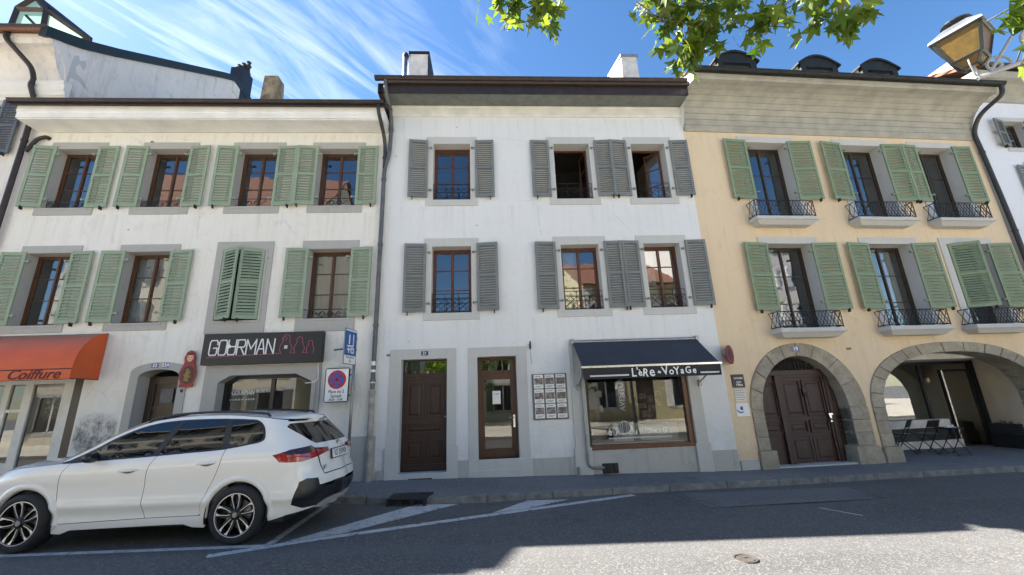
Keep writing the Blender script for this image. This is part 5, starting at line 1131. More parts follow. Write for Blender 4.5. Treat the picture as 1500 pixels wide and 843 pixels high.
for s_, z, sz in (("avocats", 1.885, .07), ("étude", 1.80, .05), ("19bis", 1.735, .08)): text(s_, sz, lambda X, Y, Z: (0.30 + X, -0.021 - Z * .3, z + Y), "", None, bold=0.001).build("lettering", "letter_white", p)
t = wallroot("wall_plaque", "cream name panel with four small lines below the black plaque", "plaque", FB, 0.29, -0.01, 1.5)
mb = MB(); mb.box(0.165, 0.42, -0.014, 0.0, 1.375, 1.64); p = mb.build("plate", "board_cream", t)
mb = MB()
for k in range(5): mb.box(0.19, 0.36 + 0.03 * (k % 2), -0.017, -0.0135, 1.41 + k * 0.05, 1.418 + k * 0.05)
mb.build("caption", "cast_iron", p)
t = wallroot("wall_plaque", "white sheet with a teal swirl emblem, lowest of the three plaques by the gate", "plaque", FB, 0.29, -0.01, 1.2)
mb = MB(); mb.box(0.13, 0.44, -0.016, 0.0, 1.055, 1.335); p = mb.build("plate", "white_paint", t, bevel=0.003)
mb = MB(); mb.prism(oval(0.26, 1.23, 0.035, 0.045), -0.020, -0.0155); mb.tube([(0.24 + 0.1 * math.cos(q), -0.017, 1.24 + 0.1 * math.sin(q)) for q in [R(200 + 10 * i) for i in range(12)]], [0.006 + 0.010 * math.sin(math.pi * i / 11) for i in range(12)], 6); mb.build("emblem", "sign_blue_parking", p)

# sign post with parking signs
sx, sy, sz = -3.42, 8.80, 0.11
t = root("sign_post", "grey metal post against the plinth carrying the parking signs behind the car", "sign post", FW, sx, sy, sz)
mb = MB(); mb.tube([(sx, sy, 0.05), (sx, sy, 3.05)], 0.03, 12); mb.build("pole", "metal_grey", t, smooth=True)
mb = MB()
for z in (1.95, 2.45, 2.75, 2.98): mb.tube([(sx, sy, z - 0.02), (sx, sy, z + 0.02)], 0.04, 12)
mb.build("clamp", "metal_grey", t)
t = root("no_stopping_sign", "white rectangular no stopping sign with red and blue roundel reading Place no 2 Samedi", "road sign", FW, -3.73, 8.74, 2.03)
cx, cy, cz = ORG[t.name]
mb = MB(); mb.prism([(cx - .255 + .03, cz - .35), (cx + .255 - .03, cz - .35), (cx + .255, cz - .32), (cx + .255, cz + .32), (cx + .225, cz + .35), (cx - .225, cz + .35), (cx - .255, cz + .32), (cx - .255, cz - .32)], cy, cy + 0.02); bd = mb.build("border", "letter_black", t)
mb = MB(); mb.box(cx - .235, cx + .235, cy - 0.006, cy + 0.001, cz - .33, cz + .33); pl = mb.build("panel", "letter_white", bd)
mb = MB(); mb.lathe([(0.0, -0.001), (0.19, -0.001), (0.19, 0.004)], (cx, cy - 0.010, cz + 0.11), 36, axis='Y'); rr_ = mb.build("roundel", "sign_red", pl)
mb = MB(); mb.lathe([(0.0, -0.001), (0.145, -0.001), (0.145, 0.004)], (cx, cy - 0.014, cz + 0.11), 36, axis='Y'); mb.build("roundel_face", "sign_blue", rr_)
mb = MB(); strokes(mb, [[(cx - .1, cz + .01), (cx + .1, cz + .21)], [(cx - .1, cz + .21), (cx + .1, cz + .01)]], cy - 0.0145, 0.03); mb.build("cross", "sign_red", rr_)
for s_, z, q in (("Place no 2", -.135, .092), ("Samedi", -.225, .092), ("05.00 - 15.00", -.295, .062)): text(s_, q, lambda X, Y, Z: (cx + X, cy - 0.0065 - Z * .3, cz + z + Y), "", None, sx=0.85, bold=0.001).build("lettering", "letter_black", pl)
mb = MB(); mb.box(cx + .1, sx + 0.03, cy + 0.02, cy + 0.035, cz + 0.18, cz + 0.22); mb.box(cx + .1, sx + 0.03, cy + 0.02, cy + 0.035, cz - 0.24, cz - 0.20); mb.build("bracket", "metal_grey", t)
FS = Frame((-3.40, 8.50), R(84))
t = root("parking_sign", "blue parking payment sign with white figure 1 turned edgewise atop the post", "road sign", FS, 0, 0, 2.8)
mb = MB(); mb.prism([(-.23, 2.42), (.23, 2.42), (.25, 2.44), (.25, 3.13), (.23, 3.15), (-.23, 3.15), (-.25, 3.13), (-.25, 2.44)], 0, 0.02); bd = mb.build("border", "metal_grey", t)
mb = MB(); mb.box(-.23, .23, -0.004, 0.001, 2.61, 3.135); f1 = mb.build("panel", "sign_blue_parking", bd)
mb = MB(); mb.box(-.23, .23, -0.004, 0.001, 2.435, 2.60); f2 = mb.build("subpanel", "letter_white", bd)
mb = MB(); strokes(mb, [[(.10, 2.80), (.10, 3.03)], [(.10, 2.80), (-.14, 2.79)], [(.02, 2.66), (.12, 2.66), (.12, 2.75), (.02, 2.75), (.02, 2.66)], [(-.13, 2.72), (-.03, 2.72)], [(-.08, 2.66), (-.08, 2.75)], [(-.2, 3.115), (.2, 3.115)]], -0.0045, 0.03); mb.build("pictogram", "letter_white", f1)
text("1", 0.26, lambda X, Y, Z: (-.06 + X, -0.0045 - Z * .3, 2.92 + Y), "", None, bold=0.01).build("lettering", "letter_white", f1)
text("Parcomètre", 0.07, lambda X, Y, Z: (X, -0.0045 - Z * .3, 2.565 + Y), "", None, sx=.9).build("lettering", "letter_black", f2); text("1h", 0.1, lambda X, Y, Z: (X, -0.0045 - Z * .3, 2.485 + Y), "", None).build("lettering", "letter_black", f2)
mb = MB(); mb.bar((0.0, 0.02, 2.75), (0.12, 0.42, 2.75), 0.03); mb.build("bracket", "metal_grey", t)

# ================================================================== folding chairs and little table in the passage
def chair(s, d, yaw, label):
    z0 = gz(FB.w(s, d, 0).x) + 0.122
    t = root("folding_chair", label, "chair", FB, s, d, z0, "black folding chairs in the passage", rot=yaw)
    o = ORG[t.name]; mb_ = lambda: MB()
    def T(x, y, z): return (o[0] + x, o[1] + y, o[2] + z)
    mb = MB(); mb.T = T
    for x in (-.19, .19): mb.tube([(x, .20, 0), (x, -.06, .46), (x, -.21, .78)], 0.011, 7)
    mb.tube([(-.19, -.21, .78), (.19, -.21, .78)], 0.011, 7); mb.tube([(-.19, .18, .03), (.19, .18, .03)], 0.008, 6); mb.build("frame", "iron_black", t)
    mb = MB(); mb.T = T
    for x in (-.165, .165): mb.tube([(x, -.24, 0), (x, .18, .45)], 0.011, 7)
    mb.tube([(-.165, -.22, .04), (.165, -.22, .04)], 0.008, 6); mb.build("rear_leg", "iron_black", t)
    mb = MB(); mb.T = T; mb.box(-.18, .18, -.14, .21, .445, .465); mb.build("seat", "plastic_black", t, bevel=0.008)
    mb = MB(); mb.T = T; mb.hexa([(-.185, -.165, .62), (.185, -.165, .62), (.185, -.145, .62), (-.185, -.145, .62)], [(-.185, -.225, .78), (.185, -.225, .78), (.185, -.205, .78), (-.185, -.205, .78)]); mb.build("backrest", "plastic_black", t, bevel=0.006)
chair(4.35, 0.72, R(-75), "black folding chair nearest the pier of the wide arch, seen from the side")
chair(5.15, 1.02, R(30), "black folding chair set back under the white window sill")
chair(5.62, 0.80, R(8), "black folding chair behind the small table in the passage")
s, d = 5.78, 0.42; z0 = gz(FB.w(s, d, 0).x) + 0.122
t = root("folding_table", "small black folding table on the pavement at the passage mouth", "table", FB, s, d, z0)
mb = MB(); mb.lathe([(0, 0.0), (0.26, 0.0), (0.27, 0.01), (0.26, 0.02), (0, 0.02)], (s, d, z0 + 0.60), 24); mb.build("table_top", "iron_black", t)
for a in (-1, 1):
    mb = MB()
    for k in (-.17, .17): mb.tube([(s + k, d - a * 0.2, z0), (s + k * .9, d + a * 0.17, z0 + 0.60)], 0.010, 6)
    mb.tube([(s - .17, d - a * 0.18, z0 + 0.04), (s + .17, d - a * 0.18, z0 + 0.04)], 0.008, 6); mb.build("leg", "iron_black", t)
for dx, dy, lb in ((-.07, -.05, "left of two small white cups on the folding table"), (.09, -.02, "right of two small white cups on the folding table")):
    c = root("cup", lb, "cup", FB, s + dx, d + dy, z0 + 0.62); mb = MB(); mb.lathe([(0, 0.003), (0.04, 0.003), (0.07, 0.01), (0.07, 0.014)], (s + dx, d + dy, z0 + .62), 16); mb.build("saucer", "letter_white", c)
    mb = MB(); mb.lathe([(0.0, 0.012), (0.022, 0.012), (0.033, 0.06), (0.030, 0.06), (0.02, 0.02)], (s + dx, d + dy, z0 + .62), 16); mb.build("bowl", "letter_white", c)
s, d = 8.28, 1.0; z0 = gz(FB.w(s, d, 0).x) + 0.12
t = root("planter_box", "dark slatted planter box against the cream side wall of the passage", "planter", FB, s, d, z0)
mb = MB()
for k in range(4): mb.box(s - .17, s + .17, d - .3, d + .3, z0 + 0.36 + k * 0.06, z0 + 0.41 + k * 0.06)
mb.build("box", "planter", t, bevel=0.004)
mb = MB(); mb.box(s - .2, s + .2, d - .34, d + .34, z0, z0 + 0.35); mb.build("base", "iron_black", t, bevel=0.004)
mb = MB(); rnd = random.Random(2)
for k in range(60):
    a = rnd.uniform(0, 6.28); r = rnd.uniform(0, .2); h = rnd.uniform(.03, .14); p = Vector((s + r * .7 * math.cos(a), d + r * 1.2 * math.sin(a), z0 + .56)); q = p + Vector((math.cos(a) * .08, math.sin(a) * .08, h)); n = Vector((-math.sin(a), math.cos(a), 0)) * 0.02
    mb.quad(p - n, p + n, q + n * .3, q - n * .3)
mb.build("plants", "concrete_lichen", t, recalc=False)

# ================================================================== street lamp
lx, ly = 4.115, 3.0
t = root("street_lamp", "old iron street lantern with amber glass hanging from a scrolled bracket", "street lamp", FW, 5.6, 2.2, gz(5.6) + 0.1)
ux = Vector((math.cos(R(28)), math.sin(R(28)), 0)); uy = Vector((-ux.y, ux.x, 0)); zc0 = 4.35
def LP(u, v, z): q = Vector((lx, ly, 0)) + ux * u + uy * v; return (q.x, q.y, zc0 + z)
def sq(r, z): return [LP(-r, -r, z), LP(r, -r, z), LP(r, r, z), LP(-r, r, z)]
gl = MB(); fr = MB(); B_, T_ = sq(0.092, 0.0), sq(0.152, 0.24)
for i in range(4):
    j = (i + 1) % 4; gl.quad(B_[i], B_[j], T_[j], T_[i]); fr.bar(B_[i], T_[i], 0.024); fr.bar(B_[i], B_[j], 0.022); fr.bar(T_[i], T_[j], 0.026)
bot = LP(0, 0, -0.08); b2_ = sq(0.045, -0.07)
for i in range(4): j = (i + 1) % 4; gl.quad(b2_[i], b2_[j], B_[j], B_[i]); fr.bar(b2_[i], B_[i], 0.018); fr.bar(b2_[i], b2_[j], 0.016)
lf = fr.build("lantern_frame", "lamp_iron", t); gl.build("lantern_glass", "glass_amber", lf, recalc=False)
rf = MB(); E0, E1, E2 = sq(0.178, 0.235), sq(0.17, 0.262), sq(0.08, 0.355); rf.hexa(E0, E1); rf.hexa(E1, E2); lr = rf.build("lantern_roof", "zinc", t, bevel=0.004)
rf = MB(); c = LP(0, 0, 0.352); rf.lathe([(0.07, -0.01), (0.07, 0.035), (0.105, 0.042), (0.10, 0.055), (0.04, 0.075), (0.0, 0.08)], c, 18); rf.build("chimney_cap", "lamp_iron", lr)
br = MB(); br.tube([LP(0, 0, -0.06), LP(0, 0, -0.19)], 0.014, 10)
hk = Vector(LP(0, 0, -0.19)); pole = Vector((5.6, 2.2, hk.z + 0.1))
A = lambda u, dz: tuple(hk + (pole - hk) * u + Vector((0, 0, dz)))
br.tube([A(0, 0.0), A(0.2, 0.02), A(0.6, 0.05), A(1.0, 0.05)], 0.02, 8)
def scroll(c, r0, a0, turns, sgn=1, n=30):
    P = []; dirv = (pole - hk); dirv.z = 0; dirv.normalize()
    for i in range(n + 1):
        q = a0 + sgn * turns * 2 * math.pi * i / n; r = r0 * (1 - 0.8 * i / n); P.append(tuple(Vector(c) + dirv * (r * math.cos(q)) + Vector((0, 0, r * math.sin(q)))))
    return P
br.tube(scroll(A(0.26, 0.20), 0.17, R(-70), 1.7), 0.014, 6); br.tube(scroll(A(0.08, 0.07), 0.09, R(-40), 1.3), 0.011, 6); br.tube(scroll(A(0.62, -0.16), 0.18, R(100), 1.5, -1), 0.014, 6)
br.tube([A(0.05, 0.02), A(0.2, 0.36), A(0.5, 0.44), A(1.0, 0.46)], 0.013, 6); br.tube([A(0.4, 0.02), A(0.7, -0.25), A(1.0, -0.5)], 0.014, 6)
br.tube([LP(-0.08, 0, -0.02), LP(-0.085, 0, -0.08), LP(-0.04, 0, -0.16), LP(0, 0, -0.17)], 0.006, 6); br.tube([LP(0.08, 0, -0.02), LP(0.085, 0, -0.08), LP(0.04, 0, -0.16), LP(0, 0, -0.17)], 0.006, 6); br.build("bracket", "white_iron", t)
mb = MB(); mb.lathe([(0.14, 0), (0.14, 0.3), (0.09, 0.5), (0.07, 0.9), (0.055, 3.2), (0.05, 4.6), (0.08, 4.65), (0.0, 4.8)], (5.6, 2.2, gz(5.6) + 0.0), 16); mb.build("post", "lamp_iron", t, smooth=True)

# ================================================================== sweet gum tree over the street
t = root("sweetgum_tree", "sweet gum tree with star shaped sunlit leaves overhanging the top of the view", "tree", FW, 2.6, -3.6, gz(2.6) + 0.1)
rnd = random.Random(12); base = Vector((2.6, -3.6, gz(2.6)))
mb = MB(); top = base + Vector((-0.2, 0.3, 3.2))
mb.tube([base, base + Vector((0.02, 0, 0.25)), base + Vector((0.03, 0.05, 1.4)), top, base + Vector((-0.1, 0.2, 5.5)), base + Vector((0.1, -0.2, 8.2))], [0.34, 0.24, 0.21, 0.18, 0.12, 0.04], 12)
limbs = []
def limb(a, pts, r0):
    P = [a] + [Vector(p) for p in pts]; P = [Vector(p) for p in bend([tuple(p) for p in P], 4)] if len(P) > 2 else P
    mb.tube(P, [r0 * max(0.06, (1 - i / (len(P) - 1)) ** 1.6) for i in range(len(P))], 7); limbs.append(P); return P
limb(top, [(1.9, -1.4, 4.6), (1.2, 0.6, 4.9), (0.85, 1.7, 4.2), (0.95, 1.95, 3.75)], 0.09)
limb(top, [(1.9, -1.0, 4.4), (1.5, 0.9, 4.3), (1.2, 1.85, 3.9), (1.12, 2.0, 3.58)], 0.07)
limb(top, [(2.2, -1.0, 4.2), (1.75, 0.8, 4.0), (1.7, 1.5, 3.7), (1.76, 1.72, 3.4)], 0.07)
limb(top, [(2.8, -1.0, 4.0), (2.6, 0.7, 3.7), (2.46, 1.3, 3.35), (2.38, 1.48, 3.1)], 0.07)
limb(top, [(1.4, -1.2, 4.8), (0.5, 0.8, 5.0), (0.25, 1.7, 4.3), (0.25, 1.95, 3.92)], 0.07)
limb(top, [(2.1, 0.2, 4.3), (1.5, 1.4, 4.0), (1.42, 1.85, 3.55)], 0.05)
for k in range(16):
    a = rnd.uniform(0, 6.28); z = rnd.uniform(3.4, 7.0); r = rnd.uniform(1.6, 3.2) * (1.1 - abs(z - 5.2) / 5)
    s0 = base + Vector((-0.1, 0.2, z - 0.3)); limb(s0, [tuple(s0 + Vector((math.cos(a) * r * .5, math.sin(a) * r * .5, .5))), tuple(s0 + Vector((math.cos(a) * r, math.sin(a) * r, rnd.uniform(.3, 1.3))))], 0.06)
CL = []
lv = MB()
STAR = []
for i in range(5):
    a = R(90 + (i - 2) * 58); ln = (0.70, 0.92, 1.0, 0.92, 0.70)[i]
    STAR.append((a - R(29) if i == 0 else None, a, ln))
def star_outline():
    P = [(0.0, 0.0)]
    angs = [-26, 32, 90, 148, 206]; lens = [0.70, 0.95, 1.08, 0.95, 0.70]
    for i, (a, l_) in enumerate(zip(angs, lens)):
        a = R(a)
        if i: am = R((angs[i - 1] + angs[i]) / 2); P.append((0.45 * math.cos(am), 0.28 + 0.44 * math.sin(am) - 0.06))
        for da, q in ((-15, 0.67), (0, 1.0), (15, 0.67)): P.append((l_ * q * math.cos(a + R(da)), 0.24 + l_ * q * math.sin(a + R(da)) * 0.92))
    return P
SO = star_outline()
def leaf(p, d, n, sz):
    d = d.normalized(); x = d.cross(n).normalized(); n = x.cross(d); c = 0.18
    V = [Vector((0, 0.24, 0))] + [Vector((a, b, 0)) for a, b in SO]
    W_ = [p + x * (v.x * sz * 0.5) + d * (v.y * sz * 0.5) - n * (sz * c * (v.x ** 2 + 0.6 * max(0, v.y - .3) ** 2) * 0.5) for v in V]
    k = len(SO); lv.add([tuple(q) for q in W_], [(0, i, i + 1) for i in range(1, k)] + [(0, k, 1)])
def cluster(c, r, n, sz=0.13, droop=0.8):
    for _ in range(n):
        o = Vector((rnd.gauss(0, .5), rnd.gauss(0, .5), rnd.gauss(0, .5))); p = Vector(c) + Vector((o.x * r[0], o.y * r[1], o.z * r[2]))
        dd = Vector((rnd.gauss(0, .55), rnd.gauss(0, .55), -droop + rnd.gauss(0, .35))); nn_ = Vector((rnd.gauss(0, .6), rnd.gauss(0, .6) - 0.3, rnd.gauss(0.5, .5)))
        leaf(p, dd, nn_, sz * rnd.uniform(0.7, 1.2))
for c, r, n in (((0.08, 1.98, 4.02), (.16, .18, .12), 26), ((0.28, 2.0, 3.98), (.12, .18, .10), 22), ((0.0, 1.9, 4.12), (.15, .2, .1), 14), ((0.92, 1.93, 3.88), (.10, .15, .10), 16), ((1.02, 1.95, 3.74), (.09, .15, .10), 15), ((1.18, 1.95, 3.70), (.09, .15, .09), 15), ((1.16, 1.98, 3.60), (.09, .12, .07), 15), ((1.09, 2.02, 3.54), (.06, .10, .05), 9), ((1.10, 1.9, 3.84), (.14, .15, .08), 14),
                ((1.33, 1.83, 3.72), (.11, .15, .10), 14), ((1.45, 1.83, 3.58), (.11, .14, .07), 16), ((1.52, 1.78, 3.62), (.08, .12, .08), 8), ((1.73, 1.72, 3.48), (.10, .12, .07), 9), ((1.80, 1.68, 3.42), (.07, .10, .05), 7), ((1.70, 1.66, 3.56), (.12, .12, .05), 7),
                ((2.32, 1.48, 3.24), (.05, .12, .04), 7), ((2.44, 1.50, 3.05), (.05, .12, .05), 10), ((2.42, 1.45, 3.26), (.07, .12, .06), 18), ((2.46, 1.42, 3.12), (.10, .12, .10), 26), ((2.52, 1.40, 3.24), (.10, .12, .10), 24)):
    cluster(c, r, int(n * 1.9), 0.142)
    near = min((p for P in limbs for p in P), key=lambda p: (p - Vector(c)).length)
    for k in range(4):
        e_ = Vector(c) + Vector((rnd.gauss(0, .5) * r[0] * 1.6, rnd.gauss(0, .5) * r[1], rnd.gauss(0, .5) * r[2] * 1.6)); m_ = (near + e_) / 2 + Vector((rnd.gauss(0, .02), 0, .03)); mb.tube(bend([tuple(near), tuple(m_), tuple(e_)], 3), [0.006, 0.005, 0.005, 0.004, 0.004, 0.002][:1] * 6 if False else 0.0035, 5)
for P in limbs:
    for p in P[2:]: cluster(p if p.y < 1.2 else p + Vector((0, -0.3, 0.45)), (.55, .5, .4), 9, 0.15, .5)
for k in range(2600):
    a = rnd.uniform(0, 6.28); u = rnd.random() ** 0.5; z = rnd.uniform(3.6, 9.2); rad = 3.1 * math.sqrt(max(0.02, 1 - ((z - 6.0) / 3.5) ** 2)) * u
    if math.sin(a * 3 + z * 1.7) + math.sin(a * 5 - z * 2.3) > 0.9: continue
    p = base + Vector((math.cos(a) * rad, math.sin(a) * rad, z))
    if p.y > 1.0 and p.z < 5.0: continue
    leaf(p, Vector((rnd.gauss(0, .5), rnd.gauss(0, .5), -.6)), Vector((rnd.gauss(0, .5), rnd.gauss(0, .5), .7)), 0.20)
mb.build("trunk", "bark", t, smooth=True)
lv.build("crown", "leaf", t, recalc=False)
# ================================================================== parked car (x towards its tail, y towards its far side)
CARX, CARY = -3.57, 5.62
FC = Frame((CARX, CARY), R(0.4)); HW = 0.915
car = root("parked_car", "white compact SUV with black tinted windows parked at the kerb before the hairdresser's", "car", FC, -1.3, HW, 0)
def itp(tab, x):
    if x <= tab[0][0]: return tab[0][1]
    for (a, b), (c, d) in zip(tab, tab[1:]):
        if x <= c: u = (x - a) / (c - a); return b + (d - b) * u
    return tab[-1][1]
def smooth_tab(tab, n=6):                  # Catmull-Rom resampling
    o = []
    for i in range(len(tab) - 1):
        p0 = tab[max(0, i - 1)]; p1 = tab[i]; p2 = tab[i + 1]; p3 = tab[min(len(tab) - 1, i + 2)]
        m1 = (p2[1] - p0[1]) / (p2[0] - p0[0] + 1e-9); m2 = (p3[1] - p1[1]) / (p3[0] - p1[0] + 1e-9); h = p2[0] - p1[0]
        for k in range(n):
            u = k / n; o.append((p1[0] + h * u, (2 * u ** 3 - 3 * u ** 2 + 1) * p1[1] + (u ** 3 - 2 * u ** 2 + u) * h * m1 + (-2 * u ** 3 + 3 * u ** 2) * p2[1] + (u ** 3 - u ** 2) * h * m2))
    o.append(tab[-1]); return o
YN = smooth_tab([(0.12, .12), (.2, .085), (.30, .062), (.40, .062), (.465, .042), (.492, .020), (.53, .030), (.62, .037), (.74, .028), (.84, .010), (.92, .002), (.98, .006), (1.03, .022), (1.08, .052), (1.13, .076), (1.25, .118), (1.40, .178), (1.50, .228), (1.56, .275), (1.64, .38)])
XR = smooth_tab([(0.12, .66), (.24, .82), (.34, .89), (.44, .945), (.60, .96), (.70, .945), (.76, .915), (.84, .89), (.95, .875), (1.03, .86), (1.09, .83), (1.14, .78), (1.22, .71), (1.32, .61), (1.42, .51), (1.5, .43), (1.56, .32), (1.64, .15)])
XF = smooth_tab([(0.12, -3.40), (.25, -3.50), (.45, -3.56), (.65, -3.54), (.80, -3.48), (.92, -3.36), (1.0, -3.15), (1.06, -2.6), (1.2, -2.4), (1.64, -2.0)])
def crn(z): return 0.46 if z < 1.05 else max(0.34, 0.46 - (z - 1.05) * 0.3)
def yn(x, z): zz = z - 0.055 * max(-0.6, min(1.0, (x + 1.3) / 1.3)) * max(0, min(1, (z - .6) / .4)); return itp(YN, zz)
KP = 2.5; CY = 0.68
def side_y(x, z):                       # near flank, rounding into tail and nose
    y = yn(x, z); A = crn(z); xs = itp(XR, z) - A
    if x > xs: y += CY * (1 - max(0, 1 - min(1, (x - xs) / A) ** KP) ** (1 / KP))
    Af = 0.75; xf = itp(XF, z) + Af
    if z < 1.02 and x < xf: y += 0.62 * (1 - max(0, 1 - min(1, (xf - x) / Af) ** 2.4) ** (1 / 2.4))
    return y
# tail unwrapped: u<=0 flank, 0..1 corner, >1 tail (metres across)
def MAP(u, z):
    A = crn(z); xr = itp(XR, z); xs = xr - A; y0 = yn(0.5, z)
    if u <= 0:
        s_ = max(0, min(1, (u + 0.8) / 0.8)); s_ = s_ * s_ * (3 - 2 * s_); x = u + xs * s_; return (x, yn(x, z), z)
    if u <= 1:
        q = u * math.pi / 2; sx_ = math.sin(q) ** (2 / KP); cx_ = max(0, math.cos(q)) ** (2 / KP); return (xs + A * sx_, y0 + CY * (1 - cx_), z)
    y = y0 + CY + (u - 1) * (HW - y0 - CY) / (HW - CY); return (xr + 0.03 * (1 - (1 - min(1, max(0, (u - 1) / (HW - CY)))) ** 2), y, z)
def SU(x, z):                           # flank point -> u
    lo, hi = -0.8, 1.0
    for _ in range(40):
        m = (lo + hi) / 2
        if MAP(m, z)[0] < x: lo = m
        else: hi = m
    return (lo, z)
def TU(y, z):                           # tail point at distance y from the near flank -> u
    lo, hi = 0.0, 2.0
    for _ in range(40):
        m = (lo + hi) / 2
        if MAP(m, z)[1] < y: lo = m
        else: hi = m
    return (lo, z)
def rs(poly, stp=0.05, closed=True):
    o = []; n = len(poly)
    for i in range(n if closed else n - 1):
        a = Vector(poly[i]); b = Vector(poly[(i + 1) % n]); k = max(1, int((b - a).length / stp))
        for j in range(k): o.append(tuple(a + (b - a) * j / k))
    if not closed: o.append(tuple(poly[-1]))
    return o
def crv(pts, n=5):                      # smooth open polyline
    P = [Vector(p) for p in pts]; o = []
    for i in range(len(P) - 1):
        p0, p1, p2, p3 = P[max(0, i - 1)], P[i], P[i + 1], P[min(len(P) - 1, i + 2)]
        for k in range(n): u = k / n; o.append(tuple(0.5 * ((2 * p1) + (p2 - p0) * u + (2 * p0 - 5 * p1 + 4 * p2 - p3) * u * u + (3 * p1 - p0 - 3 * p2 + p3) * u ** 3)))
    o.append(tuple(P[-1])); return o
def skin(mb, poly, fn, holes=(), off=0.0, stp=0.035, both=True, m=None):
    P = rs(poly, stp); H = [rs(h, stp) for h in holes]; ex = []
    x0, x1 = min(p[0] for p in P), max(p[0] for p in P); z0, z1 = min(p[1] for p in P), max(p[1] for p in P)
    i = x0 + stp / 2
    while i < x1:
        j = z0 + stp / 2
        while j < z1:
            if inside((i, j), P) and not any(inside((i, j), h) for h in H) and min((i - p[0]) ** 2 + (j - p[1]) ** 2 for L_ in [P] + H for p in L_) > (stp * 0.55) ** 2: ex.append((i, j))
            j += stp
        i += stp
    tmp = MB(); tri_poly(tmp, P, H, lambda x, z: fn(x, z), None, ex)
    V = tmp.v
    if off:
        V2 = []
        for (x, y, z) in V: V2.append((x, y, z))
        V = V2
    Fc = []
    for f in tmp.f:                      # outward is -y on the near side
        a, b, c = (Vector(V[i]) for i in f); n = (b - a).cross(c - a); ref = Vector((a.x * 0.25 + 0.3, a.y - HW, 0.35 * (a.z - 0.6)))
        Fc.append(f if n.dot(ref) > 0 else f[::-1])
    mb.add(V, Fc, m)
    if both: mb.add([(x, 2 * HW - y, z) for x, y, z in V], [f[::-1] for f in Fc], m)
def lift(fn, o):                        # push a surface outwards
    def g(a, b):
        p = Vector(fn(a, b)); e = 0.01; du = Vector(fn(a + e, b)) - Vector(fn(a - e, b)); dv = Vector(fn(a, b + e)) - Vector(fn(a, b - e)); n = dv.cross(du); n = n.normalized() if n.length > 0 else Vector((0, -1, 0))
        if n.y > 0 and abs(n.y) > abs(n.x): n = -n
        if abs(n.x) >= abs(n.y) and n.x < 0: n = -n
        return tuple(p + n * o)
    return g
FL = lambda x, z: (x, side_y(x, z), z)
def cbuild(mb, name, mat, parent=None, smooth=True):
    return mb.build(name, mat, parent or car, smooth=smooth, recalc=False, org=ORG[car.name], weld=True)
RW, FWX = 0.0, -2.69; AR = 0.392
def arc(cx, r, a0, a1, n=20, cz=0.345): return [(cx + r * math.cos(R(a0 + (a1 - a0) * i / n)), cz + r * math.sin(R(a0 + (a1 - a0) * i / n))) for i in range(n + 1)]
roofline = crv([(-2.34, 1.035), (-2.05, 1.19), (-1.78, 1.345), (-1.45, 1.475), (-1.05, 1.535), (-.5, 1.545), (0.0, 1.515), (.30, 1.475), (.44, 1.455)])
# --- glass outlines on the flank
gF = crv([(-2.10, 1.055), (-1.98, 1.15), (-1.72, 1.305), (-1.42, 1.425), (-1.10, 1.470), (-1.02, 1.475)], 4) + [(-1.19, 1.085)] + crv([(-1.19, 1.085), (-1.6, 1.07), (-2.10, 1.055)], 3)[1:-1]
gR = crv([(-.93, 1.478), (-.60, 1.482), (-.36, 1.472)], 3) + [(-.30, 1.135)] + crv([(-.30, 1.135), (-.7, 1.112), (-1.11, 1.09)], 3)[1:]
gQ = crv([(-.27, 1.468), (-.05, 1.458), (.07, 1.435), (.16, 1.36), (.205, 1.25), (.18, 1.215), (.06, 1.185), (-.22, 1.145)], 4)
trim = crv([(-2.30, 1.028), (-2.0, 1.175), (-1.74, 1.325), (-1.42, 1.447), (-1.05, 1.498), (-.5, 1.503), (-.05, 1.48), (.09, 1.455), (.19, 1.37), (.235, 1.245), (.20, 1.195), (.06, 1.165), (-.3, 1.115), (-.75, 1.09), (-1.2, 1.066), (-1.7, 1.045), (-2.30, 1.020)], 4)
# --- doors
dF_front = crv([(-2.20, 1.02), (-2.27, .90), (-2.295, .68), (-2.25, .42), (-2.235, .315)], 4); bc = crv([(-1.10, 1.075), (-1.175, .93), (-1.20, .70), (-1.205, .52), (-1.15, .345)], 4)
rr_edge = crv([(-.235, 1.118), (-.26, .95), (-.315, .80), (-.385, .66)], 4) + arc(RW, AR + 0.085, 152, 178, 6)
g_ = 0.0035
doorF = [(x + g_, z) for x, z in dF_front] + [(x - g_, z) for x, z in bc[::-1]] + [(-1.7, 1.046)]
doorR = [(x + g_, z) for x, z in bc] + [(-.475, .352)] + [(x - g_, z) for x, z in rr_edge[::-1]] + [(-.7, 1.093)]
# --- tail pieces in unwrapped coordinates
tailU = [SU(.40, 1.03), SU(.60, 1.085), SU(.76, 1.11), TU(.30, 1.105), TU(.33, 1.075), TU(.62, 1.055), TU(.62, 1.005), TU(.36, .965), SU(.74, .925), SU(.50, .935)]
bumpU = [SU(.66, .42), SU(.70, .56), SU(.735, .685), TU(.16, .715), TU(.30, .70), TU(.32, .61), TU(.50, .575), TU(HW + .001, .575), TU(HW + .001, .40), TU(.52, .40), TU(.34, .345), SU(.90, .345), SU(.76, .36)]
winU = [TU(.235, 1.36), TU(.30, 1.25), TU(.36, 1.165), TU(.42, 1.125), TU(HW + .001, 1.125), TU(HW + .001, 1.405), TU(.5, 1.405), TU(.30, 1.40)]
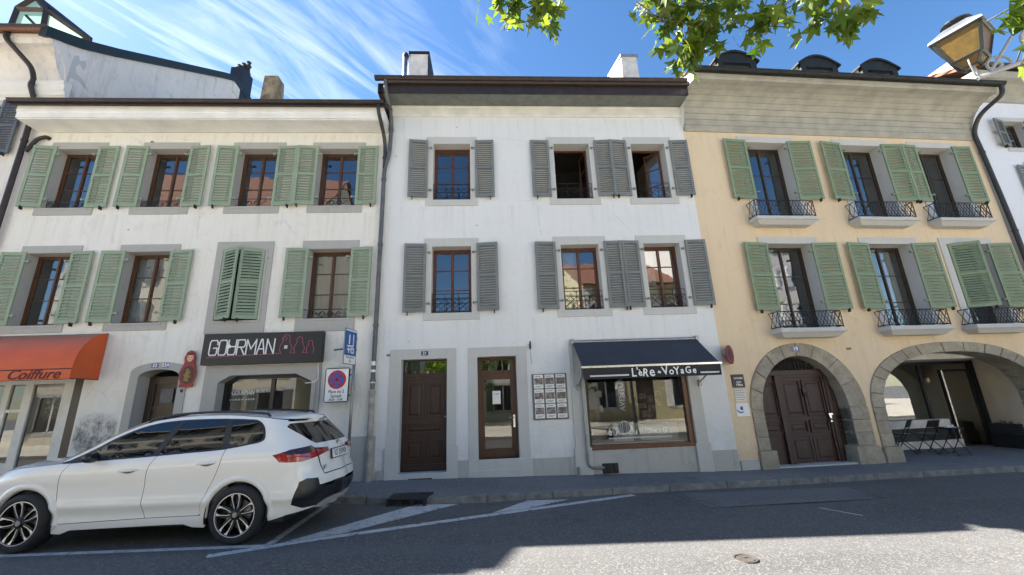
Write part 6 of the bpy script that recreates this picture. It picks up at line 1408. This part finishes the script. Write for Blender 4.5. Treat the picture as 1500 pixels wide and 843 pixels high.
# --- painted shell
mb = MB()
fend = [(x - g_, z) for x, z in dF_front[::-1]][::1]
fr_poly = [(-2.235 - g_, .315), (-2.31, .20)] + arc(FWX, AR, -5, 180, 20)[0:] + [(FWX - AR - .02, .22), (-3.48, .25), (-3.52, .45), (-3.49, .70), (-3.40, .86), (-3.25, .925), (-2.9, .975), (-2.5, 1.005), (-2.33, 1.02), (-2.20, 1.022)] + [(x - g_, z) for x, z in dF_front[1:-1]]
skin(mb, fr_poly, FL)
sill = [(-2.31, .20), (-2.2, .19), (-2.08, .235), (-1.5, .245), (-.9, .255), (-.66, .255), (-.55, .215), (-.40, .205)] + arc(RW, AR, 195, 178, 4)[::1] + [(-.475, .345), (-1.15, .338), (-2.235, .308)]
skin(mb, sill, FL)
# rear quarter from the door edge to the centre line of the tail
rq = [SU(-.385 + .0, .66)]
qpoly = [SU(x + g_, z) for x, z in rr_edge[:13]] + [SU(x, z) for x, z in arc(RW, AR + 0.085, 152, 178, 6)] + [SU(x, z) for x, z in arc(RW, AR, 178, -8, 24)] + [SU(.40, .255), SU(.62, .31), SU(.80, .335), TU(.34, .34)] + [TU(.5, .30), TU(HW, .28), TU(HW, 1.11), TU(HW, 1.42)] + [TU(.5, 1.425), TU(.3, 1.43), SU(.40, 1.448), SU(.30, 1.465), SU(0.0, 1.510), SU(-.235, 1.530)]
# hole-free: the C pillar region behind the glass trim
cut = [SU(x, z) for x, z in trim if x > -.232]
skin(mb, [p for p in qpoly], MAP, holes=[tailU, [q if q[0] < 1.9 and q != 0 else q for q in bumpU[:6] + [TU(HW - .002, .61), TU(HW - .002, .40)] + bumpU[9:]], winU[:4] + [TU(HW - .002, 1.125), TU(HW - .002, 1.405)] + winU[6:]])
cbuild(mb, "body", "car_paint")
# cant rail above the windows
mb = MB(); rail_lo = [p for p in crv([(-2.30, 1.03), (-2.0, 1.175), (-1.74, 1.325), (-1.42, 1.447), (-1.05, 1.498), (-.5, 1.503), (-.20, 1.49)], 4)]
skin(mb, [(-2.34, 1.035)] + rail_lo[1:] + [(-.20, 1.528)] + [p for p in roofline[::-1] if p[0] < -.2], FL, stp=0.04); cbuild(mb, "cant_rail", "car_paint")
# roof, windscreen and bonnet: bridged across from flank to flank
def bridge(name, edge, mat, crown, n=14, parent=None):
    mb = MB(); V = []
    for x, z in edge:
        ye = side_y(x, z)
        for k in range(n + 1):
            v = k / n; y = ye + (2 * HW - 2 * ye) * v; b = 1 - (2 * v - 1) ** 2; b = b ** 0.75; V.append((x + crown[1] * b, y, z + crown[0] * b))
    mb.add(V, [(i * (n + 1) + k, (i + 1) * (n + 1) + k, (i + 1) * (n + 1) + k + 1, i * (n + 1) + k + 1) for i in range(len(edge) - 1) for k in range(n)])
    o = cbuild(mb, name, mat, parent); me = o.data
    if sum(p.normal.z for p in me.polygons) < 0: me.flip_normals()
    return o
rf = [p for p in roofline if p[0] > -1.46]
bridge("roof", rf, "car_paint", (0.045, 0.02)); bridge("windscreen", [p for p in roofline if p[0] <= -1.44], "glass_car", (0.09, -0.16))
bridge("bonnet", crv([(-3.42, .83), (-3.25, .925), (-2.9, .975), (-2.5, 1.005), (-2.33, 1.025)], 4), "car_paint", (0.075, -0.05))
bridge("spoiler", crv([(.26, 1.478), (.36, 1.466), (.48, 1.448), (.565, 1.425), (.555, 1.40), (.50, 1.40)], 2), "car_paint", (0.055, 0.05))
bridge("nose", crv([(-3.42, .83), (-3.50, .70), (-3.54, .50), (-3.50, .25)], 3), "plastic_dark", (0.0, -0.02))
# inner dark shell showing in the gaps and through the arches
mb = MB(); mb.box(-3.2, .55, .15, 2 * HW - .15, .22, .80); mb.box(-1.95, -.1, .32, 2 * HW - .32, .78, 1.33); mb.build("underbody", "plastic_black", car)
mb = MB(); skin(mb, [(-2.33, .30), (-.15, .30), (-.15, 1.12), (-1.2, 1.08), (-2.33, 1.03)], lambda x, z: (x, side_y(x, z) + .022, z), stp=.05); cbuild(mb, "door_gap", "plastic_black")
for poly, nm, hx, hz in ((doorF, "door", -1.42, .915), (doorR, "door", -.43, .965)):
    for side in (0, 1):
        mb = MB(); skin(mb, poly, FL, both=False)
        if side: mb.v = [(x, 2 * HW - y, z) for x, y, z in mb.v]; mb.f = [f[::-1] for f in mb.f]
        d_ = cbuild(mb, nm, "car_paint")
        mb = MB(); ln = .125; V = []
        for i in range(13):
            u = i / 12; x = hx - ln + 2 * ln * u; w_ = .030 * math.sin(math.pi * min(.97, max(.03, u))) ** .3
            y = side_y(x, hz); o_ = 0.028 * math.sin(math.pi * min(.98, max(.02, u))) ** .5; zz = hz + .012 * (u - .5)
            V += [(x, y - .001, zz - w_ * .6), (x, y - o_, zz - w_ * .35), (x, y - o_, zz + w_ * .35), (x, y - .001, zz + w_ * .6)]
        if side: V = [(x, 2 * HW - y, z) for x, y, z in V]
        mb.add(V, [(i * 4 + k, i * 4 + k + 1, i * 4 + k + 5, i * 4 + k + 4) for i in range(12) for k in range(3)]); mb.build("door_handle", "car_paint", d_, smooth=True, org=ORG[car.name])
        mb = MB(); V = []
        for i in range(13):
            u = i / 12; x = hx - ln * .9 + 1.8 * ln * u; V += [(x, side_y(x, hz) - .003, hz - .033 * math.sin(math.pi * u) - .004), (x, side_y(x, hz) - .003, hz - .006)]
        if side: V = [(x, 2 * HW - y, z) for x, y, z in V]
        mb.add(V, [(2 * i, 2 * i + 2, 2 * i + 3, 2 * i + 1) for i in range(12)]); mb.build("handle_recess", "pipe_grey", d_, org=ORG[car.name])
# black window surround and tinted panes
mb = MB(); skin(mb, trim, lambda x, z: (x, side_y(x, z) - .004, z), holes=[gF, gR, gQ], stp=.045); cbuild(mb, "window_trim", "plastic_black")
mb = MB(); skin(mb, [(-2.32, 1.02), (-2.22, 1.025), (-1.75, 1.05), (-1.78, 1.10), (-2.0, 1.13), (-2.1, 1.10)], lambda x, z: (x, side_y(x, z) - .008, z)); cbuild(mb, "mirror_base", "plastic_black")
for side in (0, 1):
    mb = MB(); s_ = 1 if not side else -1; yv = side_y(-1.85, 1.1)
    P = []
    for i in range(7):
        q = i / 6; r = math.sin(math.pi * (0.12 + 0.76 * q)); P.append((-1.88 + .02 * q, yv - .05 - .17 * q, 1.085 + .01 * q, .05 + .015 * r, .065 * (.6 + .4 * r)))
    V = []
    for x, y, z, rx, rz in P:
        for k in range(10): a = 2 * math.pi * k / 10; V.append((x + rx * math.cos(a), y if not side else 2 * HW - y, z + rz * math.sin(a)))
    mb.add(V, [(i * 10 + k, i * 10 + (k + 1) % 10, i * 10 + 10 + (k + 1) % 10, i * 10 + 10 + k) for i in range(6) for k in range(10)] + [tuple(range(10)), tuple(range(60, 70))])
    mb.build("mirror", "plastic_black", car, smooth=True, org=ORG[car.name])
for poly in (gF, gR, gQ):
    for side in (0, 1):
        mb = MB(); skin(mb, poly, lambda x, z: (x, side_y(x, z) - .001, z), both=False, stp=.06)
        if side: mb.v = [(x, 2 * HW - y, z) for x, y, z in mb.v]; mb.f = [f[::-1] for f in mb.f]
        cbuild(mb, "side_window", "glass_car")
# chrome-dark roof rails
for side in (0, 1):
    mb = MB(); pts = [(x, side_y(x, z) + .06, z + .045) for x, z in roofline if -1.5 < x < .2]; pts = [(pts[0][0] - .04, pts[0][1] - .01, pts[0][2] - .05)] + pts + [(pts[-1][0] + .04, pts[-1][1], pts[-1][2] - .04)]
    if side: pts = [(x, 2 * HW - y, z) for x, y, z in pts]
    mb.tube(pts, .016, 8); mb.build("roof_rail", "plastic_black", car, smooth=True)
# wheel-arch lips
for cx in (RW, FWX):
    for side in (0, 1):
        mb = MB(); V = []; n = 30
        for i in range(n + 1):
            a = R(-6 + 190 * i / n); c_, s_ = math.cos(a), math.sin(a)
            for r, o_ in ((AR - .01, .05), (AR - .006, -.010), (AR + .03, -.014), (AR + .062, -.008), (AR + .072, .006)):
                x = cx + r * c_; z = .345 + r * s_; yy = side_y(x, max(.2, z)) + o_; V.append((x, yy if not side else 2 * HW - yy, z))
        mb.add(V, [(i * 5 + k, i * 5 + k + 1, i * 5 + k + 6, i * 5 + k + 5) for i in range(n) for k in range(4)]); mb.build("wheel_arch", "car_paint", car, smooth=True, org=ORG[car.name])
        mb = MB(); V = []
        for i in range(n + 1):
            a = R(-15 + 210 * i / n); x = cx + (AR - .004) * math.cos(a); z = .345 + (AR - .004) * math.sin(a); V += [(x, .03 if not side else 2 * HW - .03, z), (x, .32 if not side else 2 * HW - .32, z)]
        mb.add(V, [(2 * i, 2 * i + 2, 2 * i + 3, 2 * i + 1) for i in range(n)]); mb.build("arch_liner", "plastic_black", car, org=ORG[car.name])
# tail: lamps, screen, dark bumper, plate
tailsm = [SU(.52, 1.06), SU(.60, 1.085), SU(.76, 1.11), TU(.30, 1.105), TU(.33, 1.075), TU(.345, 1.055), SU(.78, 1.02), SU(.60, 1.02)]
redU = [SU(.40, 1.03), SU(.52, 1.06), SU(.60, 1.02), SU(.78, 1.02), TU(.345, 1.055), TU(.62, 1.055), TU(.62, 1.005), TU(.36, .965), SU(.74, .925), SU(.50, .935)]
for side in (0, 1):
    for poly, mat, nm in ((redU, "tail_lens", "tail_light"), (tailsm, "tail_smoke", "tail_light")):
        mb = MB(); skin(mb, poly, MAP, both=False, stp=.05)
        if side: mb.v = [(x, 2 * HW - y, z) for x, y, z in mb.v]; mb.f = [f[::-1] for f in mb.f]
        o_ = cbuild(mb, nm, mat)
        if mat == "tail_smoke": continue
        mb = MB(); A_ = lift(MAP, .003)
        for pl in ([SU(.56, .965), SU(.66, 1.0), SU(.80, .975), TU(.35, 1.01)], [SU(.52, .955), SU(.50, 1.02)]):
            mb.tube([A_(*p) for a, b in zip(pl, pl[1:]) for p in [(a[0] + (b[0] - a[0]) * k / 5, a[1] + (b[1] - a[1]) * k / 5) for k in range(6)]], .006, 5)
        if side: mb.v = [(x, 2 * HW - y, z) for x, y, z in mb.v]
        mb.build("light_guide", "sign_red", o_, org=ORG[car.name])
mb = MB(); skin(mb, winU, MAP, stp=.05); cbuild(mb, "rear_window", "glass_car")
mb = MB(); skin(mb, [(u, z) for u, z in winU], lambda u, z: (MAP(u, z)[0] - .012, MAP(u, z)[1], z), stp=.1); cbuild(mb, "rear_window_backing", "plastic_black")
mb = MB(); skin(mb, bumpU, MAP, stp=.05); cbuild(mb, "bumper", "plastic_black")
mb = MB(); skin(mb, [TU(.34, .345), TU(.52, .40), TU(HW + .001, .40), TU(HW + .001, .33), TU(.5, .30), SU(.92, .29)], lift(MAP, .012), stp=.05); cbuild(mb, "diffuser", "rim_silver")
def tailpt(y, z, o_=.004): p = MAP(*TU(min(y, 2 * HW - y), z)); return (p[0] + o_, y, z)
mb = MB(); skin(mb, [TU(.33, .995), TU(.36, .985), TU(.44, .735), TU(.43, .725)], lift(MAP, .001), stp=.03); cbuild(mb, "boot_gap", "plastic_black")
mb = MB(); skin(mb, [TU(.43, .735), TU(.43, .723), TU(HW + .001, .723), TU(HW + .001, .735)], lift(MAP, .001), stp=.05); cbuild(mb, "boot_gap", "plastic_black")
mb = MB(); P = [tailpt(y, z, .040) for y, z in ((HW - .26, .90), (HW + .26, .90), (HW + .26, 1.015), (HW - .26, 1.015))]; mb.hexa([(x - .02, y, z) for x, y, z in P], P); pl = mb.build("number_plate", "letter_white", car, bevel=.003)
mb = MB(); P2 = [tailpt(y, z, .036) for y, z in ((HW - .275, .888), (HW + .275, .888), (HW + .275, 1.027), (HW - .275, 1.027))]; mb.hexa([(x - .02, y, z) for x, y, z in P2], P2); mb.build("plate_frame", "plastic_black", car)
text("VD 350908", .115, lambda X, Y, Z: (P[0][0] + .002 + (P[2][0] - P[0][0]) * ((Y + .0575) / .115), HW + X, .957 + Y), "", None, sx=.82, ext=.001, bold=.001).build("lettering", "letter_black", pl, org=ORG[car.name])
text("X1", .085, lambda X, Y, Z: (tailpt(.47, .80)[0] + .003, .47 + X * 1.15, .80 + Y), "", None, ext=.002, bold=.002).build("badge", "metal_grey", car)
text("xDrive", .05, lambda X, Y, Z: (tailpt(1.40, .82)[0] + .003, 1.38 + X * 1.1, .82 + Y), "", None, ext=.002).build("badge", "metal_grey", car)
mb = MB(); c = tailpt(HW, 1.085, .006); mb.tube([(c[0] - .01, c[1], c[2]), c], .038, 20); e_ = mb.build("emblem", "plastic_black", car)
mb = MB(); mb.tube([(c[0], c[1], c[2]), (c[0] + .002, c[1], c[2])], .024, 20); mb.build("emblem_face", "curtain_white", e_)
# wheels
def wheel(cx, side):
    cy = .015; T = (lambda x, y, z: (x, y, z)) if not side else (lambda x, y, z: (x, 2 * HW - y, z)); c = (cx, cy, .345)
    mb = MB(); mb.T = T
    prof = [(.243, .02), (.255, .004), (.275, -.002), (.300, .0), (.322, .010), (.334, .030), (.342, .045), (.345, .06), (.345, .18), (.338, .21), (.30, .23), (.243, .22)]
    mb.lathe(prof, c, 48, axis='Y'); ty = mb.build("tyre", "rubber", None, smooth=True, org=ORG[car.name]); ty.name = "wheel"; ty.parent = car
    mb = MB(); mb.T = T; mb.lathe([(.246, .012), (.250, .008), (.238, .006), (.230, .02), (.222, .10), (.20, .19), (.0, .19)], c, 44, axis='Y'); mb.build("rim_barrel", "rim_black", ty, smooth=True, org=ORG[car.name])
    bk = MB(); bk.T = T; SPK = []
    for k in range(5):
        sp = MB(); sp.T = T; SPK.append(sp)
        a = R(90 + 72 * k + (4 if cx > -1 else 14)); ex = Vector((math.cos(a), math.sin(a))); ey = Vector((-ex.y, ex.x))
        def q(r, t, y): v = ex * r + ey * t; return (cx + v.x, cy + y, .345 + v.y)
        for s_ in (-1, 1):
            ch = [(.055, .012, .038, .030), (.12, .030, .062, .026), (.185, .038, .068, .020), (.218, .022, .060, .014), (.232, .012, .055, .012)]
            for (r0, a0, b0, y0), (r1, a1, b1, y1) in zip(ch, ch[1:]):
                bk.hexa([q(r0, s_ * a0 * .75, y0 + .04), q(r1, s_ * a1 * .75, y1 + .05), q(r1, s_ * b1 * 1.05, y1 + .05), q(r0, s_ * b0 * 1.05, y0 + .04)], [q(r0, s_ * a0, y0), q(r1, s_ * a1, y1), q(r1, s_ * b1, y1), q(r0, s_ * b0, y0)])
            ch2 = [(.065, .013, .018), (.12, .028, .036), (.175, .038, .047), (.208, .036, .056), (.236, .022, .062)]
            for (r0, a0, b0), (r1, a1, b1) in zip(ch2, ch2[1:]):
                yy = lambda r: itp([(.055, .030), (.12, .026), (.185, .020), (.232, .012)], r) - .003
                sp.hexa([q(r0, s_ * a0, yy(r0) + .004), q(r1, s_ * a1, yy(r1) + .004), q(r1, s_ * b1, yy(r1) + .004), q(r0, s_ * b0, yy(r0) + .004)], [q(r0, s_ * a0, yy(r0)), q(r1, s_ * a1, yy(r1)), q(r1, s_ * b1, yy(r1)), q(r0, s_ * b0, yy(r0))])
    bk.lathe([(0, .012), (.035, .012), (.06, .03), (.065, .08)], c, 20, axis='Y')
    bk.build("rim", "rim_black", ty, org=ORG[car.name]); [q_.build("spoke_face", "rim_silver", ty, org=ORG[car.name]) for q_ in SPK]
    mb = MB(); mb.T = T; mb.lathe([(.249, .010), (.2505, .002), (.243, .002), (.241, .010)], c, 48, axis='Y'); mb.build("rim_edge", "rim_silver", ty, org=ORG[car.name])
    mb = MB(); mb.T = T; mb.lathe([(0, .006), (.030, .007), (.032, .014)], c, 18, axis='Y'); mb.build("hub_cap", "metal_grey", ty, org=ORG[car.name])
    mb = MB(); mb.T = T; mb.lathe([(.0, .09), (.16, .09), (.165, .10)], c, 28, axis='Y'); mb.build("brake_disc", "metal_grey", ty, org=ORG[car.name])
for cx in (RW, FWX):
    for side in (0, 1): wheel(cx, side)
# ================================================================== the sunny side of the street, seen in the windows
def far_house(label, x0, x1, y, ztop, pitch, depth, wallm, sh, roofm="roof_tiles", cols=4, floors=3, z1=3.4, fh=2.9):
    F = Frame((x1, y), math.pi)
    t = root("townhouse", label, "house", F, (x1 - x0) / 2, 0, 0, "houses across the street")
    w_ = x1 - x0; wn = []
    for f in range(floors):
        for c in range(cols):
            s = w_ * (c + 0.5) / cols; wn.append((s - 0.5, s + 0.5, z1 + f * fh, z1 + f * fh + 1.7))
    for c in range(cols):
        s = w_ * (c + 0.5) / cols
        if abs(s - w_ / 2) > 1.45: wn.append((s - 0.75, s + 0.75, 0.75, 2.65))
    dr_ = (w_ * 0.5 - 0.6, w_ * 0.5 + 0.6, 0.0, 2.5)
    mb = MB(); mb.sheet(rect(0, w_, -0.5, ztop), [rect(*q) for q in wn] + [rect(*dr_)], 0.0)
    mb.quad((0, 0, -.5), (0, depth, -.5), (0, depth, ztop), (0, 0, ztop)); mb.quad((w_, 0, -.5), (w_, 0, ztop), (w_, depth, ztop), (w_, depth, -.5)); mb.quad((0, depth, -.5), (w_, depth, -.5), (w_, depth, ztop), (0, depth, ztop))
    zr = ztop + depth / 2 * pitch
    for x in (0, w_): mb.quad((x, 0, ztop), (x, depth, ztop), (x, depth / 2, zr))
    mb.build("wall", wallm, t, recalc=False)
    mb = MB(); e = 0.4
    for a, b in (((-e, ztop - e * pitch + .1), (depth / 2, zr + .1)), ((depth + e, ztop - e * pitch + .1), (depth / 2, zr + .1))):
        mb.hexa([(-.2, a[0], a[1]), (w_ + .2, a[0], a[1]), (w_ + .2, b[0], b[1]), (-.2, b[0], b[1])], [(-.2, a[0], a[1] + .15), (w_ + .2, a[0], a[1] + .15), (w_ + .2, b[0], b[1] + .15), (-.2, b[0], b[1] + .15)])
    mb.build("roof", roofm, t)
    mb = MB(); mb.quad((0.1, 1.0, 0), (w_ - .1, 1.0, 0), (w_ - .1, 1.0, ztop - .2), (0.1, 1.0, ztop - .2)); mb.build("interior", "interior", t, recalc=False)
    for q in wn:
        mb = MB(); opening_ring(mb, grow(q, 0.14), q, 0.15); wo = mb.build("window", "stone_grey", t); mb = MB(); mb.ring(rect(*q), rect(q[0] + .06, q[1] - .06, q[2] + .06, q[3] - .06), .1, .15); mb.box((q[0] + q[1]) / 2 - .04, (q[0] + q[1]) / 2 + .04, .1, .15, q[2], q[3]); mb.build("window_frame", "white_paint", wo)
        mb = MB(); mb.quad((q[0], .13, q[2]), (q[1], .13, q[2]), (q[1], .13, q[3]), (q[0], .13, q[3])); mb.build("window_pane", "glass_window", wo, recalc=False)
        for sgn, xx in ((-1, q[0]), (1, q[1])):
            a, b = sorted((xx, xx + sgn * 0.5)); mb = MB(); mb.box(a, b, -0.07, -0.035, q[2], q[3])
            for k in range(14): z = q[2] + .08 + k * (q[3] - q[2] - .16) / 14; mb.box(a + .05, b - .05, -0.08, -0.07, z, z + .06)
            mb.build("shutter", sh, t)
    mb = MB(); mb.box(dr_[0], dr_[1], 0.12, 0.18, -.2, dr_[3]); mb.build("door", "wood_door", t)
    mb = MB()
    for k in range(int(ztop / 0.5)):
        for x, sg in ((0, 1), (w_, -1)):
            a, b = sorted((x - .004 * sg, x + sg * (0.55 if k % 2 else 0.35))); mb.box(a, b, -0.05, 0.02, k * .5, k * .5 + .46)
    mb.build("quoins", "board_cream", t); gutter(t, -.2, w_ + .2, -e - .05, ztop - e * pitch + .15, .08, "gutter_brown")
    return t
far_house("tall cream house with red tiled roof across the street, mirrored in the upper left windows", -25, -11, -7.5, 13.5, 1.0, 13, "plaster_far", "paint_shutter_grey", cols=5, floors=4)
far_house("low white house with red tiles across the street, mirrored in the shop window", -6.5, 3.0, -12.5, 6.4, 0.6, 8, "plaster_far_white", "paint_shutter_leaf", cols=4, floors=1)
far_house("cream house with pale quoins across the street, mirrored in the travel shop window", 7.4, 14.6, -8.6, 9.3, 0.6, 9, "plaster_olive", "white_paint", cols=4, floors=2)
far_house("white house with grey shutters across the street, mirrored in the balcony windows", 15.4, 28.0, -7.2, 14.4, 0.6, 10, "plaster_far_white", "white_paint", cols=5, floors=4)
def round_tree(label, x, y, h, rad, seed):
    rnd = random.Random(seed); t = root("street_tree", label, "tree", FW, x, y, 0, "trees across the street")
    mb = MB(); mb.tube([(x, y, -0.1), (x + .05, y, 1.5), (x, y + .1, h * .45), (x + .1, y, h * .8)], [.22, .16, .13, .04], 9); mb.build("trunk", "bark", t, smooth=True)
    lm = MB()
    for k in range(1500):
        a = rnd.uniform(0, 6.28); ph = math.acos(rnd.uniform(-1, 1)); rr = rad * rnd.uniform(.55, 1.05) * (1 + .18 * math.sin(3 * a + 2 * ph) + .14 * math.sin(5 * a - 4 * ph))
        p = Vector((x + rr * math.sin(ph) * math.cos(a), y + rr * math.sin(ph) * math.sin(a), h * .62 + rr * 1.05 * math.cos(ph)))
        d = Vector((rnd.gauss(0, 1), rnd.gauss(0, 1), rnd.gauss(-.3, .6))).normalized(); n = Vector((rnd.gauss(0, 1), rnd.gauss(0, 1), .8)); s_ = d.cross(n).normalized(); L_ = rnd.uniform(.22, .42)
        lm.quad(p, p + d * L_ * .5 + s_ * L_ * .3, p + d * L_, p + d * L_ * .5 - s_ * L_ * .3)
    lm.build("crown", "leaf", t, recalc=False)
round_tree("round leafy tree across the street mirrored in the glazed door", -1.5, -8.5, 6.0, 2.2, 1)
round_tree("round leafy tree across the street mirrored at the left of the travel shop window", 5.7, -8.3, 5.6, 1.9, 2)
round_tree("round leafy tree across the street mirrored in the black sign shop's window", -7.5, -8.0, 5.8, 2.1, 3)
# ------------------------------------------------------------------ far-apart pieces of one kind become parts of their own
def split_pieces(names):
    for o in [q for q in bpy.data.objects if q.type == 'MESH' and q.name.split('.')[0] in names]:
        me = o.data; n = len(me.vertices); par = list(range(n))
        def find(i):
            while par[i] != i: par[i] = par[par[i]]; i = par[i]
            return i
        for e in me.edges:
            a, b = find(e.vertices[0]), find(e.vertices[1])
            if a != b: par[a] = b
        isl = {}
        for i in range(n): isl.setdefault(find(i), []).append(i)
        bx = []
        for k, vi in isl.items():
            P = [me.vertices[i].co for i in vi]; bx.append([k, [min(p[j] for p in P) for j in range(3)], [max(p[j] for p in P) for j in range(3)]])
        grp = list(range(len(bx)))
        for i in range(len(bx)):
            for j in range(i):
                gap = math.sqrt(sum(max(0, bx[i][1][k] - bx[j][2][k], bx[j][1][k] - bx[i][2][k]) ** 2 for k in range(3)))
                if gap < 0.02:
                    a, b = grp[i], grp[j]; grp = [b if g == a else g for g in grp]
        gs = sorted(set(grp))
        if len(gs) < 2: continue
        lab = {bx[i][0]: grp[i] for i in range(len(bx))}
        vs_ = [v.co.copy() for v in me.vertices]; fs_ = [(tuple(p.vertices), p.material_index, p.use_smooth) for p in me.polygons]; first = True
        for g in gs:
            F_ = [f for f in fs_ if lab[find(f[0][0])] == g]; idx = sorted({i for f in F_ for i in f[0]}); mp_ = {i: k for k, i in enumerate(idx)}
            m2 = bpy.data.meshes.new(me.name); m2.from_pydata([vs_[i] for i in idx], [], [tuple(mp_[i] for i in f[0]) for f in F_])
            for mt in me.materials: m2.materials.append(mt)
            m2.polygons.foreach_set('material_index', [f[1] for f in F_]); m2.polygons.foreach_set('use_smooth', [f[2] for f in F_])
            if first: o.data = m2; first = False
            else: c = o.copy(); c.data = m2; COL.objects.link(c)
split_pieces({'plinth', 'window_trim', 'side_panel', 'window_pane', 'door_pane', 'mirror_base', 'boot_gap', 'door_gap', 'window_sill', 'quoins', 'rear_leg'} - {'quoins', 'rear_leg'})
